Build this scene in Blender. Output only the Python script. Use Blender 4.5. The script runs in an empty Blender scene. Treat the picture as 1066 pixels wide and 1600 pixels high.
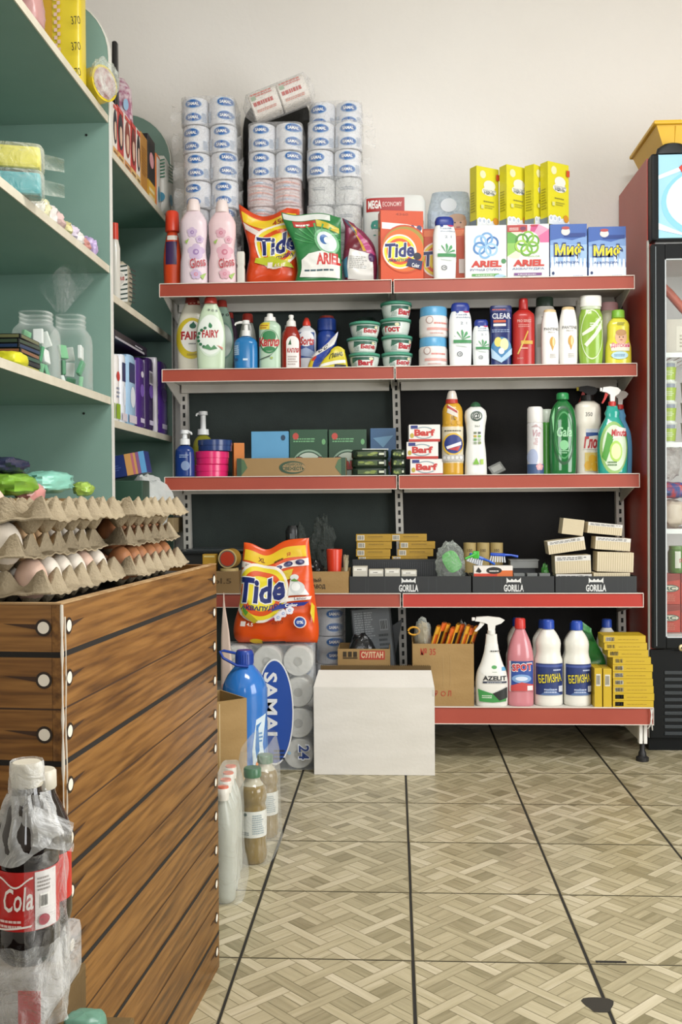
import bpy, bmesh, math, random
from mathutils import Vector, Matrix, noise
R = random.Random(11)
sc = bpy.context.scene
COL = sc.collection
PI = math.pi
F = 1570.0
CAMZ = 0.92
CAM = (Matrix.Translation((0, 0, CAMZ)) @ Matrix.Rotation(math.radians(3.06), 4, 'Z')
       @ Matrix.Rotation(math.radians(90 - 0.69), 4, 'X') @ Matrix.Rotation(math.radians(-0.37), 4, 'Z'))
CAM3 = CAM.to_3x3()


def ray(px, py):
    return CAM3 @ Vector((px - 533.0, 800.0 - py, -F))


def P(px, py, Y):
    d = ray(px, py)
    t = Y / d.y
    return Vector((d.x * t, Y, CAMZ + d.z * t))


def PZ(px, py, z):
    d = ray(px, py)
    t = (z - CAMZ) / d.z
    return Vector((d.x * t, d.y * t, z))


def PX(px, py, X):
    d = ray(px, py)
    t = X / d.x
    return Vector((X, d.y * t, CAMZ + d.z * t))


# ------------------------------------------------------------------ materials
def lin(h):
    if isinstance(h, str):
        h = h.lstrip('#')
        c = [int(h[i:i + 2], 16) / 255.0 for i in (0, 2, 4)]
    else:
        c = list(h)
    return tuple(x / 12.92 if x <= 0.04045 else ((x + 0.055) / 1.055) ** 2.4 for x in c) + (1.0,)


_mats = {}


def nodes_of(m):
    m.use_nodes = True
    return m.node_tree.nodes, m.node_tree.links


def M(hexc, rough=0.45, metal=0.0, spec=0.5, coat=0.0, var=0.05, scale=18.0):
    """painted / printed / moulded surface with a faint procedural mottling"""
    key = (hexc, rough, metal, spec, coat, var, scale)
    if key in _mats:
        return _mats[key]
    m = bpy.data.materials.new('surface_' + hexc.lstrip('#'))
    n, l = nodes_of(m)
    b = n['Principled BSDF']
    b.inputs['Roughness'].default_value = rough
    b.inputs['Metallic'].default_value = metal
    b.inputs['Specular IOR Level'].default_value = spec
    b.inputs['Coat Weight'].default_value = coat
    c = lin(hexc)
    if var > 0:
        tc = n.new('ShaderNodeTexCoord')
        t = n.new('ShaderNodeTexNoise')
        t.inputs['Scale'].default_value = scale
        t.inputs['Detail'].default_value = 3
        l.new(tc.outputs['Object'], t.inputs['Vector'])
        mx = n.new('ShaderNodeMix')
        mx.data_type = 'RGBA'
        mx.inputs[6].default_value = tuple(min(1, x * (1 - var)) for x in c[:3]) + (1,)
        mx.inputs[7].default_value = tuple(min(1, x * (1 + var)) for x in c[:3]) + (1,)
        l.new(t.outputs['Fac'], mx.inputs[0])
        l.new(mx.outputs[2], b.inputs['Base Color'])
    else:
        b.inputs['Base Color'].default_value = c
    _mats[key] = m
    return m


def film(name, tint='#ffffff', haze=0.12, shine=0.55, scale=30.0, bump=0.6, rough=0.14):
    """thin clear plastic: see-through with a milky share and crinkle glints"""
    key = ('film', name)
    if key in _mats:
        return _mats[key]
    m = bpy.data.materials.new(name)
    n, l = nodes_of(m)
    b = n['Principled BSDF']
    b.inputs['Base Color'].default_value = lin(tint)
    b.inputs['Roughness'].default_value = rough
    tr = n.new('ShaderNodeBsdfTransparent')
    tr.inputs['Color'].default_value = tuple(0.75 + 0.25 * x for x in lin(tint)[:3]) + (1,)
    lw = n.new('ShaderNodeLayerWeight')
    lw.inputs['Blend'].default_value = 0.35
    tc = n.new('ShaderNodeTexCoord')
    t = n.new('ShaderNodeTexNoise')
    t.inputs['Scale'].default_value = scale
    t.inputs['Detail'].default_value = 5
    t.inputs['Distortion'].default_value = 1.2
    l.new(tc.outputs['Object'], t.inputs['Vector'])
    bp = n.new('ShaderNodeBump')
    bp.inputs['Strength'].default_value = bump
    bp.inputs['Distance'].default_value = 0.02
    l.new(t.outputs['Fac'], bp.inputs['Height'])
    l.new(bp.outputs['Normal'], b.inputs['Normal'])
    l.new(bp.outputs['Normal'], lw.inputs['Normal'])
    ma = n.new('ShaderNodeMath')
    ma.operation = 'MULTIPLY_ADD'
    ma.inputs[1].default_value = shine
    ma.inputs[2].default_value = haze
    ma.use_clamp = True
    l.new(lw.outputs['Facing'], ma.inputs[0])
    mix = n.new('ShaderNodeMixShader')
    l.new(ma.outputs[0], mix.inputs[0])
    l.new(tr.outputs[0], mix.inputs[1])
    l.new(b.outputs[0], mix.inputs[2])
    l.new(mix.outputs[0], n['Material Output'].inputs['Surface'])
    _mats[key] = m
    return m


def noisy(name, c1, c2, scale=(8, 8, 8), rough=0.6, detail=6, bump=0.0, bscale=60, contrast=(0.3, 0.7), spec=0.4, distort=0.0, coord='Object'):
    """two-tone noise surface with optional bump"""
    key = ('noisy', name)
    if key in _mats:
        return _mats[key]
    m = bpy.data.materials.new(name)
    n, l = nodes_of(m)
    b = n['Principled BSDF']
    b.inputs['Roughness'].default_value = rough
    b.inputs['Specular IOR Level'].default_value = spec
    tc = n.new('ShaderNodeTexCoord')
    mp = n.new('ShaderNodeMapping')
    mp.inputs['Scale'].default_value = scale
    l.new(tc.outputs[coord], mp.inputs['Vector'])
    t = n.new('ShaderNodeTexNoise')
    t.inputs['Scale'].default_value = 1.0
    t.inputs['Detail'].default_value = detail
    t.inputs['Distortion'].default_value = distort
    l.new(mp.outputs[0], t.inputs['Vector'])
    cr = n.new('ShaderNodeValToRGB')
    cr.color_ramp.elements[0].position = contrast[0]
    cr.color_ramp.elements[1].position = contrast[1]
    cr.color_ramp.elements[0].color = lin(c1)
    cr.color_ramp.elements[1].color = lin(c2)
    l.new(t.outputs['Fac'], cr.inputs['Fac'])
    l.new(cr.outputs[0], b.inputs['Base Color'])
    if bump:
        t2 = n.new('ShaderNodeTexNoise')
        t2.inputs['Scale'].default_value = bscale
        t2.inputs['Detail'].default_value = 4
        l.new(tc.outputs['Object'], t2.inputs['Vector'])
        bp = n.new('ShaderNodeBump')
        bp.inputs['Strength'].default_value = bump
        bp.inputs['Distance'].default_value = 0.01
        l.new(t2.outputs['Fac'], bp.inputs['Height'])
        l.new(bp.outputs[0], b.inputs['Normal'])
    _mats[key] = m
    return m


# ------------------------------------------------------------------ mesh builder
_bev = {}


def bevel_box(sx, sy, sz, b):
    key = (round(sx, 5), round(sy, 5), round(sz, 5), round(b, 5))
    if key in _bev:
        return _bev[key]
    bm = bmesh.new()
    bmesh.ops.create_cube(bm, size=1.0)
    for v in bm.verts:
        v.co = Vector((v.co.x * sx, v.co.y * sy, v.co.z * sz))
    if b > 0:
        bmesh.ops.bevel(bm, geom=list(bm.edges), offset=min(b, 0.45 * min(sx, sy, sz)), segments=2, affect='EDGES', profile=0.6)
    bm.verts.index_update()
    out = ([tuple(v.co) for v in bm.verts], [[v.index for v in f.verts] for f in bm.faces])
    bm.free()
    _bev[key] = out
    return out


class MB:
    def __init__(s):
        s.v, s.f, s.fm, s.fs, s.mats = [], [], [], [], []
        s.M = None

    def slot(s, m):
        if m not in s.mats:
            s.mats.append(m)
        return s.mats.index(m)

    def add(s, vs, fs, m, smooth=False):
        o = len(s.v)
        if s.M is not None:
            vs = [tuple(s.M @ Vector(v)) for v in vs]
        s.v.extend(tuple(v) for v in vs)
        k = s.slot(m)
        for f in fs:
            s.f.append([i + o for i in f])
            s.fm.append(k)
            s.fs.append(smooth)

    def box(s, x0, x1, y0, y1, z0, z1, m, b=0.0):
        v, f = bevel_box(x1 - x0, y1 - y0, z1 - z0, b)
        c = ((x0 + x1) / 2, (y0 + y1) / 2, (z0 + z1) / 2)
        s.add([(p[0] + c[0], p[1] + c[1], p[2] + c[2]) for p in v], f, m)

    def loft(s, secs, m, N=28, caps=True, smooth=True):
        """secs: (z, rx, ry, n, cx, cy)"""
        vs = []
        for (z, rx, ry, n, cx, cy) in secs:
            for k in range(N):
                a = 2 * PI * k / N
                c, d = math.cos(a), math.sin(a)
                vs.append((cx + rx * math.copysign(abs(c) ** (2.0 / n), c), cy + ry * math.copysign(abs(d) ** (2.0 / n), d), z))
        fs = []
        for i in range(len(secs) - 1):
            for k in range(N):
                k2 = (k + 1) % N
                fs.append([i * N + k, i * N + k2, (i + 1) * N + k2, (i + 1) * N + k])
        if caps:
            fs.append(list(range(N))[::-1])
            fs.append([(len(secs) - 1) * N + k for k in range(N)])
        s.add(vs, fs, m, smooth)

    def tube(s, pts, r, m, N=10, closed=False):
        pts = [Vector(p) for p in pts]
        rs = r if isinstance(r, (list, tuple)) else [r] * len(pts)
        vs, fs = [], []
        prev = None
        L = len(pts)
        for i, p in enumerate(pts):
            if closed:
                t = (pts[(i + 1) % L] - pts[i - 1])
            else:
                t = pts[min(i + 1, L - 1)] - pts[max(i - 1, 0)]
            t.normalize()
            if prev is None:
                a = Vector((0, 0, 1)) if abs(t.z) < 0.9 else Vector((1, 0, 0))
                u = t.cross(a).normalized()
            else:
                u = (prev - t * prev.dot(t)).normalized()
            prev = u
            w = t.cross(u)
            for k in range(N):
                an = 2 * PI * k / N
                vs.append(tuple(p + (u * math.cos(an) + w * math.sin(an)) * rs[i]))
        for i in range(L if closed else L - 1):
            j = (i + 1) % L
            for k in range(N):
                k2 = (k + 1) % N
                fs.append([i * N + k, i * N + k2, j * N + k2, j * N + k])
        if not closed:
            fs.append(list(range(N))[::-1])
            fs.append([(L - 1) * N + k for k in range(N)])
        s.add(vs, fs, m, True)

    def grid(s, fn, nu, nv, m, smooth=True, flip=False):
        vs = [fn(i / nu, j / nv) for j in range(nv + 1) for i in range(nu + 1)]
        fs = []
        for j in range(nv):
            for i in range(nu):
                a = j * (nu + 1) + i
                q = [a, a + 1, a + nu + 2, a + nu + 1]
                fs.append(q[::-1] if flip else q)
        s.add(vs, fs, m, smooth)

    def prism(s, pts, y0, y1, m):
        """outline (x, z) extruded along y"""
        n = len(pts)
        vs = [(x, y0, z) for x, z in pts] + [(x, y1, z) for x, z in pts]
        fs = [list(range(n)), [n + k for k in range(n)][::-1]]
        for k in range(n):
            k2 = (k + 1) % n
            fs.append([k, n + k, n + k2, k2])
        s.add(vs, fs, m)

    def mesh(s, name):
        me = bpy.data.meshes.new(name)
        me.from_pydata(s.v, [], s.f)
        for m in s.mats:
            me.materials.append(m)
        me.polygons.foreach_set('material_index', s.fm)
        me.polygons.foreach_set('use_smooth', s.fs)
        me.update()
        if any(s.fs):
            me.set_sharp_from_angle(angle=math.radians(42))
        return me

    def build(s, name, parent=None, loc=(0, 0, 0), rot=(0, 0, 0)):
        o = bpy.data.objects.new(name, s.mesh(name))
        COL.objects.link(o)
        o.location = loc
        o.rotation_euler = rot
        if parent is not None:
            o.parent = parent
        return o


def tag(o, label, cat, group=None, kind=None):
    o['label'] = label
    o['category'] = cat
    if group:
        o['group'] = group
    if kind:
        o['kind'] = kind
    return o


def thing(name, label, cat, loc=(0, 0, 0), rz=0.0, group=None, rot=None):
    o = bpy.data.objects.new(name, None)
    o.empty_display_size = 0.05
    COL.objects.link(o)
    o.location = loc
    o.rotation_euler = rot if rot else (0, 0, rz)
    return tag(o, label, cat, group)


def solo(mb, name, label, cat, loc=(0, 0, 0), rz=0.0, group=None, rot=None):
    return tag(mb.build(name, None, loc, rot if rot else (0, 0, rz)), label, cat, group)


def structure(mb, name):
    o = mb.build(name)
    o['kind'] = 'structure'
    return o


KIDS = {}


def dup(root, loc, rz=0.0, label=None, rot=None, group=None):
    """a copy of a thing with copies of its parts and sub-parts"""
    r = root.copy()
    COL.objects.link(r)
    r.location = loc
    r.rotation_euler = rot if rot else (0, 0, rz)
    if label:
        r['label'] = label
    if group:
        r['group'] = group
    for ch in list(root.children):
        c = ch.copy()
        COL.objects.link(c)
        c.parent = r
        for g in list(ch.children):
            d = g.copy()
            COL.objects.link(d)
            d.parent = c
    return r


# ------------------------------------------------------------------ text as mesh
_txt = {}


def text_mesh(s, bold=0.0, shear=0.0):
    key = (s, bold, shear)
    if key in _txt:
        return _txt[key]
    cu = bpy.data.curves.new('lettering', 'FONT')
    cu.body = s
    cu.offset = bold
    cu.shear = shear
    cu.resolution_u = 2
    ob = bpy.data.objects.new('lettering', cu)
    COL.objects.link(ob)
    dg = bpy.context.evaluated_depsgraph_get()
    dg.update()
    me = bpy.data.meshes.new_from_object(ob.evaluated_get(dg))
    vs = [(v.co.x, v.co.y) for v in me.vertices]
    fs = [list(p.vertices) for p in me.polygons]
    bpy.data.meshes.remove(me)
    bpy.data.objects.remove(ob)
    bpy.data.curves.remove(cu)
    if not vs:
        _txt[key] = ([], [])
        return _txt[key]
    x0 = min(v[0] for v in vs)
    x1 = max(v[0] for v in vs)
    y0 = min(v[1] for v in vs)
    y1 = max(v[1] for v in vs)
    vs = [((x - x0) / max(1e-6, x1 - x0), (y - y0) / max(1e-6, y1 - y0)) for x, y in vs]
    _txt[key] = (vs, fs)
    return _txt[key]


class D:
    """print laid on a surface; u, v run 0..1 over the face, mp(u, v, lift) gives the point"""

    def __init__(s, mb, mp, w, h, maxlen=None, e0=0.0006, step=0.0003, rough=0.4):
        s.mb, s.mp, s.w, s.h, s.maxlen, s.e, s.step, s.rough = mb, mp, w, h, maxlen, e0, step, rough

    def mat(s, c):
        return M(c, s.rough, var=0.0) if isinstance(c, str) else c

    def emit(s, vs, fs, c):
        m = s.mat(c)
        vs = [(min(.998, max(.002, u)), min(.998, max(.002, v))) for u, v in vs]
        if s.maxlen:
            bm = bmesh.new()
            bv = [bm.verts.new((u * s.w, v * s.h, 0)) for u, v in vs]
            for f in fs:
                try:
                    bm.faces.new([bv[i] for i in f])
                except ValueError:
                    pass
            bmesh.ops.triangulate(bm, faces=list(bm.faces))
            for _ in range(5):
                lg = [e for e in bm.edges if e.calc_length() > s.maxlen]
                if not lg:
                    break
                bmesh.ops.subdivide_edges(bm, edges=lg, cuts=1, use_grid_fill=False)
                bmesh.ops.triangulate(bm, faces=[f for f in bm.faces if len(f.verts) > 3])
            bm.verts.index_update()
            vs = [(v.co.x / s.w, v.co.y / s.h) for v in bm.verts]
            fs = [[v.index for v in f.verts] for f in bm.faces]
            bm.free()
        s.mb.add([s.mp(u, v, s.e) for u, v in vs], fs, m, bool(s.maxlen))
        s.e += s.step

    def rect(s, u0, v0, u1, v1, c):
        s.emit([(u0, v0), (u1, v0), (u1, v1), (u0, v1)], [[0, 1, 2, 3]], c)

    def poly(s, pts, c):
        s.emit(pts, [list(range(len(pts)))], c)

    def ell(s, cu, cv, ru, rv, c, N=28, rot=0.0):
        pts = []
        for k in range(N):
            a = 2 * PI * k / N
            x, y = ru * s.w * math.cos(a), rv * s.h * math.sin(a)
            pts.append((cu + (x * math.cos(rot) - y * math.sin(rot)) / s.w, cv + (x * math.sin(rot) + y * math.cos(rot)) / s.h))
        s.poly(pts, c)

    def ring(s, cu, cv, ru, rv, t, c, a0=0.0, a1=2 * PI, N=32):
        vs, fs = [], []
        for k in range(N + 1):
            a = a0 + (a1 - a0) * k / N
            for q in (1.0, 1.0 - t):
                vs.append((cu + ru * q * math.cos(a), cv + rv * q * math.sin(a)))
        for k in range(N):
            fs.append([2 * k, 2 * k + 2, 2 * k + 3, 2 * k + 1])
        s.emit(vs, fs, c)

    def txt(s, t, u0, v0, u1, v1, c, bold=0.02, shear=0.0, quarter=0, tilt=0.0):
        vs, fs = text_mesh(t, bold, shear)
        if not vs:
            return
        if quarter == 1:      # reads downwards
            vs = [(y, 1 - x) for x, y in vs]
        elif quarter == -1:
            vs = [(1 - y, x) for x, y in vs]
        cu, cv = (u0 + u1) / 2, (v0 + v1) / 2
        out = []
        for x, y in vs:
            a, b = (x - .5) * (u1 - u0) * s.w, (y - .5) * (v1 - v0) * s.h
            if tilt:
                a, b = a * math.cos(tilt) - b * math.sin(tilt), a * math.sin(tilt) + b * math.cos(tilt)
            out.append((cu + a / s.w, cv + b / s.h))
        s.emit(out, fs, c)

    def lines(s, u0, v0, u1, v1, n, c, seed=0, fill=0.5):
        """rows of small unreadable print"""
        r = random.Random(seed)
        vs, fs = [], []
        hh = (v1 - v0) / n
        for i in range(n):
            a = v0 + i * hh
            e = u1 - (u1 - u0) * r.random() * 0.25
            x = u0
            while x < e:
                w = (u1 - u0) * (0.06 + 0.12 * r.random())
                q = len(vs)
                vs += [(x, a), (min(e, x + w), a), (min(e, x + w), a + hh * fill), (x, a + hh * fill)]
                fs.append([q, q + 1, q + 2, q + 3])
                x += w + (u1 - u0) * 0.025
        s.emit(vs, fs, c)

    def bars(s, u0, v0, u1, v1, c='#20201e', n=14, bg='#f0eee8', seed=3):
        s.rect(u0, v0, u1, v1, bg)
        r = random.Random(seed)
        vs, fs = [], []
        for i in range(n):
            x = u0 + (u1 - u0) * (0.08 + 0.84 * i / n)
            w = (u1 - u0) * 0.84 / n * r.uniform(0.25, 0.75)
            q = len(vs)
            vs += [(x, v0 + (v1 - v0) * .12), (x + w, v0 + (v1 - v0) * .12), (x + w, v1 - (v1 - v0) * .12), (x, v1 - (v1 - v0) * .12)]
            fs.append([q, q + 1, q + 2, q + 3])
        s.emit(vs, fs, c)


# ------------------------------------------------------------------ generators
def curve(keys, steps=24):
    """smooth interpolation through (t, a, b, ...) rows, monotone between rows"""
    out = []
    n = len(keys)
    D_ = len(keys[0])
    sl = []
    for i in range(n):
        row = []
        for d in range(1, D_):
            if i == 0 or i == n - 1:
                row.append(0.0)
            else:
                h0 = keys[i][0] - keys[i - 1][0]
                h1 = keys[i + 1][0] - keys[i][0]
                s0 = (keys[i][d] - keys[i - 1][d]) / max(h0, 1e-6)
                s1 = (keys[i + 1][d] - keys[i][d]) / max(h1, 1e-6)
                row.append(0.0 if s0 * s1 <= 0 else 2 * s0 * s1 / (s0 + s1))
        sl.append(row)
    for i in range(n - 1):
        h = keys[i + 1][0] - keys[i][0]
        k = max(1, int(round(steps * h / (keys[-1][0] - keys[0][0]))))
        for j in range(k):
            x = j / k
            row = [keys[i][0] + h * x]
            for d in range(1, D_):
                a, b = keys[i][d], keys[i + 1][d]
                m0, m1 = sl[i][d - 1] * h, sl[i + 1][d - 1] * h
                row.append((2 * x ** 3 - 3 * x ** 2 + 1) * a + (x ** 3 - 2 * x ** 2 + x) * m0 + (-2 * x ** 3 + 3 * x ** 2) * b + (x ** 3 - x ** 2) * m1)
            out.append(tuple(row))
    out.append(tuple(keys[-1]))
    return out


class Shape:
    """a lofted body: rows (t, r[, depth ratio]) scaled to w, h; knows its own front surface"""

    def __init__(s, rows, w, h, dep=0.7, n=2.3, steps=24, lean=0.0, smooth=True):
        keys = [(r[0], r[1], r[2] if len(r) > 2 else dep) for r in rows]
        c = curve(keys, steps) if smooth else keys
        s.w, s.h, s.n = w, h, n
        # depth: third column is the ratio of depth to width
        s.secs = [(t * h, max(1e-4, r * w / 2), max(1e-4, r * w / 2 * d), n, lean * t * h, 0.0) for t, r, d in c]

    def at(s, z):
        S = s.secs
        if z <= S[0][0]:
            return S[0]
        for i in range(len(S) - 1):
            if z <= S[i + 1][0]:
                h = S[i + 1][0] - S[i][0]
                k = 0 if h < 1e-9 else (z - S[i][0]) / h
                return tuple(S[i][q] + (S[i + 1][q] - S[i][q]) * k for q in range(6))
        return S[-1]

    def front(s, u, v, e):
        z = v * s.h
        _, rx, ry, n, cx, cy = s.at(z)
        x = (u - .5) * s.w
        k = max(-0.985, min(0.985, (x - cx) / rx))
        x = cx + k * rx
        y = cy - ry * (1 - abs(k) ** n) ** (1.0 / n)
        return (x * (1 + e / max(rx, .004)), y - e, z)

    def band(s, z0, z1, lift=0.0005, k=10):
        out = []
        for i in range(k + 1):
            z = (z0 + (z1 - z0) * i / k) * s.h
            _, rx, ry, n, cx, cy = s.at(z)
            out.append((z, rx + lift, ry + lift, n, cx, cy))
        return out


def fit(px0, px1, pyt, Y, zb):
    """world x centre, width and height of something between two pixel columns at depth Y standing at height zb"""
    pm = (pyt + 781) / 2
    a, b = P(px0, pm, Y), P(px1, pm, Y)
    return (a.x + b.x) / 2, b.x - a.x, P((px0 + px1) / 2, pyt, Y).z - zb


def bottle(name, label, cat, px0, px1, pyt, Y, zb, body, mat, extras=(), art=None, dep=0.7, n=2.3, rz=0.0, group=None, bands=(), lean=0.0, custom=None, maxlen=0.008):
    xc, w, h = fit(px0, px1, pyt, Y, zb)
    root = thing(name, label, cat, (xc, Y, zb), rz, group)
    sh = Shape(body, w, h, dep, n, lean=lean)
    mb = MB()
    mb.loft(sh.secs, mat)
    mb.build('body', root)
    for i, (z0, z1, m) in enumerate(bands):
        b = MB()
        b.loft(sh.band(z0, z1), m, caps=False)
        b.build('wrap_label', root)
    for (pn, rows, pm, kw) in extras:
        e = Shape(rows, w, h, kw.get('dep', 1.0), kw.get('n', 2.0), 8, lean, smooth=kw.get('smooth', False))
        q = MB()
        if kw.get('cx') or lean:
            e.secs = [(a, b2, c2, n2, x2 + kw.get('cx', 0) * w, y2) for a, b2, c2, n2, x2, y2 in e.secs]
        q.loft(e.secs, pm, N=kw.get('N', 24))
        q.build(pn, root)
    if art:
        lb = MB()
        art(D(lb, sh.front, w, h, maxlen, e0=0.0012 if bands else 0.0008, step=0.00035))
        lb.build('label', root)
    if custom:
        custom(root, w, h, sh)
    return root


def carton_mesh(w, d, h, col, art=None, side=None, top=None, left=None, b=0.0015, rough=0.4):
    mb = MB()
    m = M(col, rough)
    mb.box(-w / 2, w / 2, -d / 2, d / 2, 0, h, m, b)
    if art:
        art(D(mb, lambda u, v, e: ((u - .5) * w, -d / 2 - e, v * h), w, h))
    if left:
        left(D(mb, lambda u, v, e: (-w / 2 - e, (.5 - u) * d, v * h), d, h))
    if side:
        side(D(mb, lambda u, v, e: (w / 2 + e, (u - .5) * d, v * h), d, h))
    if top:
        top(D(mb, lambda u, v, e: ((u - .5) * w, (v - .5) * d, h + e), w, d))
    return mb


def carton(name, label, cat, px0, px1, pyt, Y, zb, d, col, art=None, rz=0.0, group=None, **kw):
    """box whose FRONT face spans the pixels at depth Y"""
    xc, w, h = fit(px0, px1, pyt, Y, zb)
    w = w / math.cos(rz)
    mb = carton_mesh(w, d, h, col, art, **kw)
    c = Vector((xc - math.sin(rz) * d / 2, Y + math.cos(rz) * d / 2, zb))
    return solo(mb, name, label, cat, c, rz, group)


def bag(name, label, cat, Y, zb, pxc, ybot, edges, top, bot, thick, col, art=None, wr=0.004, seed=1, fat=0.35, rz=0.0, group=None, rough=0.28, nu=40, nv=46, wfreq=22.0, back=0.5, pinch=6):
    """soft pouch. edges: rows (v, left px, right px); top(u)/bot(u): pixel rows; local origin at pxc on zb"""
    S = Y / F
    ek = curve(edges, 40)

    def lr(v):
        for i in range(len(ek) - 1):
            if v <= ek[i + 1][0]:
                k = (v - ek[i][0]) / max(1e-6, ek[i + 1][0] - ek[i][0])
                return ek[i][1] + (ek[i + 1][1] - ek[i][1]) * k, ek[i][2] + (ek[i + 1][2] - ek[i][2]) * k
        return ek[-1][1], ek[-1][2]

    def shape(u, v, e, sgn):
        a, b = lr(v)
        px = a + (b - a) * u
        py = bot(u) + (top(u) - bot(u)) * v
        x, z = (px - pxc) * S, (ybot - py) * S
        eu = max(0.0, 1 - abs(2 * u - 1) ** pinch) ** 0.55
        vv = math.sin(PI * min(1.0, max(0.0, v)) ** fat) ** 0.6 if 0 < v < 1 else 0.0
        y = thick * eu * vv
        wv = noise.noise(Vector((x * wfreq, z * wfreq, seed))) * 0.6 + (0.5 - abs(noise.noise(Vector((x * wfreq * .7 + 5, z * wfreq * 1.4, seed + 9))))) * 0.9
        k = wr * (0.35 + eu)
        if sgn < 0:
            return (x, -y - wv * k - e, z)
        return (x, y * back + wv * k * 0.3 + 0.002, z)
    mb = MB()
    m = M(col, rough) if isinstance(col, str) else col
    mb.grid(lambda u, v: shape(u, v, 0, -1), nu, nv, m)
    mb.grid(lambda u, v: shape(u, v, 0, 1), nu, nv, m, flip=True)
    if art:
        w = (edges[0][2] - edges[0][1]) * S
        h = (bot(.5) - top(.5)) * S
        art(D(mb, lambda u, v, e: shape(u, v, e, -1), w, h, 0.008, e0=0.0012, step=0.0004, rough=rough))
    wx = P(pxc, 781, Y).x
    return solo(mb, name, label, cat, (wx, Y + thick + wr, zb), rz, group)


def blob(mb, c, r, m, amp=0.25, fr=2.0, seed=0, N=20, K=14, n=2.0):
    """crumpled rounded lump"""
    vs, fs = [], []
    for j in range(K + 1):
        th = PI * j / K
        for i in range(N):
            ph = 2 * PI * i / N
            d = Vector((math.sin(th) * math.cos(ph), math.sin(th) * math.sin(ph), -math.cos(th)))
            d = Vector([math.copysign(abs(q) ** (2.0 / n), q) for q in d])
            q = d * fr
            k = 1 + amp * (noise.noise(q + Vector((seed, seed * 2, 0))) + 0.6 * noise.noise(q * 2.7 + Vector((0, seed, 3))))
            vs.append((c[0] + d.x * r[0] * k, c[1] + d.y * r[1] * k, c[2] + d.z * r[2] * k))
    for j in range(K):
        for i in range(N):
            i2 = (i + 1) % N
            fs.append([j * N + i, j * N + i2, (j + 1) * N + i2, (j + 1) * N + i])
    mb.add(vs, fs, m, True)


ORD = ['topmost', 'second', 'third', 'fourth', 'fifth', 'sixth', 'seventh', 'eighth', 'ninth', 'tenth']
# ================================================================== the room
WALLY = 4.17
XL, XR, YF, ZC = -1.30, 2.75, -2.6, 3.02
m_wall = noisy('wall_plaster', '#f3f0eb', '#ebe7e1', (1.3, 1.3, 1.3), 0.75, 5, 0.12, 45, (0.25, 0.8), 0.2)
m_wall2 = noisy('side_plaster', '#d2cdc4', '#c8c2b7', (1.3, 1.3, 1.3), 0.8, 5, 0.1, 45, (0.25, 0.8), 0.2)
m_ceil = noisy('ceiling_paint', '#e2dfd8', '#d8d4cb', (1, 1, 1), 0.85, 4, 0.05, 60, (0.3, 0.7), 0.2)

mb = MB(); mb.box(XL - .15, XR + .15, WALLY, WALLY + .15, 0, ZC, m_wall); structure(mb, 'wall_back')
mb = MB(); mb.box(XL - .15, XL, YF, WALLY, 0, ZC, m_wall2); structure(mb, 'wall_left')
mb = MB()
# right wall with a glazed shop door opening
mb.box(XR, XR + .15, YF, 0, 0, ZC, m_wall2)
mb.box(XR, XR + .15, 2.0, WALLY, 0, ZC, m_wall2)
mb.box(XR, XR + .15, 0, 2.0, 2.4, ZC, m_wall2)
structure(mb, 'wall_right')
mb = MB()
# front wall with the wide shop window behind the photographer
mb.box(XL - .15, -1.0, YF - .15, YF, 0, ZC, m_wall2)
mb.box(.8, XR + .15, YF - .15, YF, 0, ZC, m_wall2)
mb.box(-1.0, .8, YF - .15, YF, 0, .55, m_wall2)
mb.box(-1.0, .8, YF - .15, YF, 2.6, ZC, m_wall2)
structure(mb, 'wall_front')
mb = MB(); mb.box(XL - .15, XR + .15, YF - .15, WALLY + .15, ZC, ZC + .1, m_ceil); structure(mb, 'ceiling')
mw = M('#e4e2dc', .4)
mb = MB()
for x in (-1.0, -.13, .74):
    mb.box(x, x + .06, YF - .11, YF - .05, .55, 2.6, mw)
for z in (.55, 2.54):
    mb.box(-1.0, .8, YF - .12, YF - .04, z, z + .06, mw)
o = structure(mb, 'window_1')
mb = MB()
for y in (0, .97, 1.94):
    mb.box(XR + .04, XR + .1, y, y + .06, 0, 2.4, mw)
for z in (0, 2.34):
    mb.box(XR + .03, XR + .11, 0, 2.0, z, z + .06, mw)
structure(mb, 'door_1')
# low partition added unseen behind the camera, left, to shade the counter front
mb = MB(); mb.box(XL, -.14, -.42, -.32, 0, 1.32, m_wall2, .004); structure(mb, 'added_shade_partition')


# ---- floor: dark joint base with tiles printed as a woven parquet
def clip(poly, u0, u1, v0, v1):
    def cut(pl, ax, lim, keep):
        out = []
        for i in range(len(pl)):
            a, b = pl[i - 1], pl[i]
            ia, ib = keep(a[ax], lim), keep(b[ax], lim)
            if ia != ib:
                k = (lim - a[ax]) / (b[ax] - a[ax])
                out.append((a[0] + (b[0] - a[0]) * k, a[1] + (b[1] - a[1]) * k))
            if ib:
                out.append(b)
        return out
    ge = lambda x, l: x >= l
    le = lambda x, l: x <= l
    for ax, lim, kp in ((0, u0, ge), (0, u1, le), (1, v0, ge), (1, v1, le)):
        poly = cut(poly, ax, lim, kp)
        if len(poly) < 3:
            return []
    return poly


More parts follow.
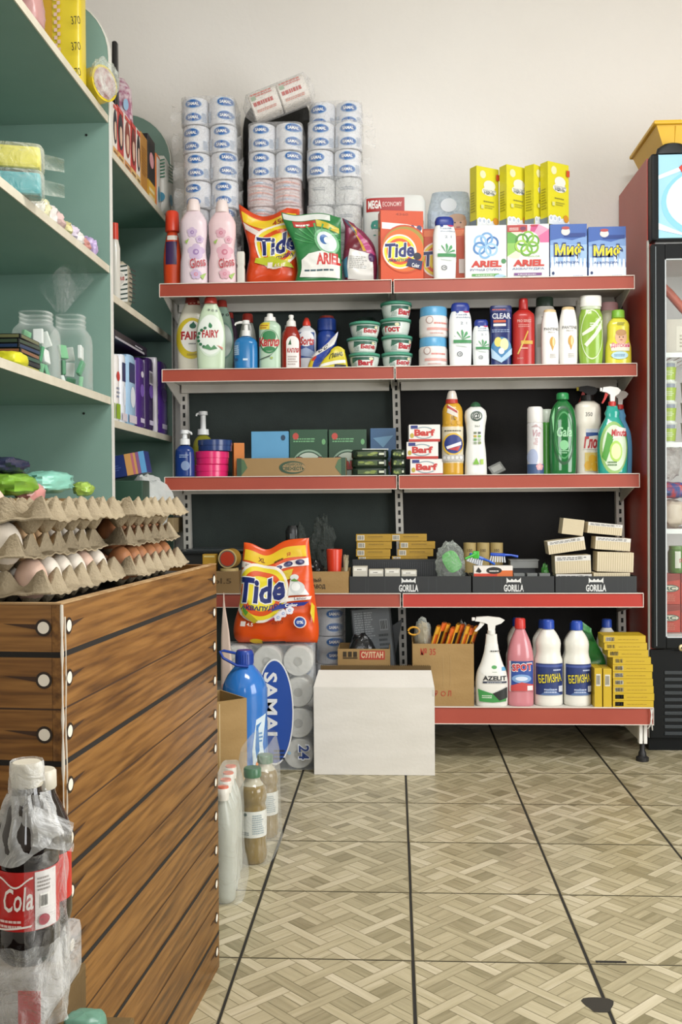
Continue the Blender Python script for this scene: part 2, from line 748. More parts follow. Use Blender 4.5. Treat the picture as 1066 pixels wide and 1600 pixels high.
def tile_pieces(rnd):
    """woven strips and boards in unit-tile coordinates: (polygon, tone, direction)"""
    w, g = .15, .010
    out = []
    uv = lambda p, q: ((p + q) / 6.0, (p - q) / 6.0)

    def put(p0, p1, q0, q1, kind, along):
        if p1 - p0 < 2.2 * g or q1 - q0 < 2.2 * g:
            return
        pl = [uv(p0 + g, q0 + g), uv(p1 - g, q0 + g), uv(p1 - g, q1 - g), uv(p0 + g, q1 - g)]
        pl = clip(pl, .004, .996, .004, .996)
        if len(pl) >= 3:
            out.append((pl, kind, along))
    for i in range(1, 6):
        for j in range(-5, 6):
            if (i + j) % 2 == 0:
                put(i - w, i + w, j - 1 + w, j + 1 - w, 'strip', 'q')
    for j in range(-2, 3):
        for i in range(-1, 8):
            if (i + j) % 2 != 0:
                put(i - 1 + w, i + 1 - w, j - w, j + w, 'strip', 'p')
    for i in range(0, 6):
        for j in range(-3, 3):
            lo = i + (w if 1 <= i <= 5 else 0)
            hi = i + 1 - (w if 1 <= i + 1 <= 5 else 0)
            ql = j + (w if -2 <= j <= 2 else 0)
            qh = j + 1 - (w if -2 <= j + 1 <= 2 else 0)
            if (i + j) % 2:
                c = lo + (hi - lo) * .62
                put(lo, c - .0, ql, qh, 'board', 'q'); put(c, hi, ql, qh, 'board', 'q')
            else:
                c = ql + (qh - ql) * .38
                put(lo, hi, ql, c, 'board', 'p'); put(lo, hi, c, qh, 'board', 'p')
    return out


def floor_mat():
    m = bpy.data.materials.new('parquet_print_tile')
    n, l = nodes_of(m)
    b = n['Principled BSDF']
    b.inputs['Roughness'].default_value = .34
    b.inputs['Specular IOR Level'].default_value = .45
    at = n.new('ShaderNodeAttribute'); at.attribute_name = 'tone'
    uvn = n.new('ShaderNodeUVMap'); uvn.uv_map = 'grain'
    mp = n.new('ShaderNodeMapping'); mp.inputs['Scale'].default_value = (5, 70, 1)
    l.new(uvn.outputs[0], mp.inputs[0])
    t = n.new('ShaderNodeTexNoise'); t.inputs['Scale'].default_value = 1; t.inputs['Detail'].default_value = 5; t.inputs['Distortion'].default_value = .6
    l.new(mp.outputs[0], t.inputs['Vector'])
    ad = n.new('ShaderNodeMath'); ad.operation = 'MULTIPLY_ADD'; ad.inputs[1].default_value = .42; l.new(t.outputs['Fac'], ad.inputs[0]); l.new(at.outputs['Fac'], ad.inputs[2])
    # long-worn grime in patches
    tc = n.new('ShaderNodeTexCoord')
    t2 = n.new('ShaderNodeTexNoise'); t2.inputs['Scale'].default_value = 2.4; t2.inputs['Detail'].default_value = 6
    l.new(tc.outputs['Object'], t2.inputs['Vector'])
    ad2 = n.new('ShaderNodeMath'); ad2.operation = 'MULTIPLY_ADD'; ad2.inputs[1].default_value = .3; l.new(t2.outputs['Fac'], ad2.inputs[0]); l.new(ad.outputs[0], ad2.inputs[2])
    cr = n.new('ShaderNodeValToRGB')
    e = cr.color_ramp.elements
    e[0].position = .28; e[0].color = lin('#7d7558')
    e[1].position = 1.0; e[1].color = lin('#d9cfb6')
    k = e.new(.62); k.color = lin('#b0a687')
    l.new(ad2.outputs[0], cr.inputs['Fac'])
    l.new(cr.outputs[0], b.inputs['Base Color'])
    return m


T = .3475
g0 = PZ(634, 1215, 0)
gl = PZ(646, 1502, 0)
X0 = (g0.x + gl.x) / 2
Y0 = PZ(700, 1502, 0).y
m_joint = M('#1f1d18', .8)
m_line = M('#8a8062', .6)
m_til = floor_mat()
vs, fs, tones, uvs, fmi = [], [], [], [], []
mb = MB()
mb.box(XL - .15, XR + .15, YF - .15, WALLY + .15, -.12, -.0012, m_joint)
for i in range(-4, 9):
    for j in range(-4, 8):
        xa, xb = X0 + i * T, X0 + (i + 1) * T
        ya, yb = Y0 + j * T, Y0 + (j + 1) * T
        if xa < XL or xb > XR - .05 or yb > WALLY + .3:
            continue
        gx, gy = .0031, .0015
        rx = R.uniform(-.0006, .0006)
        a0, a1, b0, b1 = xa + gx + rx, xb - gx + rx, ya + gy, min(yb - gy, WALLY)
        mb.add([(a0, b0, -.0005), (a1, b0, -.0005), (a1, b1, -.0005), (a0, b1, -.0005)], [[0, 1, 2, 3]], m_line)
        for pl, kind, along in tile_pieces(R):
            k = len(vs)
            tone = (.26 if kind == 'strip' else .18) + R.uniform(-.15, .15)
            if R.random() < .08:
                tone -= .16
            cl = [(a0 + (a1 - a0) * u, ya + gy + (yb - ya - 2 * gy) * v) for u, v in pl]
            cl = [(x, min(y, WALLY)) for x, y in cl]
            vs += [(x, y, 0) for x, y in cl]
            fs.append(list(range(k, k + len(cl))))
            tones.append(tone)
            off = R.random() * 9
            for (x, y), (u, v) in zip(cl, pl):
                p, q = (x + y), (x - y)
                uvs.append((p + off, q + off) if along == 'p' else (q + off, p + off))
fl = mb.build('floor')
fl['kind'] = 'structure'
me = bpy.data.meshes.new('floor_tiles')
me.from_pydata(vs, [], fs)
me.materials.append(m_til)
a = me.attributes.new('tone', 'FLOAT', 'FACE')
a.data.foreach_set('value', tones)
uvl = me.uv_layers.new(name='grain')
uvl.data.foreach_set('uv', [c for u in uvs for c in u])
ft = bpy.data.objects.new('floor_tiles', me)
COL.objects.link(ft)
ft.parent = fl
# chip out of one tile by the joint
c = PZ(936, 1570, .0004)
mb = MB()
pts = [(c.x + .026 * math.cos(a) * (1 + .25 * math.sin(3 * a)), c.y + .034 * math.sin(a) * (1 + .2 * math.cos(2 * a)), .0006) for a in [k * PI / 9 for k in range(18)]]
mb.add(pts, [list(range(18))], M('#2c2820', .8))
mb.build('chip', fl)
c = PZ(955, 1503, .0004)
mb = MB(); mb.box(c.x - .03, c.x + .03, c.y - .004, c.y + .004, .0003, .0009, m_joint); mb.build('joint_gap', fl)

# ================================================================== steel gondola
YL = 3.74
ZS = [1.732, 1.411, 1.007, .577, .189]          # shelf surfaces, top to bottom
YLIP = [3.74, 3.74, 3.74, 3.64, 3.53]
m_red = noisy('red_rail', '#a44a37', '#983f2e', (4, 4, 4), .42, 4, 0, 60, (.3, .7), .4)
m_red2 = noisy('bright_red_rail', '#b32f1e', '#a82a1a', (4, 4, 4), .38, 4, 0, 60, (.3, .7), .4)
m_wm = noisy('worn_white_steel', '#dad7cf', '#c5c1b8', (6, 6, 6), .45, 5, 0, 60, (.3, .75), .4)
m_lipe = M('#ded6cb', .4)
m_slot = M('#20211f', .7)
m_backL = noisy('grey_green_panel_lit', '#3b4441', '#343c39', (9, 9, 9), .7, 5, .1, 200, (.3, .7), .3)  # left panel colour lightened to stand for more light falling there
m_backR = noisy('back_panel_shaded', '#1f1e1d', '#191818', (9, 9, 9), .7, 5, .1, 200, (.3, .7), .3)  # right panel colour darkened to stand for the shade there
gon = thing('gondola_shelving', 'steel shop gondola with red-edged shelves full of detergents along the back wall', 'shelving', (0, 3.9, 0))


def gpart(mb, name, parent=None):
    for i, v in enumerate(mb.v):
        mb.v[i] = (v[0], v[1] - 3.9, v[2])
    return mb.build(name, parent or gon)


def sub(mb, name, parent):
    for i, v in enumerate(mb.v):
        mb.v[i] = (v[0], v[1] - 3.9, v[2])
    return mb.build(name, parent)


LIPPX = [((250, 612), (616, 991)), ((254, 616), (619, 995)), ((258, 620), (624, 999)), ((262, 626), (630, 1005)), ((268, 633), (637, 1021))]
for k in range(5):
    y0, z = YLIP[k], ZS[k]
    rail_h = (.0465, .044, .047, .046, .055)[k]
    for s_, (a, b) in enumerate(LIPPX[k]):
        pm = (441, 575, 745, 929, 1106)[k]
        xa, xb = P(a, pm, y0).x, P(b, pm, y0).x
        mb = MB()
        mb.box(xa + .004, xb - .004, y0 + .006, 4.13 if k == 0 else 4.045, z - .028, z, m_wm, .001)
        mb.box(xa + .02, xb - .02, 3.98, 4.0, z - .06, z - .02, m_wm)
        mb.box(xa + .02, xb - .02, y0 + .03, y0 + .05, z - .034, z - .02, m_wm)
        sh = gpart(mb, 'shelf')
        mb = MB()
        m_ = m_red2 if (k == 3 and s_ == 1) else m_red
        zt = z + .002
        mb.prism([(0, 0), (1, 0), (1, 1), (0, 1)], 0, 1, m_)
        mb.v, mb.f, mb.fm, mb.fs = [], [], [], []
        # tilted price rail with pale rims
        v = [(xa, y0 - .004, z - rail_h), (xb, y0 - .004, z - rail_h), (xb, y0 + .002, zt), (xa, y0 + .002, zt),
             (xa, y0 + .006, z - rail_h), (xb, y0 + .006, z - rail_h), (xb, y0 + .0055, zt), (xa, y0 + .0055, zt)]
        mb.add(v, [[0, 1, 2, 3], [5, 4, 7, 6], [3, 2, 6, 7], [1, 0, 4, 5], [4, 0, 3, 7], [1, 5, 6, 2]], m_)
        mb.box(xa - .001, xb + .001, y0 - .003, y0 + .006, zt - .0008, zt + .0018, m_lipe)
        mb.box(xa - .001, xb + .001, y0 - .007, y0 + .002, z - rail_h - .0015, z - rail_h + .0008, m_lipe)
        for xx in (xa - .002, xb - .001):
            mb.box(xx, xx + .002, y0 - .006, y0 + .012, z - rail_h - .002, zt, m_lipe)
        sub(mb, 'price_rail', sh)
        if k < 4:
            for xx in (xa + .008, xb - .012):
                mb = MB()
                dr = .105 if (xx < -.5 or xx > .5) else .05
                pts = [(y0 + .02, z - .03), (y0 + .02, z - .045), (4.0, z - dr), (4.0, z - .03)]
                vs_ = [(xx, y, zz) for y, zz in pts] + [(xx + .004, y, zz) for y, zz in pts]
                mb.add(vs_, [[0, 1, 2, 3], [7, 6, 5, 4], [0, 4, 5, 1], [1, 5, 6, 2], [2, 6, 7, 3], [3, 7, 4, 0]], m_wm)
                sub(mb, 'bracket', sh)
# uprights with slot columns (they lean a little)
for (pt, pb) in ((288.5, 294.5), (619.5, 626), (965, 969.3)):
    xt, xb = P(pt, 628, 4.02).x, P(pb, 870, 4.02).x
    zt, zb = P(pt, 628, 4.02).z, P(pb, 870, 4.02).z
    sl = (xt - xb) / (zt - zb)
    xz = lambda z: xb + (z - zb) * sl
    mb = MB()
    top = 1.70
    v = []
    for z in (0.02, top):
        x = xz(z)
        v += [(x - .015, 4.005, z), (x + .015, 4.005, z), (x + .015, 4.035, z), (x - .015, 4.035, z)]
    mb.add(v, [[0, 1, 5, 4], [1, 2, 6, 5], [2, 3, 7, 6], [3, 0, 4, 7], [4, 5, 6, 7], [3, 2, 1, 0]], m_wm)
    z = .1
    while z < top - .03:
        x = xz(z)
        mb.box(x - .0045, x + .0045, 4.0035, 4.0052, z, z + .018, m_slot)
        z += .033
    gpart(mb, 'upright')
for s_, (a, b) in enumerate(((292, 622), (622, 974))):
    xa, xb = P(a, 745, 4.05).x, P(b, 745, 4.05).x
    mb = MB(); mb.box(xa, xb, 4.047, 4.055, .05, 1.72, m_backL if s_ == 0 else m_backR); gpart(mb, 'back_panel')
# end feet
for pxf in (1004, 640, 300):
    x = P(pxf, 1160, 3.56).x
    mb = MB()
    mb.box(x - .012, x + .012, 3.56, 4.03, .07, .135, m_wm, .002)
    mb.box(x - .014, x - .002, 3.545, 3.57, .062, .132, M('#e6e4de', .4), .002)
    mb.box(x + .002, x + .014, 3.545, 3.57, .062, .132, M('#e6e4de', .4), .002)
    ft_ = gpart(mb, 'base_leg')
    mb = MB()
    mb.loft([(0, .022, .022, 2, x, 3.56), (.012, .022, .022, 2, x, 3.56), (.018, .014, .014, 2, x, 3.56), (.03, .013, .013, 2, x, 3.56), (.036, .009, .009, 2, x, 3.56), (.07, .009, .009, 2, x, 3.56)], M('#1a1a1b', .5))
    sub(mb, 'levelling_foot', ft_)
# white cable looped round the right end
mb = MB()
x = P(1015, 1120, 3.53).x
mb.tube([(x + .002, 3.519, .19), (x + .006, 3.517, .16), (x - .002, 3.518, .13), (x - .006, 3.528, .12)], .0022, M('#d8d6d0', .5))
mb.tube([(x + .008, 3.519, .19), (x + .002, 3.517, .155), (x + .006, 3.518, .13), (x + .010, 3.528, .115)], .0022, M('#d8d6d0', .5))
tag(mb.build('cable'), 'thin white cable looped over the right end of the lowest shelf', 'cable')

# ================================================================== teal wall shelving
m_teal = noisy('teal_board', '#86a398', '#769488', (2.2, 2.2, 2.2), .62, 7, .05, 300, (.25, .75), .3)
m_cream = noisy('cream_edge', '#d8d2bf', '#c9c2ad', (14, 14, 14), .5, 4, 0, 60, (.3, .7), .3)
m_edge = M('#e3e2da', .4)
m_hole = M('#10110f', .9)
XT = PX(172, 400, -.917).x
Y1, Y2 = PX(172, 400, -.917).y, 4.14
teal = thing('wall_shelf_unit', 'teal board shelf unit with cream edges along the left wall', 'shelving', (-1.1, 3.2, 0))


def tpart(mb, name, parent=None):
    for i, v in enumerate(mb.v):
        mb.v[i] = (v[0] + 1.1, v[1] - 3.2, v[2])
    return mb.build(name, parent or teal)


def tsub(mb, name, parent):
    return tpart(mb, name, parent)


def upright_panel(y, ztop, th=.02):
    mb = MB()
    xb = XL + .005
    rad = .2
    out = [(xb, .0), (XT, .0)]
    for k in range(11):
        a = PI / 2 * k / 10
        out.append((XT - rad + rad * math.cos(a), ztop - rad + rad * math.sin(a)))
    out.append((xb, ztop))
    mb.prism(out, y, y + th, m_teal)
    p = tpart(mb, 'side_panel')
    mb = MB()
    e = []
    for q in out[1:-1]:
        e.append(q)
    vs_, fs_ = [], []
    for i, (x, z) in enumerate(e):
        nx, nz = (1, 0) if i < 2 else (math.cos(PI / 2 * (i - 1) / 10), math.sin(PI / 2 * (i - 1) / 10))
        for d, yy in ((0, y - .001), (.004, y - .001), (.004, y + th + .001), (0, y + th + .001)):
            vs_.append((x + nx * d, yy, z + nz * d))
    for i in range(len(e) - 1):
        for k in range(4):
            k2 = (k + 1) % 4
            fs_.append([i * 4 + k, i * 4 + k2, (i + 1) * 4 + k2, (i + 1) * 4 + k])
    mb.add(vs_, fs_, m_edge)
    tsub(mb, 'edge_band', p)
    return p


for y, zt in ((2.22, 2.56), (Y1, 2.56), (Y2 - .02, 2.52)):
    pnl = upright_panel(y, zt)
    if abs(y - Y1) < .01:
        for px, py in ((135, 211), (131, 646)):
            q = P(px, py, Y1 - .001)
            mb = MB()
            mb.loft([(0, .004, .004, 2, 0, 0), (.0008, .004, .004, 2, 0, 0)], m_hole, N=12)
            mb.v = [(q.x + v[0], q.y - v[2], q.z + v[1]) for v in mb.v]
            tsub(mb, 'peg_hole', pnl)
BAY1 = [P(165, 181, Y1).z, P(165, 416, Y1).z, P(165, 621, Y1).z, .865, .42]
BAY2 = [2.072, 1.60, 1.187, .792, .40]
for (ya, yb, zz) in ((2.241, Y1 - .001, BAY1), (Y1 + .021, Y2 - .021, BAY2)):
    for z in zz:
        mb = MB()
        mb.box(XL + .01, XT - .006, ya, yb, z - .022, z, m_teal)
        s_ = tpart(mb, 'shelf')
        mb = MB()
        mb.box(XT - .006, XT - .002, ya, yb, z - .023, z + .0008, m_cream)
        tsub(mb, 'edge_band', s_)
    mb = MB(); mb.box(XL + .001, XL + .008, ya, yb, .05, zz[0] + .3, m_teal); tpart(mb, 'back_board')


# ================================================================== wood-print counter
def wood(name, axis):
    m = bpy.data.materials.new(name)
    n, l = nodes_of(m)
    b = n['Principled BSDF']
    b.inputs['Roughness'].default_value = .38
    b.inputs['Specular IOR Level'].default_value = .35
    tc = n.new('ShaderNodeTexCoord')
    mp = n.new('ShaderNodeMapping')
    mp.inputs['Scale'].default_value = (1, .16, 1) if axis == 'y' else (.16, 1, 1)
    l.new(tc.outputs['Object'], mp.inputs[0])
    # every plank starts its own figure
    sp = n.new('ShaderNodeSeparateXYZ'); l.new(tc.outputs['Object'], sp.inputs[0])
    d = n.new('ShaderNodeMath'); d.operation = 'DIVIDE'; d.inputs[1].default_value = .0664; l.new(sp.outputs[2], d.inputs[0])
    fl_ = n.new('ShaderNodeMath'); fl_.operation = 'FLOOR'; l.new(d.outputs[0], fl_.inputs[0])
    wn = n.new('ShaderNodeTexWhiteNoise'); wn.noise_dimensions = '1D'; l.new(fl_.outputs[0], wn.inputs['W'])
    sc_ = n.new('ShaderNodeVectorMath'); sc_.operation = 'SCALE'; sc_.inputs['Scale'].default_value = 3.0; l.new(wn.outputs['Color'], sc_.inputs[0])
    av = n.new('ShaderNodeVectorMath'); av.operation = 'ADD'; l.new(mp.outputs[0], av.inputs[0]); l.new(sc_.outputs[0], av.inputs[1])
    wv = n.new('ShaderNodeTexWave'); wv.wave_type = 'BANDS'; wv.bands_direction = 'Z'
    wv.inputs['Scale'].default_value = 16; wv.inputs['Distortion'].default_value = 9; wv.inputs['Detail'].default_value = 2.5; wv.inputs['Detail Scale'].default_value = .9
    l.new(av.outputs[0], wv.inputs['Vector'])
    s2 = n.new('ShaderNodeVectorMath'); s2.operation = 'MULTIPLY'; s2.inputs[1].default_value = (1, .35, 1) if axis == 'y' else (.35, 1, 1); l.new(av.outputs[0], s2.inputs[0])
    f2 = n.new('ShaderNodeTexNoise'); f2.inputs['Scale'].default_value = 150; f2.inputs['Detail'].default_value = 5; l.new(s2.outputs[0], f2.inputs['Vector'])
    big = n.new('ShaderNodeTexNoise'); big.inputs['Scale'].default_value = 13; big.inputs['Detail'].default_value = 4; l.new(av.outputs[0], big.inputs['Vector'])
    a1 = n.new('ShaderNodeMath'); a1.operation = 'MULTIPLY_ADD'; a1.inputs[1].default_value = .16; l.new(wv.outputs['Fac'], a1.inputs[0]); l.new(f2.outputs['Fac'], a1.inputs[2])
    a2 = n.new('ShaderNodeMath'); a2.operation = 'MULTIPLY_ADD'; a2.inputs[1].default_value = .62; l.new(big.outputs['Fac'], a2.inputs[0]); l.new(a1.outputs[0], a2.inputs[2])
    cr = n.new('ShaderNodeValToRGB')
    e = cr.color_ramp.elements
    e[0].position = .44; e[0].color = lin('#3e2510')
    e[1].position = .92; e[1].color = lin('#8c6230')
    k = e.new(.70); k.color = lin('#704a20')
    dv = n.new('ShaderNodeMath'); dv.operation = 'MULTIPLY'; dv.inputs[1].default_value = .86; l.new(a2.outputs[0], dv.inputs[0])
    l.new(dv.outputs[0], cr.inputs['Fac'])
    l.new(cr.outputs[0], b.inputs['Base Color'])
    return m


m_woodY, m_woodX = wood('plank_print_side', 'y'), wood('plank_print_end', 'x')
CN = PX(95, 941, -.40)                     # near top corner of the counter
cy0 = 1.197
ca = P(95, 941, cy0)
cb = PZ(343, 1510, 0)
HC = .795
ang = math.atan2(-(cb.x - ca.x), cb.y - ca.y)
clen = math.hypot(cb.x - ca.x, cb.y - ca.y)
counter = thing('wooden_counter', 'plank-print wooden counter with white nail heads, egg trays on top', 'counter', (ca.x, cy0, 0), ang)
m_groove = M('#120d08', .8)
m_thin = M('#3a220e', .7)
m_white = M('#e9e3d8', .35)
grooves = [(HC - .061 - .0664 * i) for i in range(12)]


def plank_face(mapf, L, mbx):
    D0 = D(mbx, mapf, L, HC, .09)
    for i, z in enumerate(grooves):
        if z < .01:
            continue
        t = .0035 if i % 2 == 0 else .0011
        D0.e = .0005
        D0.rect(0, (z - t) / HC, 1, (z + t) / HC, m_groove if i % 2 == 0 else m_thin)
    rows = [HC - .028] + [g - .031 for g in grooves[:-1]]
    for z in rows:
        if z < .01:
            continue
        for c, sgn in ((.022, 1), (L - .022, -1)):
            D0.e = .0008
            D0.poly([((c + sgn * .006) / L, (z + .004) / HC), ((c + sgn * .052) / L, (z + .0045) / HC), ((c + sgn * .006) / L, (z - .003) / HC)], m_thin)
            D0.ell(c / L, z / HC, .0105 / L, .0105 / HC, '#241508', 20)
            D0.ell(c / L, z / HC, .0074 / L, .0074 / HC, '#e9e2d3', 20)


mb = MB(); mb.box(-.012, 0, 0, clen, 0, HC, m_woodY, .001)
plank_face(lambda u, v, e: (e, u * clen, v * HC), clen, mb)
mb.build('side_panel', counter)
CW = .52
mb = MB(); mb.box(-CW, -.012, 0, .012, 0, HC, m_woodX, .001)
plank_face(lambda u, v, e: (-u * CW, -e, v * HC), CW, mb)
mb.build('end_panel', counter)
mb = MB(); mb.box(-CW, -.012, clen - .012, clen, 0, HC, m_woodX, .001); mb.build('end_panel', counter)
mb = MB(); mb.box(-CW, -CW + .012, .012, clen - .012, 0, HC, m_woodY, .001); mb.build('side_panel', counter)
mb = MB(); mb.box(-CW + .012, -.012, .012, clen - .012, HC - .030, HC - .012, M('#2a2620', .7)); mb.build('top_board', counter)
# chipped white corner seam
mb = MB()
rr = random.Random(5)
pts = [(.0016, -.0012, z) for z in [HC * k / 40 for k in range(41)]]
mb.tube(pts, [.0007 + .0016 * rr.random() ** 3 for _ in pts], M('#d9d2c4', .7), 6)
mb.tube([(.0002, .012 + .0012 * math.sin(k * .9), HC * .98 * k / 40) for k in range(41)], [.0006 + .0009 * rr.random() for _ in range(41)], M('#cfc6b4', .6), 6)
mb.build('worn_corner_seam', counter)
for z, r in ((HC, .006), (HC - .004, .004)):
    pass
# rims of the panels, scuffed
mb = MB(); mb.box(-.0125, .0005, -.0005, clen, HC, HC + .0018, noisy('scuffed_rim', '#b99c73', '#8c6436', (3, 30, 3), .6), 0); mb.build('rim', counter)
mb = MB(); mb.box(-CW, -.0125, -.0005, .0125, HC, HC + .0018, noisy('scuffed_rim', '#b99c73', '#8c6436', (3, 30, 3), .6), 0); mb.build('rim', counter)

# ================================================================== fridge
XFm = P(1016, 800, 3.69).x
FX0 = P(1013, 700, 3.69).x
FW, FD = .62, .46
fr_y = 3.69
m_fred = noisy('fridge_red', '#b04432', '#a33a2a', (3, 3, 3), .35, 3, 0, 60, (.3, .7), .5)
m_blk = M('#0d1011', .45, spec=.2)
m_gm = M('#b9b7ae', .35)
FZ0, FZT = .05, P(1015, 246, 3.69).z
fridge = thing('display_fridge', 'tall drinks fridge with red side, black glass door and light blue sign', 'fridge', (FX0 + FW / 2, fr_y + FD / 2, 0))
fx = lambda px, py=700: P(px, py, fr_y).x - (FX0 + FW / 2)
fz = lambda py, px=1030: P(px, py, fr_y).z
hw, hd = FW / 2, FD / 2
mb = MB()
mb.box(-hw, -hw + .03, -hd + .01, hd, FZ0, FZT, m_fred, .002)
mb.box(hw - .03, hw, -hd + .01, hd, FZ0, FZT, m_fred, .002)
mb.box(-hw + .03, hw - .03, hd - .03, hd, FZ0, FZT, M('#d5d6d3', .4))
mb.box(-hw + .03, hw - .03, -hd + .02, hd - .03, FZT - .03, FZT, m_blk)
zdoor0, zdoor1 = fz(1012), fz(384)
mb.box(-hw + .03, hw - .03, -hd + .03, hd - .03, zdoor0 - .05, zdoor0 + .045, M('#c9cac6', .4))
mb.box(-hw + .03, hw - .03, -hd + .03, hd - .03, zdoor1 - .02, zdoor1 + .03, M('#d9dad6', .4))
mb.box(-hw - .001, -hw + .006, -hd, -hd + .012, FZ0, zdoor1 + .02, m_gm, .001)
mb.build('cabinet', fridge)
# door
mb = MB()
zf0, zf1 = fz(995), fz(407)
xg = fx(1037)
xl = -hw + .008
mb.box(xl, xg, -hd - .03, -hd, zdoor0, zdoor1, m_blk, .004)
mb.box(hw - .05, hw - .002, -hd - .03, -hd, zdoor0, zdoor1, m_blk, .004)
mb.box(xg, hw - .05, -hd - .03, -hd, zdoor0, zf0, m_blk, .004)
mb.box(xg, hw - .05, -hd - .03, -hd, zf1, zdoor1, m_blk, .004)
mb.box(xl + .012, xl + .014, -hd - .0312, -hd - .03, zdoor0 + .01, zdoor1 - .01, M('#8e979b', .3))
door = mb.build('door', fridge)
mb = MB()
for (a, b, c, d_) in ((xg, xg + .004, zf0, zf1), (xg, hw - .05, zf0, zf0 + .004), (xg, hw - .05, zf1 - .004, zf1)):
    mb.box(a, b, -hd - .026, -hd - .01, c, d_, M('#c9d0d2', .3))
mb.build('glass_seal', door)
mb = MB(); mb.box(xg + .004, hw - .05, -hd - .018, -hd - .014, zf0 + .004, zf1 - .004, film('clear_glass', '#f4faf8', .015, .22, 1, 0, .03)); mb.build('glass', door)
mb = MB()
lx, lz = fx(1061), fz(1010)
mb.loft([(0, .012, .012, 2, 0, 0), (.006, .012, .012, 2, 0, 0), (.008, .009, .009, 2, 0, 0)], M('#c8b98f', .3, .7), N=18)
mb.loft([(.0081, .004, .004, 2, 0, 0), (.009, .004, .004, 2, 0, 0)], m_hole, N=12)
mb.v = [(lx + v[0], -hd - .03 - v[2], lz + v[1]) for v in mb.v]
mb.build('lock', door)
# sign header
mb = MB()
zs0, zs1 = fz(380), fz(246)
mb.box(-hw + .004, -hw + .03, -hd - .045, -hd + .02, zs0, zs1, m_blk, .008)
mb.box(-hw + .03, hw, -hd - .02, -hd + .02, zs0 + .008, zs1, m_blk, .002)
hdr = mb.build('sign_header', fridge)
mb = MB()
sw = hw * 2 - .035
sh_ = zs1 - zs0 - .012
mb.box(-hw + .028, hw - .007, -hd - .034, -hd - .02, zs0 + .01, zs1 - .002, M('#9fd0e6', .3))
dd = D(mb, lambda u, v, e: (-hw + .028 + u * sw, -hd - .034 - e, zs0 + .01 + v * sh_), sw, sh_)
dd.ell(.36, .42, .34, .46, '#86c6e6', 40)
dd.ell(.38, .44, .33, .42, '#cfe5f0', 40)
dd.ell(.42, .55, .30, .38, '#e9f1f5', 40)
dd.poly([(.0, .70), (.14, .80), (.3, .86), (.3, .89), (.12, .84), (0, .75)], '#d6ebf4')
dd.poly([(.0, .18), (.14, .06), (.3, .0), (.2, 0), (0, .1)], '#e4f1f6')
dd.poly([(.125, .84), (.16, .9), (.30, .86), (.26, .6), (.22, .55)], '#c5392f')
mb.build('sign_panel', hdr)
# grille below the door
mb = MB()
mb.box(-hw + .002, hw - .002, -hd - .012, -hd + .02, FZ0, zdoor0 - .006, m_blk, .003)
for i in range(10):
    z = fz(1050 + i * 10.5)
    mb.box(fx(1036), hw - .03, -hd - .016, -hd - .01, z - .006, z + .006, M('#2a3034', .4), .001)
mb.box(-hw + .004, hw - .004, -hd + .02, hd - .01, .0, FZ0 + .02, m_blk)
mb.build('grille', fridge)
m_wire = M('#e9ece9', .3)
for py in (548, 690, 827):
    z = fz(py)
    mb = MB()
    mb.box(-hw + .032, hw - .032, -hd + .05, -hd + .055, z - .018, z + .0, m_wire)
    mb.box(-hw + .032, hw - .032, hd - .05, hd - .045, z - .004, z, m_wire)
    for i in range(18):
        x = -hw + .036 + (FW - .075) * i / 17
        mb.box(x - .0012, x + .0012, -hd + .052, hd - .046, z - .003, z, m_wire)
    mb.build('wire_shelf', fridge)
# ================================================================== goods on the gondola
Z1, Z2, Z3, Z4, Z5 = [z + .0005 for z in ZS]
YG = 3.765
NAVY, WHITE, RED, ORANGE = '#1d2a6b', '#efeeea', '#c4271f', '#d9531e'

# ---------- toilet paper packs
f_wrap = film('clear_wrap', '#ffffff', .10, .45, 40, .8)
f_pink = film('pink_wrap', '#f0dcd8', .22, .45, 40, .9)
f_grey = film('grey_wrap', '#e3e6e8', .28, .45, 40, .9)
m_roll = M('#dfe1e6', .6, var=.03)
m_rollw = M('#e8e7e4', .8, var=.03)
m_core = M('#7d6b52', .8)


def roll_mesh(r, h, style, seed):
    mb = MB()
    mb.loft([(0, r * .96, r * .96, 2, 0, 0), (.004, r, r, 2, 0, 0), (h - .004, r, r, 2, 0, 0), (h, r * .96, r * .96, 2, 0, 0)], m_roll if style != 'plain' else m_rollw, N=32)
    mb.loft([(h, .02, .02, 2, 0, 0), (h + .0006, .02, .02, 2, 0, 0)], m_core, N=16)
    rows = [(z, r, r, 2, 0, 0) for z in (0, h)]
    sh = Shape([(0, 1, 1), (1, 1, 1)], 2 * r, h, 1.0, 2.0, 2)
    d = D(mb, sh.front, 2 * r, h, .008, e0=.0008)
    rr = random.Random(seed)
    off = {'a': 0, 'b': .18, 'c': -.12}.get(style, 0)
    if style in 'abc':
        for cv in (.26 + off * .3, .76 + off * .3):
            d.ell(.5 + off, cv, .30, .165, '#7fa6cf', 24)
            d.ell(.5 + off, cv, .27, .14, '#2c62a6', 24)
            d.txt('SAMAL', .30 + off, cv - .06, .70 + off, cv + .06, WHITE, .03)
        d.rect(.03, .1, .14, .5, '#b9c4d2')
        d.lines(.80, .1, .95, .45, 6, '#9fb0c6', seed)
    elif style == 'pink':
        for q in range(7):
            v_ = .06 + .125 * q
            d.poly([(.06, v_ + .04 * rr.random()), (.5, v_ + .03), (.94, v_ - .02 + .06 * rr.random()), (.94, v_ + .05), (.5, v_ + .09), (.06, v_ + .07)], ('#d9aaa2', '#dfd3d2', '#cf9c98', '#b4c4d6')[(q + seed) % 4])
    else:
        d.lines(.2, .55, .75, .7, 2, '#9aa0a8', seed)
    return mb


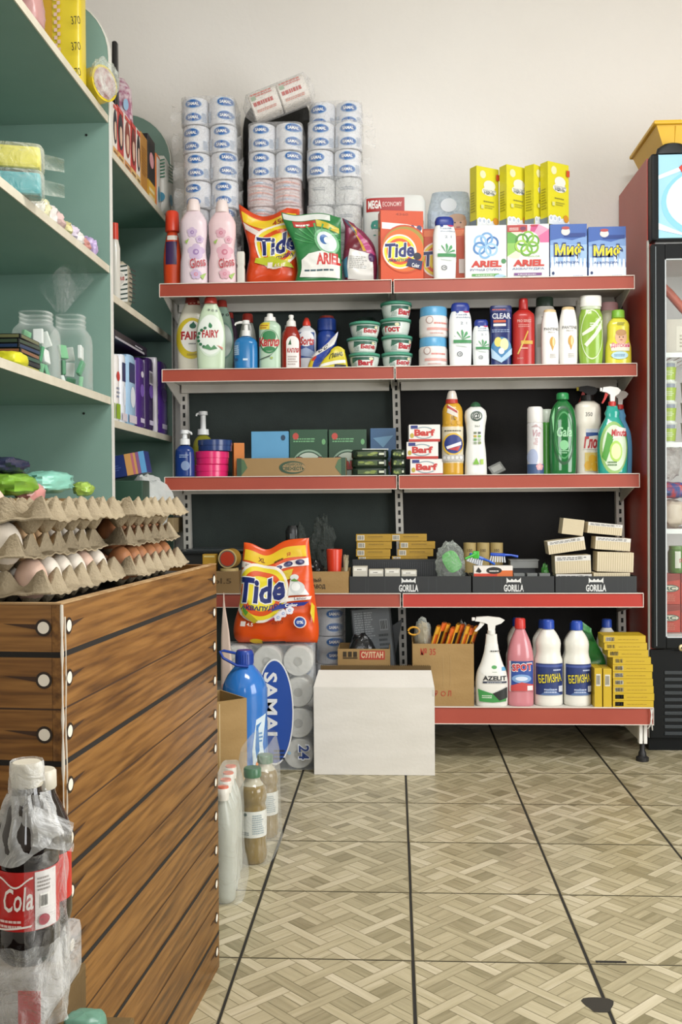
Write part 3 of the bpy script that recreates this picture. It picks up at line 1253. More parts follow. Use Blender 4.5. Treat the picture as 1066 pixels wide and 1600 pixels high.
def pack_proto(styles, fm, r, h, seed, ears=(-1,)):
    root = thing('toilet_paper_pack', '-', 'toilet paper', (0, 0, 0))
    k = 0
    for iy, y in enumerate((r, 3 * r)):
        for x in (-r, r):
            roll_mesh(r * .985, h - .003, styles[k % 2] if iy == 0 else 'plain', seed + k).build('roll', root, (x, y, 0.001))
            k += 1
    mb = MB()
    secs = []
    for i in range(7):
        z = (h + .0005) * i / 6
        q = 1 + .006 * math.sin(i * 2.1 + seed)
        secs.append((z + .001, 2 * r * 1.004 * q, 2 * r * 1.004, 7, 0, 2 * r))
    mb.loft(secs, fm, N=44)
    rr = random.Random(seed)
    for s_ in ears:
        ln = rr.uniform(.016, .026) if (len(ears) > 1 and s_ > 0) else rr.uniform(.035, .06)
        zc, za, zb = h * rr.uniform(.35, .65), h * rr.uniform(.02, .2), h * rr.uniform(.7, .98)
        mb.grid(lambda u, v: (s_ * (2 * r + ln * u), .8 * r + .016 * math.sin(6 * v + seed) * u, (za + (zb - za) * v) * (.6 + .4 * u) + zc * .4 * (1 - u)), 6, 12, fm)
    mb.build('film_wrapper', root)
    return root


SR = 3.85 / F
rr_ = .0528
hh_ = 43.0 * SR
packA = pack_proto('ab', f_wrap, rr_, hh_, 3, (-1, 1))
packB = pack_proto('ca', f_wrap, rr_, hh_, 8, (-1, 1))
packC = pack_proto('ab', f_wrap, rr_, hh_, 15, ())
packD = pack_proto('ca', f_wrap, rr_, hh_, 18, (1,))
packE = pack_proto('aa', f_wrap, rr_, hh_, 19, (1,))
packP = pack_proto(('pink', 'pink'), f_pink, rr_, hh_, 5, ())
packG = pack_proto(('plain', 'plain'), f_grey, rr_, hh_, 6, ())
used = set()
YT = 3.858


def put_pack(pr, px, k, label, group, rz=0, dy=0):
    x = P(px, 400, YT + .05).x
    loc = (x, YT + dy, Z1 + k * (hh_ + .0012))
    if pr.name in used:
        return dup(pr, loc, rz, label, group=group)
    used.add(pr.name)
    pr.location = loc
    pr.rotation_euler = (0, 0, rz)
    pr['label'] = label
    pr['group'] = group
    return pr


rj = random.Random(4)
names = {'left': (330, [packA, packB, packA, packB, packA, packB, packA], 0),
         'middle': (431, [packG, packP, packP, packP, packC, packC], 0),
         'right': (523, [packG, packG, packG, packG, packD, packE, packD], 0)}
KIND = {id(packP): 'pinkish', id(packG): 'grey-wrapped'}
for st, (px, seq, _) in names.items():
    n_ = len(seq)
    for k, pr in enumerate(seq):
        put_pack(pr, px + rj.uniform(-2.2, 2.2), k, '%s two-roll-wide toilet paper pack, %s from the top of the %s stack' % (KIND.get(id(pr), 'blue-printed'), ORD[n_ - 1 - k] if k < n_ - 1 else 'first', st), 'toilet paper packs on the top shelf', 0, .078 if (st == 'right' and k == n_ - 1) else rj.uniform(-.003, .003))
# red-printed pack lying tilted on top
c = P(435, 150, 3.83)
tp = thing('toilet_paper_pack', 'red-printed white paper pack lying tilted on top of the middle stack', 'toilet paper', (c.x, 3.878, c.z + .006), 0, 'toilet paper packs on the top shelf', rot=(0, math.radians(-20), 0))
L, r2 = 47 * SR, 23 * SR
for x in (-L / 2, L / 2):
    mb = MB()
    mb.loft([(-L / 2 + .002, .045, .045, 3.2, 0, 0), (-L / 2 + .006, .05, .05, 3.2, 0, 0), (L / 2 - .006, .05, .05, 3.2, 0, 0), (L / 2 - .002, .045, .045, 3.2, 0, 0)], M('#ece6df', .6), N=30)
    mb.v = [(v[2], v[1], -v[0]) for v in mb.v]
    d = D(mb, lambda u, v, e: ((u - .5) * L * .96, -.0502 - e, (v - .5) * .085), L * .96, .085)
    d.lines(.1, .35, .9, .55, 1, '#c0504a', 12, .9)
    d.lines(.1, .75, .9, .95, 2, '#cf6d62', 3)
    d.rect(.08, .62, .25, .8, '#9fb59a')
    d.lines(.15, .05, .9, .2, 2, '#cf8d82', 4)
    mb.build('roll', tp, (x, 0, 0))
mb = MB()
secs = [(-L - .03, .012, .03, 3, 0, 0), (-L - .002, .053, .053, 4, 0, 0), (0, .0535, .0535, 4, 0, 0), (L + .002, .053, .053, 4, 0, 0), (L + .02, .03, .03, 3, 0, 0)]
mb.loft(secs, f_wrap, N=30)
mb.v = [(v[2], v[1], -v[0]) for v in mb.v]
mb.build('film_wrapper', tp)
# black bundle behind the stacks
mb = MB()
xa, xb = P(380, 300, 4.10).x, P(492, 300, 4.10).x
zt = P(430, 166, 4.10).z
m_bag = noisy('black_polythene', '#141414', '#1d1e1d', (8, 8, 8), .4, 3, .4, 30)
blob(mb, (0, 0, (zt - Z1) / 2), ((xb - xa) / 2, .035, (zt - Z1) / 2), m_bag, .04, 2, 3, n=6, N=36, K=24)
zmin = min(v[2] for v in mb.v)
mb.v = [(v[0], v[1], v[2] - zmin) for v in mb.v]
solo(mb, 'black_bundle', 'tall black plastic bundle standing against the wall behind the middle toilet paper stack', 'bundle', ((xa + xb) / 2, 4.115, Z1))

# ---------- top shelf, left section, front row
m_or = M('#d2481f', .3)
bottle('detergent_bottle', 'orange bottle with orange cap at the left end of the top shelf', 'bottle', 257, 285, 331, 3.825, Z1,
       [(0, .8), (.03, .95), (.35, 1), (.55, .85), (.7, .6), (.74, .5)], m_or,
       [('cap', [(.73, .62), (.74, .78), (.98, .72), (1, .6)], M('#d63f22', .35), {})], dep=.8,
       art=lambda d: (d.rect(.2, .3, .8, .6, '#3a2350'), d.rect(.28, .62, .8, .68, '#e9e4dc')))


def flower(d, u, v, r, c1, c2):
    k = d.w / d.h
    for i in range(5):
        a = 2 * PI * i / 5 + .3
        d.ell(u + .6 * r * math.cos(a), v + .6 * r * k * math.sin(a), .55 * r, .55 * r * k, c1, 12)
        d.e -= d.step
    d.e += d.step
    d.ell(u, v, .42 * r, .42 * r * k, c2, 12)
    d.ell(u + .05 * r, v, .2 * r, .2 * r * k, c1, 10)


def softener(pink):
    a, b = ('#dba9b6', '#c9788c') if pink else ('#c9b3d0', '#9d7fb0')

    def art(d):
        for (u, v, r) in ((.62, .38, .26), (.5, .60, .16), (.75, .52, .12)):
            flower(d, u, v, r, a, b)
        d.poly([(.25, .5), (.4, .53), (.32, .47)], '#9fbf62')
        d.poly([(.75, .10), (.95, .14), (.85, .06)], '#9fbf62')
        flower(d, .62, .12, .16, a, '#d4899a')
        d.txt('Gloss', .42, .2, .92, .31, '#b8444e', .015, .25, tilt=.25)
    return art


GL = [(0, .92), (.02, 1), (.25, .98), (.42, .86), (.62, .98), (.72, .98), (.82, .7), (.86, .5)]
for i, (a, b, pt) in enumerate(((283, 326, 312), (327.5, 370.5, 314))):
    c = ('#e6d5dc', '#ecd0d4')[i]
    bottle('fabric_softener', ('pale lilac fabric softener bottle with flowers, the left one of the pair', 'pale pink fabric softener bottle with roses, the right one of the pair')[i], 'bottle', a, b, pt, 3.79, Z1, GL, M(c, .3),
           [('cap', [(.855, .46), (.86, .5), (.93, .45), (.985, .38), (1, .3)], M('#eadbd8', .35), {})], softener(i), dep=.62, n=2.6, group='fabric softener bottles')
# milky tub between softener and bag
bottle('plastic_tub', 'low milky white plastic container between pink softener and orange bag', 'container', 372, 384, 394, 3.785, Z1,
       [(0, .9), (.03, 1), (.5, 1), (.53, .9), (.6, .9), (.63, 1), (.95, 1), (1, .9)], M('#d8d5cc', .4), dep=.9, n=5)


def swirl(d, u, v, r, cols, t=.32):
    """flower mark made of looping bands"""
    k = d.w / d.h
    n = len(cols)
    for i in range(n):
        a = 2 * PI * i / n + .4
        cu, cv = u + r * .52 * math.cos(a), v + r * .52 * k * math.sin(a)
        d.ring(cu, cv, r * .5, r * .5 * k, t, cols[i], N=22)
        d.e -= d.step * .6


def tide_logo(d, cu, cv, r, sub=True, white=True):
    k = d.w / d.h
    if white:
        d.ell(cu, cv, r * 1.1, r * 1.1 * k, '#f2e9dc', 36)
    d.ell(cu, cv, r, r * k, '#e8d331', 36)
    d.ring(cu, cv, r * .84, r * .84 * k, .22, '#db5520')
    d.ell(cu, cv, r * .6, r * .6 * k, '#eedc3c', 30)
    d.txt('Tide', cu - r * .99, cv - r * .42 * k, cu + r * .99, cv + r * .58 * k, WHITE, .07, .15, tilt=.08)
    d.txt('Tide', cu - r * .94, cv - r * .38 * k, cu + r * .94, cv + r * .54 * k, NAVY, .035, .15, tilt=.08)
    if sub:
        d.txt('АКВАПУДРА', cu - r * .75, cv - r * .66 * k, cu + r * .85, cv - r * .46 * k, NAVY, .03, tilt=.06)


def art_tide_small(d):
    d.rect(.04, .80, .95, .93, '#e9c52c')
    d.txt('450 г', .55, .83, .9, .90, '#a8401c', .02)
    d.poly([(.03, .70), (.9, .62), (.93, .67), (.03, .79)], '#e6dcd4')
    tide_logo(d, .60, .53, .40)
    d.poly([(.15, .30), (.45, .36), (.95, .22), (.9, .27), (.5, .41), (.16, .36)], '#b8bf2c')
    d.rect(.42, .24, .52, .32, '#eee4da')
    d.txt('4.5 кг', .56, .24, .78, .30, '#f0d9c8', .02)
    d.ell(.72, .01, .13, .04, '#e2b83a')


bag('detergent_bag', 'crumpled orange detergent bag leaning left on the top shelf', 'bag', 3.803, Z1, 425, 443,
    [(0, 384, 462), (.12, 384, 466), (.4, 390, 466), (.7, 382, 470), (.85, 376, 470), (1, 374, 470)],
    lambda u: 309 + 10 * u + (16 * math.sin(PI * min(1, u * 1.25)) if u < .8 else 16 * math.sin(PI * min(1, u * 1.25))), lambda u: 442.5 - 1.5 * math.sin(5 * u) ** 2, .03, '#cf4519', art_tide_small, wr=.011, seed=4, wfreq=16, fat=.45, back=.3)


def art_ariel_bag(d):
    d.rect(.02, .90, .82, .985, '#d9ded9')
    d.rect(.16, .80, .56, .89, '#b8352c')
    d.lines(.2, .82, .52, .87, 1, WHITE, 2)
    d.poly([(.57, .80), (.97, .74), (.97, .82), (.57, .90)], '#cdb62f')
    for i in range(9):
        a = PI * (.1 + .1 * i)
        d.poly([(.55, .55), (.55 + .5 * math.cos(a), .55 + .30 * math.sin(a)), (.55 + .5 * math.cos(a + .07), .55 + .30 * math.sin(a + .07))], '#4fa35f')
        d.e -= d.step
    d.ell(.72, .58, .24, .19, '#7db98a', 26, .5)
    d.ell(.72, .58, .19, .15, '#dfe8ea', 26, .5)
    d.ell(.67, .61, .09, .07, '#2f66a8', 20)
    d.ell(.72, .60, .06, .05, '#dfe8ea', 20)
    d.poly([(.1, .08), (.97, .06), (.97, .36), (.6, .45), (.3, .42), (.12, .32)], '#e6e5df')
    d.txt('ARIEL', .45, .25, .99, .42, '#c5312c', .045, .1)
    d.lines(.18, .16, .95, .21, 1, '#32525c', 5)


bag('detergent_bag', 'green laundry capsule pouch leaning beside the orange bag', 'bag', 3.762, Z1, 488, 443,
    [(0, 462, 536), (.2, 466, 536), (.5, 462, 535), (.8, 448, 535), (1, 441, 535)],
    lambda u: 328 + 9 * u + 3 * math.sin(7 * u), lambda u: 442, .024, '#2d7a42', art_ariel_bag, wr=.004, seed=12, back=.4)


def art_rain(d):
    d.poly([(0, .5), (.2, .72), (.45, .97), (.7, .5)], '#6d2030')
    d.poly([(.35, .9), (.5, .97), (.95, .5), (.6, .5)], '#c99b2d')
    d.poly([(.5, .75), (.6, .85), (1, .45), (.75, .45)], '#b64a80')
    d.poly([(.15, .95), (.5, .75), (.45, 1), (.12, 1)], '#50596c')
    d.poly([(.1, .06), (.92, .04), (.85, .46), (.2, .52)], '#dcdad5')
    d.lines(.2, .22, .72, .42, 7, '#9a9a98', 4)
    d.poly([(.0, .1), (.12, .08), (.15, .4), (.02, .35)], '#4b7f9d')
    d.ell(.84, .40, .09, .07, '#512d5e')


bag('detergent_bag', 'small pouch with rainbow folded top and white print beside green pouch', 'bag', 3.775, Z1, 565, 443,
    [(0, 541, 590), (.3, 537, 592), (.6, 540, 588), (.85, 541, 572), (1, 537, 556)],
    lambda u: 337 + 10 * u, lambda u: 442, .03, '#7a2a48', art_rain, wr=.006, seed=21, fat=.5)


# paper towel and nappies at the back
def art_gigi(d):
    d.rect(.06, .82, .66, .965, '#ab2b2b')
    d.txt('MEGA', .09, .85, .30, .94, WHITE, .035)
    d.txt('ECONOMY', .32, .87, .62, .92, '#e8c9c2', .01)
    d.txt('gigi', .12, .52, .52, .78, '#2f8f80', .04)
    d.ell(.78, .72, .08, .06, '#8e7d3a')
    d.ell(.90, .70, .06, .05, '#8fb5a0')
    d.rect(.1, .1, .9, .4, '#d3dcd8')


mbx = fit(568, 667, 303, 3.88, Z1)
mb = MB()
w, h = mbx[1], mbx[2]
mb.loft([(0, w * .47, .055, 4, 0, 0), (.01, w * .5, .062, 4, 0, 0), (h - .02, w * .5, .062, 4, 0, 0), (h, w * .46, .05, 4, 0, 0)], M('#dcdfdc', .3), N=40)
art_gigi(D(mb, Shape([(0, 1, .1252 / w), (1, 1, .1252 / w)], w, h, 1, 4, 2).front, w, h, .01))
solo(mb, 'paper_towel_pack', 'white paper towel pack with red MEGA strip behind the orange box', 'paper towels', (mbx[0], 3.945, Z1))
mb = MB()
xc, w, h = fit(670, 742, 296, 3.89, Z1)
f_nap = film('bluish_wrap', '#cfe0ee', .42, .4, 30, .8)
mb.loft([(0, w * .46, .06, 4, 0, 0), (.01, w * .5, .065, 4, 0, 0), (h * .8, w * .5, .065, 4, 0, 0), (h, w * .4, .04, 3, 0, 0)], f_nap, N=36)
napp = thing('nappy_pack', 'bluish clear-wrapped nappy pack with a baby picture behind the white shampoo', 'nappies', (xc, 3.955, Z1))
mb.build('film_wrapper', napp)
mb = MB()
for i in range(5):
    mb.box(-w * .44 + i * w * .176, -w * .44 + i * w * .176 + w * .165, -.05, .05, .002, h * .80, M('#dfe6ee', .8), .012)
mb.build('nappies', napp)
mb = MB()
d = D(mb, Shape([(0, 1, .131 / w), (1, 1, .131 / w)], w, h, 1, 4, 2).front, w, h, .01, e0=.002)
d.ell(.45, .84, .17, .07, '#c9d0d6')
d.ell(.64, .66, .19, .085, '#c49a80')
d.ell(.63, .71, .18, .04, '#b08d70')
d.ell(.58, .66, .02, .008, '#40302a')
d.ell(.70, .66, .02, .008, '#40302a')
d.ell(.65, .615, .05, .007, '#a85c50')
mb.build('label', napp)


# ---------- cartons, top shelf right
def art_tide_box(d):
    d.txt('4360', .35, .93, .65, .965, '#a33a18', .02)
    d.poly([(.03, .74), (.6, .72), (.97, .69), (.97, .77), (.6, .81), (.03, .83)], '#ece4df')
    for u in (.6, .74, .9):
        d.ell(u, .755, .06, .042, '#4a4668')
    d.ell(.56, .46, .56, .34, '#c4471a', 36)
    d.ell(.56, .46, .52, .315, '#a08c34', 36)
    d.ell(.52, .44, .48, .30, '#e46a2a', 36)
    tide_logo(d, .44, .42, .36)
    d.poly([(.58, .22), (.94, .17), (.97, .29), (.66, .33)], '#222c56')
    d.txt('Color', .72, .20, .90, .26, WHITE, .02, tilt=-.1)
    d.ell(.85, .36, .09, .05, '#222433')


def art_tide_side(d):
    d.ell(.5, .75, .4, .09, '#d2a62b')
    d.txt('Tide', .2, .72, .8, .79, '#272c5c', .03)
    d.rect(.2, .05, .8, .25, '#c98a6a')


carton('detergent_box', 'orange detergent box with yellow logo turned to show its left side', 'box', 596, 663, 329, YG, Z1, .055, '#cb4a1a', art_tide_box, rz=.18, left=art_tide_side)


def art_tide_back(d):
    d.rect(0, .86, 1, .97, '#e0763c')
    tide_logo(d, .36, .45, .40, False)
    d.rect(.86, .2, 1, .45, '#ded3cc')


carton('detergent_box', 'second orange detergent box half hidden behind the white shampoo bottle', 'box', 663, 727, 357, 3.835, Z1, .055, '#c9491b', art_tide_back)


def art_hs(d):
    d.ell(.36, .86, .07, .028, '#26408c')
    d.ell(.74, .89, .17, .05, '#c03a66')
    d.txt('head&', .3, .80, .78, .83, '#8090a8', .01)
    d.txt('shoulders', .3, .755, .9, .785, '#8090a8', .01)
    d.txt('2 1', .48, .66, .76, .70, '#9aa4b0', .01)
    for i in range(7):
        a = PI * (i - 3) / 5 + PI / 2
        d.poly([(.55, .42), (.55 + .3 * math.cos(a) - .04, .44 + .12 * math.sin(a)), (.55 + .34 * math.cos(a), .44 + .14 * math.sin(a)), (.55 + .3 * math.cos(a) + .06, .43 + .10 * math.sin(a))], '#4f9a63')
        d.e -= d.step * .5
    d.rect(.2, .37, .92, .42, '#3d8a52')
    d.poly([(.3, .33), (.75, .31), (.85, .35), (.4, .36)], '#d6e4de')
    d.ring(.45, .2, .11, .038, .25, '#4e5660')
    d.txt('48', .4, .19, .5, .21, '#4e5660', .01)


HS = [(0, .86), (.02, .92), (.3, .98), (.55, 1), (.7, .98), (.8, .9), (.86, .78), (.875, .7)]
HSC = [('cap', [(.865, .72), (.87, .78), (.93, .82), (.985, .72), (1, .6)], M('#24388c', .3), {'dep': .55, 'n': 2.6})]
bottle('shampoo_bottle', 'white shampoo bottle with blue cap on the top shelf in front of orange boxes', 'bottle', 677, 714, 340, 3.785, Z1, HS, M('#eceeed', .25), HSC, art_hs, dep=.5, n=2.6, rz=.12)


def art_ariel(color):
    def art(d):
        k = d.w / d.h
        if color:
            for i in range(14):
                a = 2 * PI * i / 14
                c = ['#c86a9a', '#e0b9c6', '#b9d07a', '#6cab4e', '#d58a9f', '#efe9e6', '#9cc46a'][i % 7]
                if a < 2.2:
                    c = ['#d16a98', '#dd9ab6', '#c2487f', '#e3c3cf'][i % 4]
                elif a < 4:
                    c = ['#5fa245', '#8cbf5a', '#d9e3c4'][i % 3]
                else:
                    c = '#e9e6e2'
                pts = [(.5, .66)]
                for b in (a, a + 2 * PI / 14):
                    R_ = min(.5 / max(abs(math.cos(b)), 1e-3), (.33 if math.sin(b) > 0 else .3) / max(abs(math.sin(b)), 1e-3))
                    pts.append((.5 + R_ * math.cos(b), .66 + R_ * math.sin(b)))
                d.poly(pts, c)
                d.e -= d.step
            d.e += d.step
            d.rect(0, 0, 1, .38, '#e6e5e3')
            d.rect(.0, .86, .48, .985, '#b03a34')
            d.lines(.05, .89, .28, .95, 2, '#e8d5d0', 1)
            d.ell(.38, .92, .07, .035, '#6d2c56')
            d.txt('480', .54, .95, .72, .985, '#c03c38', .02)
            d.ell(.5, .66, .28, .28 * k, '#e9eae4', 26)
            swirl(d, .48, .645, .30, ['#5d9a2d', '#86b83f', '#4b8a2f', '#a0c84e', '#6aa636', '#7db03c'])
            d.txt('COLOR', .5, .40, .78, .425, '#6aa04a', .01)
        else:
            d.ell(.5, .63, .33, .33 * k, '#e0e9f0', 26)
            swirl(d, .5, .63, .32, ['#3b6fae', '#6f9fd0', '#8fbbe0', '#4f83bd', '#7fafd8', '#9fc6e4'])
            d.ell(.93, .34, .06, .06 * k, '#4c8a58')
        d.txt('ARIEL', .14, .235, .88, .355, '#c43a2f', .05, .05)
        d.txt('АКВАПУДРА' if color else 'РУЧНАЯ СТИРКА', .12, .165, .88, .21, '#6f86ad', .015)
        d.rect(.16, .07, .82, .115, '#7a4a86' if color else '#5fa257')
        d.lines(.25, .082, .72, .104, 1, WHITE, 7)
        if color:
            d.ell(.34, .02, .06, .04 * k, '#3c3440'); d.ell(.46, .02, .06, .04 * k, '#3c3440')
        else:
            for i, c in enumerate(('#d9a441', '#8fb6d9', '#77a2cc')):
                d.rect(.04 + .12 * i, .0, .14 + .12 * i, .045, c)
            d.ell(.84, .05, .14, .05, '#aacbe0')
            d.poly([(.7, 0), (.98, .0), (.98, .07)], '#7fb2a0')
    return art


carton('detergent_box', 'white detergent box with blue looping flower mark on the top shelf', 'box', 728, 792.5, 352, YG, Z1, .055, '#e9e8e5', art_ariel(0))
carton('detergent_box', 'detergent box with green flower mark on pink and green rays', 'box', 793.5, 859, 350, YG, Z1, .055, '#e7e4e2', art_ariel(1))


def art_mif(d):
    d.rect(0, .62, 1, 1, '#3e62ab')
    d.poly([(0, .62), (1, .62), (1, .78), (.6, .70), (.3, .74), (0, .70)], '#7c9fd2')
    d.rect(0, .3, 1, .62, '#9dbce2')
    for i in range(9):
        u = .06 + .11 * i
        d.poly([(u - .09, 0), (u + .09, 0), (u + .02, .40 + .08 * math.sin(i * 2.3)), (u - .02, .40 + .08 * math.sin(i * 2.3))], '#d3e2f1' if i % 2 else '#e6eef6')
        d.e -= d.step * .8
    d.rect(0, 0, 1, .2, '#dfe9f3')
    d.rect(.38, .76, .96, .83, '#233f86')
    d.ell(.42, .86, .12, .07, '#d6d4d2')
    d.ell(.42, .925, .11, .03, '#b04a4a')
    d.txt('Миф', .10, .34, .92, .66, '#2a3f74', .075)
    d.txt('Миф', .13, .38, .89, .63, '#e3d12e', .035)
    d.txt('АКВАПУДРА', .14, .27, .78, .32, '#50699f', .02)
    d.lines(.62, .03, .9, .07, 1, '#6080b0', 3)
    d.ell(.08, .1, .035, .03, '#2b3c66')


carton('detergent_box', 'blue frosty detergent box with yellow letters, left one of two', 'box', 860.5, 918, 350, YG, Z1, .055, '#7fa3d6', art_mif, group='blue frosty detergent boxes')
carton('detergent_box', 'blue frosty detergent box with yellow letters at the shelf end, slightly lower', 'box', 920.5, 979, 354, YG, Z1, .055, '#7fa3d6', art_mif, group='blue frosty detergent boxes')


def art_nanny(d):
    d.ell(.28, .87, .13, .065, '#e3e0b4')
    d.ell(.55, .60, .32, .07, '#e6e4d8')
    d.ell(.57, .70, .26, .085, '#e6e4d8')
    d.txt('УШАСТЫЙ', .28, .60, .84, .64, '#7c8894', .01)
    d.txt('НЯНЬ', .32, .55, .8, .60, '#5e6a78', .03)
    d.lines(.3, .42, .85, .46, 1, '#8d8a3a', 6)
    d.lines(.36, .32, .8, .39, 2, '#a3a03a', 2)
    d.poly([(0, 0), (1, 0), (1, .08), (.8, .14), (.55, .10), (.3, .16), (0, .12)], '#d6dbe0')
    for u in (.12, .3, .5):
        d.ell(u, .10, .09, .05, '#e4e8ec'); d.ell(u, .10, .05, .03, '#b6c0cf')
    d.ell(.82, .12, .12, .06, '#cf8d2e')
    d.rect(.16, .30, .28, .36, '#cfd08a')
    d.rect(.84, .80, .99, .90, '#c9502f')


def art_nside(d):
    d.rect(0, 0, 1, .11, '#76848f')
    d.lines(.15, .25, .85, .6, 8, '#a39c20', 8)


SZ = P(800, 352, YG).z
hA = P(760, 352.5, YG + .02).z
nan = [(745, 260, .57, 728, 352, 'first from the left', 0), (792, 258, .60, 793, 350, 'second from the left', 0), (835, 257, .85, 793, 350, 'third from the left, turned most sideways', .004), (856, 254, .60, 860.5, 350, 'rightmost, front fully visible', -.008)]
for (px, pt, rz, qa, qt, w_, dy) in nan:
    lf = P(px, 300, 3.777)
    ztop = fit(qa, qa + 60, qt, YG, Z1)[2] + Z1 + (.0034 if px == 856 else .0006)
    h = P(px, pt, 3.79).z - ztop
    wd, dp = .105, .042
    mb = carton_mesh(wd, dp, h, '#d8cf2b', art_nanny, left=art_nside)
    cx = lf.x + math.cos(rz) * wd / 2 - math.sin(rz) * dp / 2
    cy = 3.777 + dy + math.sin(rz) * wd / 2 + math.cos(rz) * dp / 2
    solo(mb, 'baby_detergent_box', 'yellow baby detergent box standing on the white boxes, ' + w_, 'box', (cx, cy, ztop), rz, 'yellow boxes on top of the cartons')
# ================================================================== second shelf
PLAS = .28


def art_fairy(kind):
    def art(d):
        k = d.w / d.h
        if kind == 0:
            d.ell(.52, .44, .50, .27, '#d0bb2e', 36)
            d.ell(.54, .46, .36, .20, '#eceae2', 30)
            d.ell(.54, .50, .28, .17, '#eceae2', 30)
            d.txt('FAIRY', .20, .42, .92, .53, '#a8242a', .04)
            d.ell(.56, .60, .10, .035, '#23604a')
            d.poly([(.48, .61), (.64, .61), (.58, .66)], '#23604a')
            d.rect(.40, .885, .82, .955, '#8f2620')
            for u in (.45, .55, .65):
                d.ell(u + .03, .92, .035, .02, '#d9b59d')
            d.lines(.44, .36, .66, .39, 1, '#8a8f8c', 3)
            d.lines(.4, .22, .9, .26, 1, '#a7963a', 4)
        else:
            d.ell(.50, .47, .46, .29, '#cfdfcb', 36)
            d.ell(.50, .48, .43, .27, '#e4ebe2', 36)
            d.txt('FAIRY', .22, .44, .78, .545, '#b02a30', .04)
            d.ell(.5, .60, .06, .03, '#2b7a4a')
            d.poly([(.44, .61), (.56, .61), (.48, .65)], '#2b7a4a')
            for i in range(7):
                a = PI * (.62 + .12 * i)
                d.ell(.46 + .36 * math.cos(a), .44 + .14 * math.sin(a), .05, .022, '#2f6a48', 10, a)
                d.e -= d.step * .5
            d.poly([(.25, .30), (.42, .35), (.52, .30), (.62, .34), (.72, .29), (.5, .27)], '#4d8a5b')
            d.poly([(.7, .34), (.9, .27), (.88, .31)], '#cf8474')
            d.txt('9 0 5', .42, .80, .72, .83, '#36424a', .01, tilt=-.1)
    return art


FB = [(0, .86), (.015, .92), (.2, .97), (.4, 1), (.55, .97), (.68, .86), (.8, .68), (.88, .5), (.915, .42)]
FC = [('cap', [(.91, .42), (.915, .46), (.985, .42), (1, .36)], M('#a5342a', .35), {'dep': .9})]
FCd = [('cap', [(.91, .42), (.915, .46), (.985, .42), (1, .36)], M('#7d2a22', .35), {'dep': .9})]
bottle('dish_soap_bottle', 'creamy dish soap bottle with yellow ring label at the left end of the second shelf', 'bottle', 277, 327, 464, 3.835, Z2, FB, M('#dcd8c6', PLAS), FCd, art_fairy(0), dep=.55, n=2.6, group='oval dish soap bottles')
bottle('dish_soap_bottle', 'pale green dish soap bottle with red letters in front of another one', 'bottle', 308, 353, 465, 3.775, Z2, FB, M('#c3d6b8', PLAS), FC, art_fairy(1), dep=.40, n=2.6, group='oval dish soap bottles', rz=.1)
bottle('dish_soap_bottle', 'green dish soap bottle with red cap half hidden behind the pale green one', 'bottle', 330, 366, 470, 3.905, Z2, FB, M('#9dbba8', PLAS), FC, lambda d: (d.ell(.6, .45, .4, .25, '#7fa796', 30), d.ell(.6, .45, .36, .22, '#cfdcd2', 30), d.txt('9 0', .5, .78, .8, .82, '#30363a', .01)), dep=.5, n=2.6, group='oval dish soap bottles')
bottle('dish_soap_bottle', 'dark purple dish soap bottle with red cap, farthest back in the row', 'bottle', 345, 374, 489, 3.97, Z2, FB, M('#5d4a62', PLAS), FC, lambda d: d.ell(.6, .42, .36, .22, '#7a6a80', 24), dep=.6, n=2.6, group='oval dish soap bottles')


def pump(stem0, top, col, spout=-1, ln=.3, collar=.2):
    """white pump head on a bottle of width w, height h"""
    def f(root, w, h, sh):
        m = M(col, .3)
        mb = MB()
        c = collar * w
        mb.loft([(stem0 * h, c, c, 2, 0, 0), (stem0 * h + .022, c * .95, c * .95, 2, 0, 0), (stem0 * h + .024, c * .5, c * .5, 2, 0, 0), (top * h - .016, c * .45, c * .45, 2, 0, 0), (top * h - .014, c * .8, c * .8, 2, 0, 0), (top * h, c * .75, c * .75, 2, 0, 0)], m, N=20)
        mb.tube([(0, 0, top * h - .007), (spout * ln * w * .6, -.004, top * h - .007), (spout * ln * w, -.006, top * h - .011), (spout * ln * w * 1.08, -.006, top * h - .018)], [.006, .005, .0042, .004], m, 8)
        mb.build('pump', root)
    return f


def art_soap(d):
    d.rect(.05, .28, .28, .55, '#4d83b5')
    d.lines(.06, .3, .26, .5, 5, '#cfe0ee', 3)
    d.rect(.42, .18, .62, .22, '#cfe2f2')
    d.ell(.15, .2, .08, .03, '#2d5580')


SOAP = [(0, .92), (.02, .98), (.3, 1), (.52, .98), (.6, .86), (.655, .55), (.68, .34)]
bottle('hand_soap_bottle', 'blue hand soap bottle with white pump on the second shelf', 'bottle', 367, 404, 501, 3.785, Z2, SOAP, M('#2a78b4', .15), (), art_soap, dep=.75, n=2.8, custom=pump(.68, 1.0, '#e4e4e0', -1, .42, .2))
bottle('dish_soap_bottle', 'clear bottle with dark red cap behind the blue hand soap', 'bottle', 374, 402, 491, 3.87, Z2, FB, M('#8d9088', PLAS), [('cap', [(.85, .55), (.86, .62), (.98, .58), (1, .5)], M('#a03026', .35), {})], None, dep=.6, group='oval dish soap bottles')


def art_kap(d):
    d.rect(.06, .70, .52, .83, '#d6c33a')
    d.lines(.1, .72, .48, .80, 2, '#a35a2a', 2)
    d.ell(.5, .49, .42, .21, '#2f7d4a', 32)
    d.ell(.5, .5, .38, .19, '#cfd9c4', 32)
    d.ell(.5, .58, .3, .10, '#2f7d4a', 24)
    d.txt('Капля', .07, .40, .93, .56, '#b5262c', .045)
    d.ell(.5, .36, .26, .04, '#2f7d4a', 20)
    d.poly([(.05, .16), (.5, .22), (.8, .34), (.55, .25), (.1, .18)], '#3a4a40')
    d.rect(.0, .0, 1, .01, '#86b39c')
    d.ell(.6, .2, .06, .02, '#9fb35a')


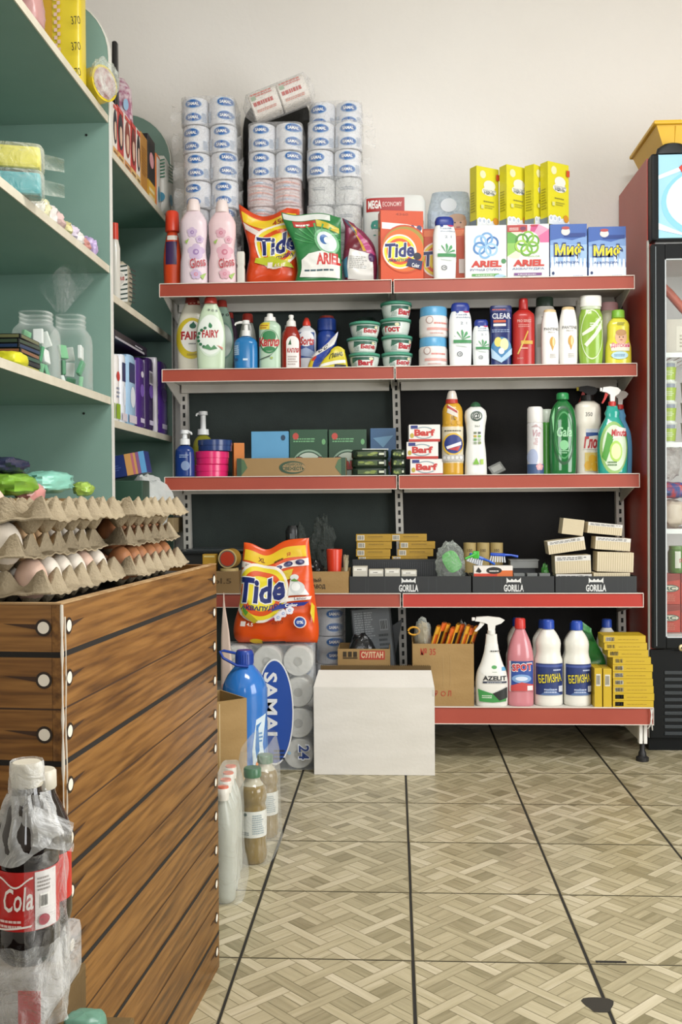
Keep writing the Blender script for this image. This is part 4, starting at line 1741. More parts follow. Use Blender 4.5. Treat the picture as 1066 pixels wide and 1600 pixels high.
KB = [(0, .95), (.015, 1), (.70, 1), (.77, .97), (.83, .72), (.86, .5)]
WC = [('cap', [(.855, .5), (.86, .56), (.93, .5), (.935, .3), (.99, .28), (1, .2)], M('#e6e5e0', .35), {})]
bottle('dish_soap_bottle', 'pale green squeeze bottle with white cap and green oval label', 'bottle', 406, 440, 490, 3.785, Z2, KB, M('#b6d0b8', PLAS), WC, art_kap, dep=.7, n=3)


def art_kap2(d):
    d.rect(.28, .02, .92, .48, '#e6e2de')
    d.ell(.6, .48, .32, .12, '#e6e2de', 24)
    d.poly([(.38, .44), (.54, .44), (.5, .55)], '#2c5a34')
    d.txt('КАПЛЯ', .33, .30, .9, .38, '#b22a2a', .04)
    d.lines(.36, .08, .86, .26, 4, '#b9a9a4', 2)


bottle('dish_soap_bottle', 'dark red squeeze bottle with white push cap and white label', 'bottle', 441, 471, 492, 3.785, Z2,
       [(0, .95), (.015, 1), (.5, 1), (.62, .92), (.74, .62), (.79, .5)], M('#8e2418', .2),
       [('cap', [(.78, .5), (.79, .52), (.88, .46), (.9, .3), (.93, .22), (.96, .28), (.99, .26), (1, .14)], M('#e6e4df', .35), {})], art_kap2, dep=.7, n=2.6)
bottle('dish_soap_bottle', 'clear squeeze bottle with white cap just behind the dark red one', 'bottle', 441, 462, 503, 3.92, Z2, KB, M('#b9b8ae', PLAS), WC, None, dep=.7)


def art_sorti(d):
    d.rect(.08, .25, .92, .72, '#2f4a86')
    d.ell(.5, .6, .4, .14, '#dfe0e2')
    d.txt('Sorts', .2, .48, .9, .64, '#b0302e', .04, .2)
    d.poly([(.1, .3), (.9, .25), (.9, .36), (.5, .44), (.1, .38)], '#8fa0bf')


bottle('cleaner_bottle', 'white cleaner bottle with red spout cap and blue label on the second shelf', 'bottle', 465, 495, 497, 3.86, Z2,
       [(0, .95), (.015, 1), (.68, 1), (.76, .9), (.83, .45), (.86, .36)], M('#d4d6da', PLAS),
       [('cap', [(.85, .38), (.86, .44), (.92, .38), (.99, .22), (1, .16)], M('#cf3a2a', .35), {})], art_sorti, dep=.75, n=2.6)
bottle('cleaner_bottle', 'wide blue jar-shaped bottle with dark red lid behind the crumpled sachets', 'bottle', 496, 527, 494, 3.925, Z2,
       [(0, .95), (.02, 1), (.62, 1), (.68, .9), (.72, .82), (.74, .96), (.93, .92), (.95, .8)], M('#24459a', .3),
       [('cap', [(.945, .7), (.95, .74), (.99, .7), (1, .6)], M('#8b2f27', .4), {})], None, dep=1)


def art_sach1(d):
    d.poly([(.02, .40), (.98, .66), (.98, 1), (.5, .92), (.02, .62)], '#dad9d4')
    d.txt('С С', .2, .56, .6, .76, '#20242e', .04, tilt=.4)
    d.poly([(.0, .0), (.35, .02), (.25, .42), (0, .40)], '#cdb62c')
    d.ell(.22, .38, .1, .08, '#c0392b')


def art_sach2(d):
    d.poly([(.05, .1), (.95, .3), (.95, .45), (.05, .25)], '#e5e3db')
    d.txt('Пемо', .25, .52, .85, .78, '#3a3d2a', .03, tilt=.25)
    d.rect(.55, .02, .95, .2, '#23262c')


bag('powder_sachet', 'blue and white powder sachet leaning back on the second shelf', 'sachet', 3.79, Z2, 505, 577,
    [(0, 481, 505), (.5, 488, 520), (1, 508, 530)], lambda u: 533 - 17 * u, lambda u: 577, .018, '#2a46a0', art_sach1, wr=.004, seed=31)
bag('powder_sachet', 'yellow powder sachet lying in front of the blue one', 'sachet', 3.765, Z2, 522, 577,
    [(0, 498, 545), (.5, 506, 543), (1, 518, 540)], lambda u: 547 - 6 * math.sin(PI * u), lambda u: 577, .012, '#cfc02a', art_sach2, wr=.003, seed=37)


# green lidded tubs
def tub(px0, px1, pyt, pyb, Y, label, txt_, yaw, group='green lidded tubs'):
    zb = P((px0 + px1) / 2, pyb, Y).z
    xc, w, h = fit(px0, px1, pyt, Y, zb)
    t = thing('paste_tub', label, 'tub', (xc, Y, zb), yaw, group)
    sh = Shape([(0, .74), (.04, .78), (.72, .93), (.78, .93)], w, h, 1, 2, 6)
    mb = MB(); mb.loft(sh.secs, M('#cfd8d2', .3), N=36); mb.build('body', t)
    mb = MB()
    mb.loft([(h * .745, w * .475, w * .475, 2, 0, 0), (h * .75, w * .5, w * .5, 2, 0, 0), (h * .94, w * .5, w * .5, 2, 0, 0), (h * .96, w * .48, w * .48, 2, 0, 0), (h * .965, w * .42, w * .42, 2, 0, 0), (h * 1.0, w * .41, w * .41, 2, 0, 0)], M('#4f9a80', .3), N=36)
    mb.build('lid', t)
    mb = MB()
    d = D(mb, sh.front, w, h, .006)
    d.rect(.16, .08, .84, .70, '#dfe4df')
    d.rect(.16, .50, .84, .69, '#2d5a4a')
    d.poly([(.16, .3), (.34, .5), (.16, .62)], '#3b6a58')
    d.txt(txt_, .36, .16, .82, .50, '#b5303a', .05)
    d.ell(.76, .58, .06, .09, '#d9d6b0')
    d.lines(.18, .1, .33, .4, 4, '#7f9a90', 3)
    mb.build('label', t)
    return t


YTB = 3.80
zq = Z2
hA_ = (P(570, 505, YTB).z - Z2) / 3
for i, (xo, yw) in enumerate(((0, -.1), (-3, .25), (1, .28))):
    z = P(570, 577 - 0, YTB).z
    xc, w, h = fit(544 + xo, 593 + xo, 505, YTB, Z2)
    py0 = 781 - ((Z2 + hA_ * i) - CAMZ) * F / YTB
    t = tub(544 + xo, 593 + xo, 0, 577, YTB, 'green-lidded tub, %s in the left stack of three' % ('bottom', 'middle', 'top')[i], ('Barf', 'Бара', 'Барф')[i], yw)
    # rebuilt at true size below
    for o in list(t.children):
        o.scale.z = hA_ / (P(568, 0, YTB).z - P(568, 577, YTB).z)
    t.location.z = Z2 + (hA_ + .0006) * i
hB_ = (P(618, 474, YTB + .03).z - Z2) / 4
for i, (xo, yw) in enumerate(((1, .3), (1, .45), (-1, -.5), (0, .5))):
    t = tub(594 + xo, 643 + xo, 0, 577, YTB + .03, 'green-lidded tub, %s in the right stack of four' % ('bottom one', 'second up', 'third up', 'top one')[i], ('Барф', 'Barf', 'Гост', 'Barf')[i], yw)
    for o in list(t.children):
        o.scale.z = hB_ / (P(618, 0, YTB + .03).z - P(618, 577, YTB + .03).z)
    t.location.z = Z2 + (hB_ + .0006) * i
xc, w, h = fit(555, 590, 498, 3.93, Z2)
mb = MB(); mb.loft([(0, w * .5, w * .5, 2, 0, 0), (h * .92, w * .5, w * .5, 2, 0, 0), (h, w * .42, w * .42, 2, 0, 0)], M('#20302a', .4)); solo(mb, 'dark_jar', 'dark jar in the shadow behind the left stack of tubs', 'jar', (xc, 3.93, Z2))


# cream jars
def art_jar(d):
    d.ell(.28, .55, .12, .13, '#b59a94')
    d.ell(.28, .55, .09, .10, '#e6dfdc')
    d.lines(.42, .42, .92, .52, 1, '#d9877f', 8)
    d.rect(.2, .22, .95, .30, '#dba29a')
    d.lines(.3, .1, .9, .18, 1, '#cfa9a4', 2)


jh = (P(677, 481, 3.80).z - Z2) / 2
for i in range(2):
    xc, w, _ = fit(655, 700, 481, 3.815, Z2)
    jz = Z2 + jh * i + (.0003 if i else 0)
    t = thing('cream_jar', 'white cream jar with blue lid, %s one of the stacked pair' % ('lower', 'upper')[i], 'jar', (xc + (.002 if i else 0), 3.815, jz), .15 * i, 'cream jars')
    sh = Shape([(0, .9), (.06, 1), (.62, 1), (.70, .94)], w, jh, 1, 2, 8)
    mb = MB(); mb.loft(sh.secs, M('#e4dedb', .3), N=32); mb.build('body', t)
    mb = MB(); mb.loft([(jh * .70, w * .47, w * .47, 2, 0, 0), (jh * .71, w * .48, w * .48, 2, 0, 0), (jh * .97, w * .47, w * .47, 2, 0, 0), (jh, w * .45, w * .45, 2, 0, 0)], M('#5fa5d0', .3), N=32); mb.build('lid', t)
    mb = MB(); art_jar(D(mb, sh.front, w, jh, .006)); mb.build('label', t)
bottle('shampoo_bottle', 'large white shampoo bottle with blue cap and green leaf on the second shelf', 'bottle', 702, 738, 474, 3.785, Z2, HS, M('#e9ecec', .25), HSC, art_hs, dep=.5, n=2.6, rz=.05)
bottle('shampoo_bottle', 'small white shampoo bottle with blue cap beside the large one', 'bottle', 739, 766, 500, 3.785, Z2, HS, M('#e6eaea', .25), HSC, art_hs, dep=.5, n=2.6, rz=.05)


def art_clear(d):
    d.rect(.0, .90, 1, .93, '#3a3f74')
    d.lines(.1, .92, .9, .96, 1, '#b65a52', 2)
    d.txt('CLEAR', .1, .78, .92, .87, '#d3d6df', .02)
    d.rect(.16, .72, .7, .76, '#c0502e')
    d.rect(.16, .66, .7, .70, '#d9dadd')
    d.lines(.1, .56, .9, .62, 2, '#8fa0c6', 3)
    d.ell(.5, .28, .44, .2, '#3f7fb0')
    d.ell(.36, .4, .16, .08, '#d9cf6a')
    d.ell(.62, .36, .18, .10, '#e0dcae')
    d.poly([(.08, .3), (.5, .14), (.94, .3), (.94, .2), (.5, .06), (.1, .14)], '#aecbe4')
    d.ell(.5, .25, .12, .05, '#e6edf2')


bottle('shampoo_bottle', 'dark blue flat-sided shampoo bottle with lemon picture', 'bottle', 766, 800, 479, 3.785, Z2,
       [(0, .88), (.015, .92), (.2, .92), (.5, .97), (.8, .98), (.83, 1), (.86, 1)], M('#1f2c66', .25),
       [('cap', [(.86, .96), (.865, 1), (.98, 1), (1, .94)], M('#232f63', .3), {'dep': .6, 'n': 4})], art_clear, dep=.6, n=4)


def art_redsh(d):
    d.txt('PRO SERIES', .2, .64, .8, .68, '#d9a39a', .015)
    d.lines(.25, .57, .75, .62, 2, '#d08880', 3)
    d.poly([(.42, .34), (.64, .52), (.68, .50), (.46, .32)], '#c9a13a')
    d.rect(.36, .32, .86, .37, '#c9a13a')
    d.poly([(.2, .18), (.44, .36), (.48, .34), (.25, .17)], '#d3b45a')
    d.lines(.36, .25, .7, .29, 1, '#e0b0a0', 5)
    d.txt('500', .2, .10, .45, .125, '#cf8d82', .01)


bottle('shampoo_bottle', 'tall red shampoo bottle with red cap on the second shelf', 'bottle', 801, 836, 467, 3.785, Z2,
       [(0, .95), (.01, 1), (.70, 1), (.77, .94), (.82, .6), (.84, .42)], M('#b02a26', .25),
       [('cap', [(.835, .4), (.84, .42), (.985, .40), (1, .34)], M('#a82826', .3), {})], art_redsh, dep=.65, n=2.5)


def art_pant(d):
    d.txt('PANTENE', .12, .62, .9, .67, '#5d5d5c', .015)
    d.txt('PRO-V', .32, .575, .7, .60, '#8d8a82', .01)
    d.ell(.56, .42, .15, .09, '#c9983a')
    d.poly([(.43, .40), (.69, .40), (.56, .26)], '#c9983a')
    d.ell(.60, .42, .06, .08, '#e3cb94')
    d.lines(.42, .14, .74, .22, 3, '#b3b0a8', 3)


PT = [(0, .92), (.01, .96), (.3, 1), (.7, .97), (.84, .86), (.92, .74), (.95, .70)]
bottle('shampoo_bottle', 'white shampoo bottle with dark green cap standing behind two slimmer ones', 'bottle', 836, 868, 465, 3.87, Z2, [(0, .95), (.02, 1), (.75, 1), (.85, .9), (.87, .8)], M('#dcdad3', PLAS),
       [('cap', [(.865, .8), (.87, .86), (.98, .84), (1, .76)], M('#27382c', .35), {'dep': .7})], lambda d: (d.rect(.1, .3, .5, .62, '#bdb9ae'), d.txt('Т', .3, .66, .55, .72, '#4a4a48', .02)), dep=.7)
for i, (a, b, pt, lb) in enumerate(((846, 874, 484, 'left'), (874, 903, 480, 'right'))):
    bottle('shampoo_bottle', 'slim white shampoo bottle with gold drop, %s one of the pair' % lb, 'bottle', a, b, pt, 3.785, Z2, PT, M('#ebe9e4', PLAS),
           [('cap', [(.945, .66), (.95, .72), (.99, .66), (1, .56)], M('#d3b98a', .35), {'dep': .6})], art_pant, dep=.6, n=2.5, rz=.12, group='slim white shampoo bottles')


def art_green(d):
    d.poly([(.12, .46), (.5, .56), (.85, .70), (.88, .66), (.55, .50), (.14, .42)], '#e0e8d0')
    d.poly([(.2, .3), (.6, .46), (.92, .66), (.88, .52), (.6, .38), (.3, .26)], '#dfe9cf')
    d.lines(.42, .56, .74, .62, 2, '#e9efdd', 3)
    d.ring(.5, .44, .42, .36, .06, '#cfe0b4')
    d.poly([(.05, .0), (.95, 0), (.95, .02), (.05, .02)], '#87a347')


bottle('shampoo_bottle', 'clear bottle of green gel with white flip cap on the second shelf', 'bottle', 904, 943, 463, 3.785, Z2,
       [(0, .84), (.015, .88), (.25, .98), (.5, .96), (.7, .94), (.78, .8), (.82, .74)], M('#8fb446', .12),
       [('neck_band', [(.80, .74), (.81, .8), (.84, .8)], M('#c8d4b6', .2), {'dep': .7, 'n': 2.6}), ('cap', [(.84, .78), (.845, .86), (.985, .86), (1, .8)], M('#e2e2da', .3), {'dep': .65, 'n': 2.8})], art_green, dep=.6, n=2.6)
bottle('shampoo_bottle', 'pale bottle seen behind the left edge of the green gel', 'bottle', 898, 918, 470, 3.90, Z2, PT, M('#c9c8bd', PLAS), [('cap', [(.945, .7), (.95, .74), (1, .7)], M('#d9d7cf', .35), {})], None, dep=.6)
bottle('shampoo_bottle', 'pale bottle with dusty pink cap behind the yellow baby shampoo', 'bottle', 938, 968, 473, 3.87, Z2, [(0, .95), (.02, 1), (.75, 1), (.86, .95), (.875, .85)], M('#c9c7a8', PLAS),
       [('cap', [(.87, .85), (.875, .9), (.98, .88), (1, .8)], M('#c99da0', .35), {'dep': .7})], None, dep=.7)


def art_baby(d):
    d.ell(.56, .50, .22, .14, '#dcae8c', 20)
    d.ell(.56, .58, .2, .06, '#b98c5a', 16)
    d.ell(.50, .50, .022, .012, '#4a3426'); d.ell(.63, .50, .022, .012, '#4a3426')
    d.ell(.56, .45, .05, .01, '#b36a5c')
    d.poly([(.2, .25), (.85, .25), (.88, .38), (.15, .38)], '#e6e3cf')
    d.txt('Детский', .2, .30, .86, .40, '#cf5a78', .03)
    d.ell(.5, .17, .3, .07, '#b3d4df', 20)
    d.lines(.3, .15, .7, .2, 2, '#4f7a9a', 4)
    d.lines(.42, .72, .68, .78, 2, '#8d8a4a', 5)


bottle('shampoo_bottle', 'yellow baby shampoo bottle with green cap at the right end', 'bottle', 946, 987, 485, 3.785, Z2,
       [(0, .95), (.015, 1), (.3, .98), (.5, .84), (.72, .84), (.80, .7), (.86, .44)], M('#dcd548', .15),
       [('cap', [(.855, .44), (.86, .5), (.985, .48), (1, .42)], M('#7fb53c', .35), {'dep': .9})], art_baby, dep=.55, n=2.6)

# ================================================================== third shelf
bottle('hand_soap_bottle', 'dark blue hand soap bottle with white pump at left end of third shelf', 'bottle', 274, 304, 672, 3.78, Z3,
       [(0, .92), (.02, 1), (.4, 1), (.56, .94), (.66, .6), (.69, .34)], M('#1e3a7c', .15), (), lambda d: (d.ell(.6, .25, .22, .10, '#7f93b8'), d.lines(.3, .42, .8, .5, 2, '#8ea3c6', 2)), dep=.75, n=2.6, custom=pump(.69, 1.0, '#dfe2e2', 1, .35, .28))
bottle('hand_soap_bottle', 'yellow liquid soap bottle with tall white pump behind the stacked tins', 'bottle', 302, 334, 643, 3.935, Z3,
       [(0, .92), (.02, 1), (.45, 1), (.55, .9), (.62, .6), (.65, .34)], M('#8d8a2c', .15), (), None, dep=.75, n=2.6, custom=pump(.65, 1.0, '#e2e4e2', -1, .3, .28))


def tin(px0, px1, pyt, pyb, Y, col, label, z, hgt):
    xc, w, _ = fit(px0, px1, pyt, Y, Z3)
    h = hgt
    mb = MB()
    r = w / 2
    m = M(col, .22)
    mb.loft([(0, r * .94, r * .94, 2, 0, 0), (.002, r * .97, r * .97, 2, 0, 0), (h * .48, r * .97, r * .97, 2, 0, 0), (h * .5, r, r, 2, 0, 0), (h * .96, r, r, 2, 0, 0), (h * .99, r * .97, r * .97, 2, 0, 0), (h, r * .9, r * .9, 2, 0, 0)], m, N=40)
    return solo(mb, 'cosmetic_tin', label, 'tin', (xc, Y, z), 0, 'round tins on the third shelf')


th_ = (P(330, 705, 3.80).z - Z3) / 2
tin(305, 357, 724, 743, 3.826, '#d92c6c', 'bright pink round tin, lower of the two', Z3, th_ - .0004)
tin(306, 358, 705, 724, 3.826, '#d92c6c', 'bright pink round tin, upper of the two', Z3 + th_, th_ - .0004)
tin(310, 363, 687, 705, 3.828, '#2a3f72', 'dark blue round tin on top of the pink tins', Z3 + th_ * 2, P(330, 687, 3.80).z - Z3 - 2 * th_)
carton('soap_box', 'small orange soap box beside the pink tins', 'box', 366, 382, 692, 3.875, Z3, .04, '#cf7a2c', lambda d: d.rect(.2, .1, .8, .5, '#a8401f'), rz=.3)
mb = MB(); blob(mb, (0, 0, .03), (.02, .015, .032), M('#9db0c4', .3), .35, 3, 5); zz = min(v[2] for v in mb.v); mb.v = [(a, b, c - zz) for a, b, c in mb.v]
solo(mb, 'sachet', 'small crumpled pale blue sachet behind the kraft box', 'sachet', (P(389, 715, 3.95).x, 3.955, Z3))


def art_kraft(d):
    d.rect(0, 0, .045, 1, '#2d4a35'); d.rect(.955, 0, 1, 1, '#2d4a35')
    d.poly([(.045, .1), (.10, .5), (.07, .9), (.045, .95)], '#4d6a48')
    d.poly([(.955, .1), (.90, .5), (.93, .9), (.955, .95)], '#4d6a48')
    d.ell(.51, .50, .12, .34, '#2f4a34', 30)
    d.ell(.525, .50, .105, .26, '#9b8158', 30)
    d.txt('СИБИРСКАЯ', .44, .58, .60, .72, '#2f4a34', .02)
    d.txt('СВЕЖЕСТЬ', .42, .34, .62, .54, '#2f4a34', .04)


carton('kraft_box', 'long low kraft box with green ends and green oval print', 'box', 370, 541, 715.5, 3.768, Z3, .07, '#97794c', art_kraft)


def art_blue(d):
    d.rect(0, 0, 1, .3, '#4a83ad')
    d.ell(.52, .0, .36, .18, '#cfd4d3')
    d.ell(.86, .86, .06, .06, '#22405c')


carton('sponge_box', 'sky blue box standing behind the long kraft box', 'box', 393, 451, 674, 3.86, Z3, .05, '#5b9cc6', art_blue)


def art_barfg(d):
    d.lines(.1, .74, .7, .84, 2, '#6fa878', 4)
    d.ell(.16, .86, .08, .07, '#b8473a')
    d.ell(.9, .74, .05, .06, '#6aa56e')
    d.ring(.5, .28, .42, .30, .12, '#8aa890')
    d.ell(.5, .28, .34, .24, '#b9c4b4', 28)
    d.txt('Barf', .16, .14, .86, .44, '#2b3a2c', .07)
    d.txt('Barf', .18, .16, .84, .42, '#b83a30', .05)


carton('detergent_box', 'dark green box with red letters, left one behind the kraft box', 'box', 453, 512, 671, 3.885, Z3, .05, '#234d33', art_barfg, group='dark green boxes on the third shelf')
carton('detergent_box', 'dark green box with red letters, right one behind the kraft box', 'box', 514, 573, 671, 3.885, Z3, .05, '#21482f', art_barfg, group='dark green boxes on the third shelf')
carton('detergent_box', 'blue box with red print behind the stacked dark packets', 'box', 579, 619, 669, 3.885, Z3, .05, '#33597f', lambda d: (d.txt('Barf', .2, .1, .9, .4, '#9c3a33', .05), d.poly([(.1, .8), (.5, .6), (.9, .85)], '#5f8aa8')))
# dark wet-wipe packets, two columns of three
for c_, (a, b) in enumerate(((549, 608), (611, 634))):
    for r_ in range(3):
        xc, w, _ = fit(a, b, 700, 3.80, Z3)
        h = .0335
        mb = MB()
        mb.loft([(0, w * .46, .05, 6, 0, 0), (.006, w * .49, .055, 6, 0, 0), (h - .006, w * .49, .055, 6, 0, 0), (h - .0006, w * .45, .05, 6, 0, 0)], M('#1c2a1e', .25), N=32)
        d = D(mb, lambda u, v, e: ((u - .5) * w * .8, -.0552 - e, .006 + v * (h - .012)), w * .8, h - .012)
        rr = random.Random(c_ * 7 + r_)
        d.rect(.1, .1, .75, .85, '#3d5228')
        for q in range(4):
            d.ell(rr.uniform(.15, .7), rr.uniform(.2, .7), .1, .2, ('#7a8a3a', '#5a6a2a', '#8c9a5a')[q % 3], 10)
        d.rect(.8, .3, .97, .7, '#c9cfb8')
        d.e -= .0009
        solo(mb, 'wipes_packet', 'dark green packet, %s of the %s' % (('bottom', 'middle', 'top')[r_], ('wider left pile', 'narrow right pile')[c_]), 'packet', (xc, 3.818, Z3 + r_ * h), rr.uniform(-.0, .0), 'dark packets on the third shelf')
mb = MB(); mb.box(-.05, .05, -.03, .03, 0, .004, M('#d6d8d2', .4), .001)
solo(mb, 'wipes_packet', 'flat white packet lying on top of the dark packet pile', 'packet', (P(585, 700, 3.80).x, 3.82, Z3 + .1008), .15)
for o in bpy.data.objects:
    pass


def art_barfw(d):
    d.rect(0, 0, 1, .15, '#b8362c')
    d.ring(.48, .52, .34, .36, .16, '#8fa2a8')
    d.txt('Barf', .14, .30, .86, .76, '#f0e6e0', .09)
    d.txt('Barf', .17, .33, .83, .73, '#c0342c', .05)
    d.rect(.06, .76, .28, .95, '#27357a')
    d.ell(.1, .36, .06, .14, '#b9a33a')


hw3 = (P(665, 663, YG).z - Z3) / 3
for i, (a, b, r_) in enumerate(((641, 692, .02), (636, 685.5, -.02), (639, 688, .03))):
    xc, w, _ = fit(a, b, 700, YG + .005, Z3)
    solo(carton_mesh(w, .075, hw3 - .0006, '#e7e3de', art_barfw), 'soap_box', 'white soap box with red letters, %s of the stack of three' % ('bottom', 'middle', 'top')[i], 'box', (xc, YG + .043, Z3 + hw3 * i), r_, 'white soap boxes')


def art_dom(d):
    d.poly([(.22, .74), (.72, .68), (.72, .76), (.3, .84)], '#d9d2c6')
    d.poly([(.22, .80), (.7, .73), (.7, .755), (.24, .83)], '#a93a3a')
    d.txt('1L', .45, .655, .62, .70, '#5a4a1a', .02)
    for u in (.25, .5, .75):
        d.ell(u, .62, .08, .025, '#c9992a')
    d.lines(.12, .52, .9, .545, 1, '#5d5a4a', 3)
    d.ring(.5, .37, .46, .13, .2, '#d9b23a')
    d.ell(.52, .37, .40, .11, '#26387c', 30)
    d.poly([(.2, .34), (.85, .40), (.85, .36), (.25, .31)], '#e2e2e6')
    d.poly([(.25, .31), (.82, .35), (.7, .29)], '#b8363a')
    d.rect(.05, .17, .95, .245, '#b8b6b0')
    for i in range(5):
        d.ell(.14 + .17 * i, .21, .06, .02, '#d9d9d6')


bottle('toilet_cleaner_bottle', 'golden toilet cleaner bottle with bent neck and red clear cap', 'bottle', 691, 724, 611, 3.79, Z3,
       [(0, .96), (.01, 1), (.58, 1), (.60, .96), (.76, .96), (.84, .7), (.86, .5)], M('#c99a2c', .22),
       [('label_sleeve', [(.15, 1.012), (.575, 1.012)], M('#d9cfb4', .3), {'dep': .8, 'n': 2.4}),
        ('cap_ring', [(.845, .5), (.85, .6), (.90, .56)], M('#b53a2e', .35), {'cx': -.03}), ('cap', [(.90, .54), (.97, .42), (1, .3)], M('#d9cfc4', .2), {'cx': -.02})], art_dom, dep=.8, n=2.4, bands=())


def art_cif(d):
    d.ring(.52, .80, .26, .07, .22, '#5a6a62')
    d.txt('@', .34, .74, .70, .86, '#39463e', .02)
    d.txt('2in1', .44, .655, .66, .68, '#7d8a80', .01)
    for i in range(4):
        d.rect(.40, .56 - .045 * i, .52, .59 - .045 * i, ('#6f7c60', '#b9a13a', '#5f9a4a', '#8b9a80')[i])
        d.rect(.58, .56 - .045 * i, .70, .59 - .045 * i, ('#55605a', '#7fae4a', '#a7b59a', '#7f8f5a')[i])
    d.poly([(.35, .15), (.5, .24), (.62, .15)], '#79b23c')
    d.rect(.66, .15, .78, .22, '#9fc24a')


bottle('cleaner_bottle', 'white cream cleaner bottle with waisted side and green tip', 'bottle', 726, 761, 628, 3.79, Z3,
       [(0, .96), (.01, 1), (.3, .92), (.5, .80), (.68, .88), (.80, 1), (.88, .9), (.92, .6), (.935, .45)], M('#e4e5e0', .28),
       [('cap', [(.93, .44), (.935, .5), (.97, .4), (.995, .2), (1, .1)], M('#2d5a3c', .35), {})], art_cif, dep=.7, n=2.5)
mb = MB(); mb.box(-.028, .028, -.004, .004, 0, .045, M('#8d8f8a', .4), .002)
mb.box(-.02, .02, -.0045, -.004, .01, .035, M('#b9bab4', .4))
solo(mb, 'sachet', 'small grey sachet leaning in the empty middle of the third shelf', 'sachet', (P(781, 735, 3.93).x, 3.93, Z3 + .001), .5, rot=(math.radians(-35), math.radians(-25), .2)).location.z += .012


def art_air(d):
    d.poly([(.2, .70), (.5, .74), (.9, .66), (.6, .70)], '#b9a0a0')
    d.txt('Vie', .3, .56, .75, .66, '#b88c96', .01, .3)
    d.txt('Flora', .35, .44, .62, .54, '#cfa4a8', .0, .3, quarter=-1)
    d.ell(.3, .26, .3, .12, '#a9b4d0')
    d.rect(.02, .02, .98, .16, '#3f5780')
    flower(d, .7, .12, .2, '#d9a0a4', '#e3c4c0')


bottle('air_freshener_can', 'white air freshener can with pink flowers standing alone', 'can', 824, 849, 636, 3.79, Z3,
       [(0, .97), (.006, 1), (.74, 1), (.76, .97), (.765, .93)], M('#d8d6d6', .25),
       [('cap', [(.765, .98), (.77, 1), (.975, .97), (1, .8)], M('#e3e1de', .3), {})], art_air, dep=1, n=2)
bottle('air_freshener_can', 'bright green can half hidden behind the white can', 'can', 842, 866, 640, 3.87, Z3,
       [(0, .97), (.006, 1), (.78, 1), (.8, .95)], M('#4fa03c', .25), [('cap', [(.8, .95), (.81, 1), (.98, .96), (1, .8)], M('#d5e0cf', .3), {})], None, dep=1, n=2)


def art_gala(d):
    d.ring(.5, .48, .40, .36, .10, '#1a4f2a')
    d.ring(.5, .48, .30, .29, .08, '#3f8f50')
    d.txt('Gala', .25, .46, .78, .58, '#9fd0a6', .02, .2)
    d.ell(.5, .36, .16, .06, '#7fc08a', 20)
    d.lines(.32, .26, .7, .31, 2, '#8fc79a', 2)
    d.poly([(.1, .7), (.2, .82), (.14, .5)], '#8fd39a')


bottle('dish_soap_bottle', 'dark green glossy dish soap bottle with ringed oval front', 'bottle', 858, 901, 614, 3.79, Z3,
       [(0, .88), (.015, .93), (.3, 1), (.6, 1), (.78, .86), (.86, .6), (.905, .36), (.92, .32)], M('#1f6a35', .08, coat=.4),
       [('cap', [(.915, .38), (.92, .46), (.985, .44), (1, .36)], M('#2d8a4c', .3), {})], art_gala, dep=.6, n=2.4)


def art_glor(d):
    d.txt('350', .36, .73, .62, .78, '#6a6a66', .01)
    d.rect(.38, .48, .92, .56, '#31508f')
    d.rect(.38, .53, .92, .575, '#c9d0dc')
    d.poly([(.28, .32), (.9, .32), (.97, .50), (.45, .48)], '#e3dfd6')
    d.txt('Глос', .3, .33, .95, .48, '#b8363a', .05, .2)
    d.rect(.34, .05, .92, .28, '#d9c06a')
    for u, v in ((.45, .12), (.7, .1), (.6, .2), (.84, .2)):
        d.ell(u, v, .13, .055, '#dba92c', 16)


bottle('cleaner_bottle', 'white cleaner bottle with stepped shoulder and fruit label', 'bottle', 898, 939, 618, 3.862, Z3,
       [(0, .84), (.01, .88), (.55, .88), (.60, .92), (.64, 1), (.80, 1), (.88, .92), (.92, .6), (.93, .5)], M('#e2ddcf', .28),
       [('cap', [(.925, .48), (.93, .52), (1, .5)], M('#1b1b1b', .4), {})], art_glor, dep=.75, n=2.6)


def sprayer(neck, cap_col, head_col, trig_col, sc_=1.0, tip=None, side=-1, flip=False):
    """trigger spray head above height fraction neck"""
    def f(root, w, h, sh):
        z0 = neck * h
        top = h
        q = top - z0
        mb = MB()
        mb.loft([(z0, .014, .014, 2, 0, 0), (z0 + q * .22, .014, .014, 2, 0, 0), (z0 + q * .25, .011, .011, 2, 0, 0)], M(cap_col, .35), N=20)
        mb.build('collar', root)
        mb = MB()
        m = M(head_col, .3)
        # body of the head, swept along x
        prof = [(-.018, .52, .62), (.018, .60, .98), (.030, .62, 1.0)]
        s = side
        out = [(s * .050, .74), (s * .046, .96), (s * .010, 1.0), (-s * .026, .93), (-s * .040, .80), (-s * .030, .62), (-s * .012, .50), (-s * .010, .22), (s * .010, .22), (s * .012, .58), (s * .03, .70)]
        mb.prism([(x * sc_, z0 + q * z) for x, z in out], -.010, .010, m)
        mb.box(min(s * .050, s * .060) * sc_, max(s * .050, s * .060) * sc_, -.007, .007, z0 + q * .76, z0 + q * .94, M(tip or head_col, .35), .002)
        mb.build('spray_head', root)
        mb = MB()
        mb.prism([(s * x * sc_, z0 + q * z) for x, z in ((.020, .70), (.034, .70), (.040, .45), (.052, .18), (.046, .14), (.032, .36), (.022, .56))], -.005, .005, M(trig_col, .35))
        mb.build('trigger', root)
    return f


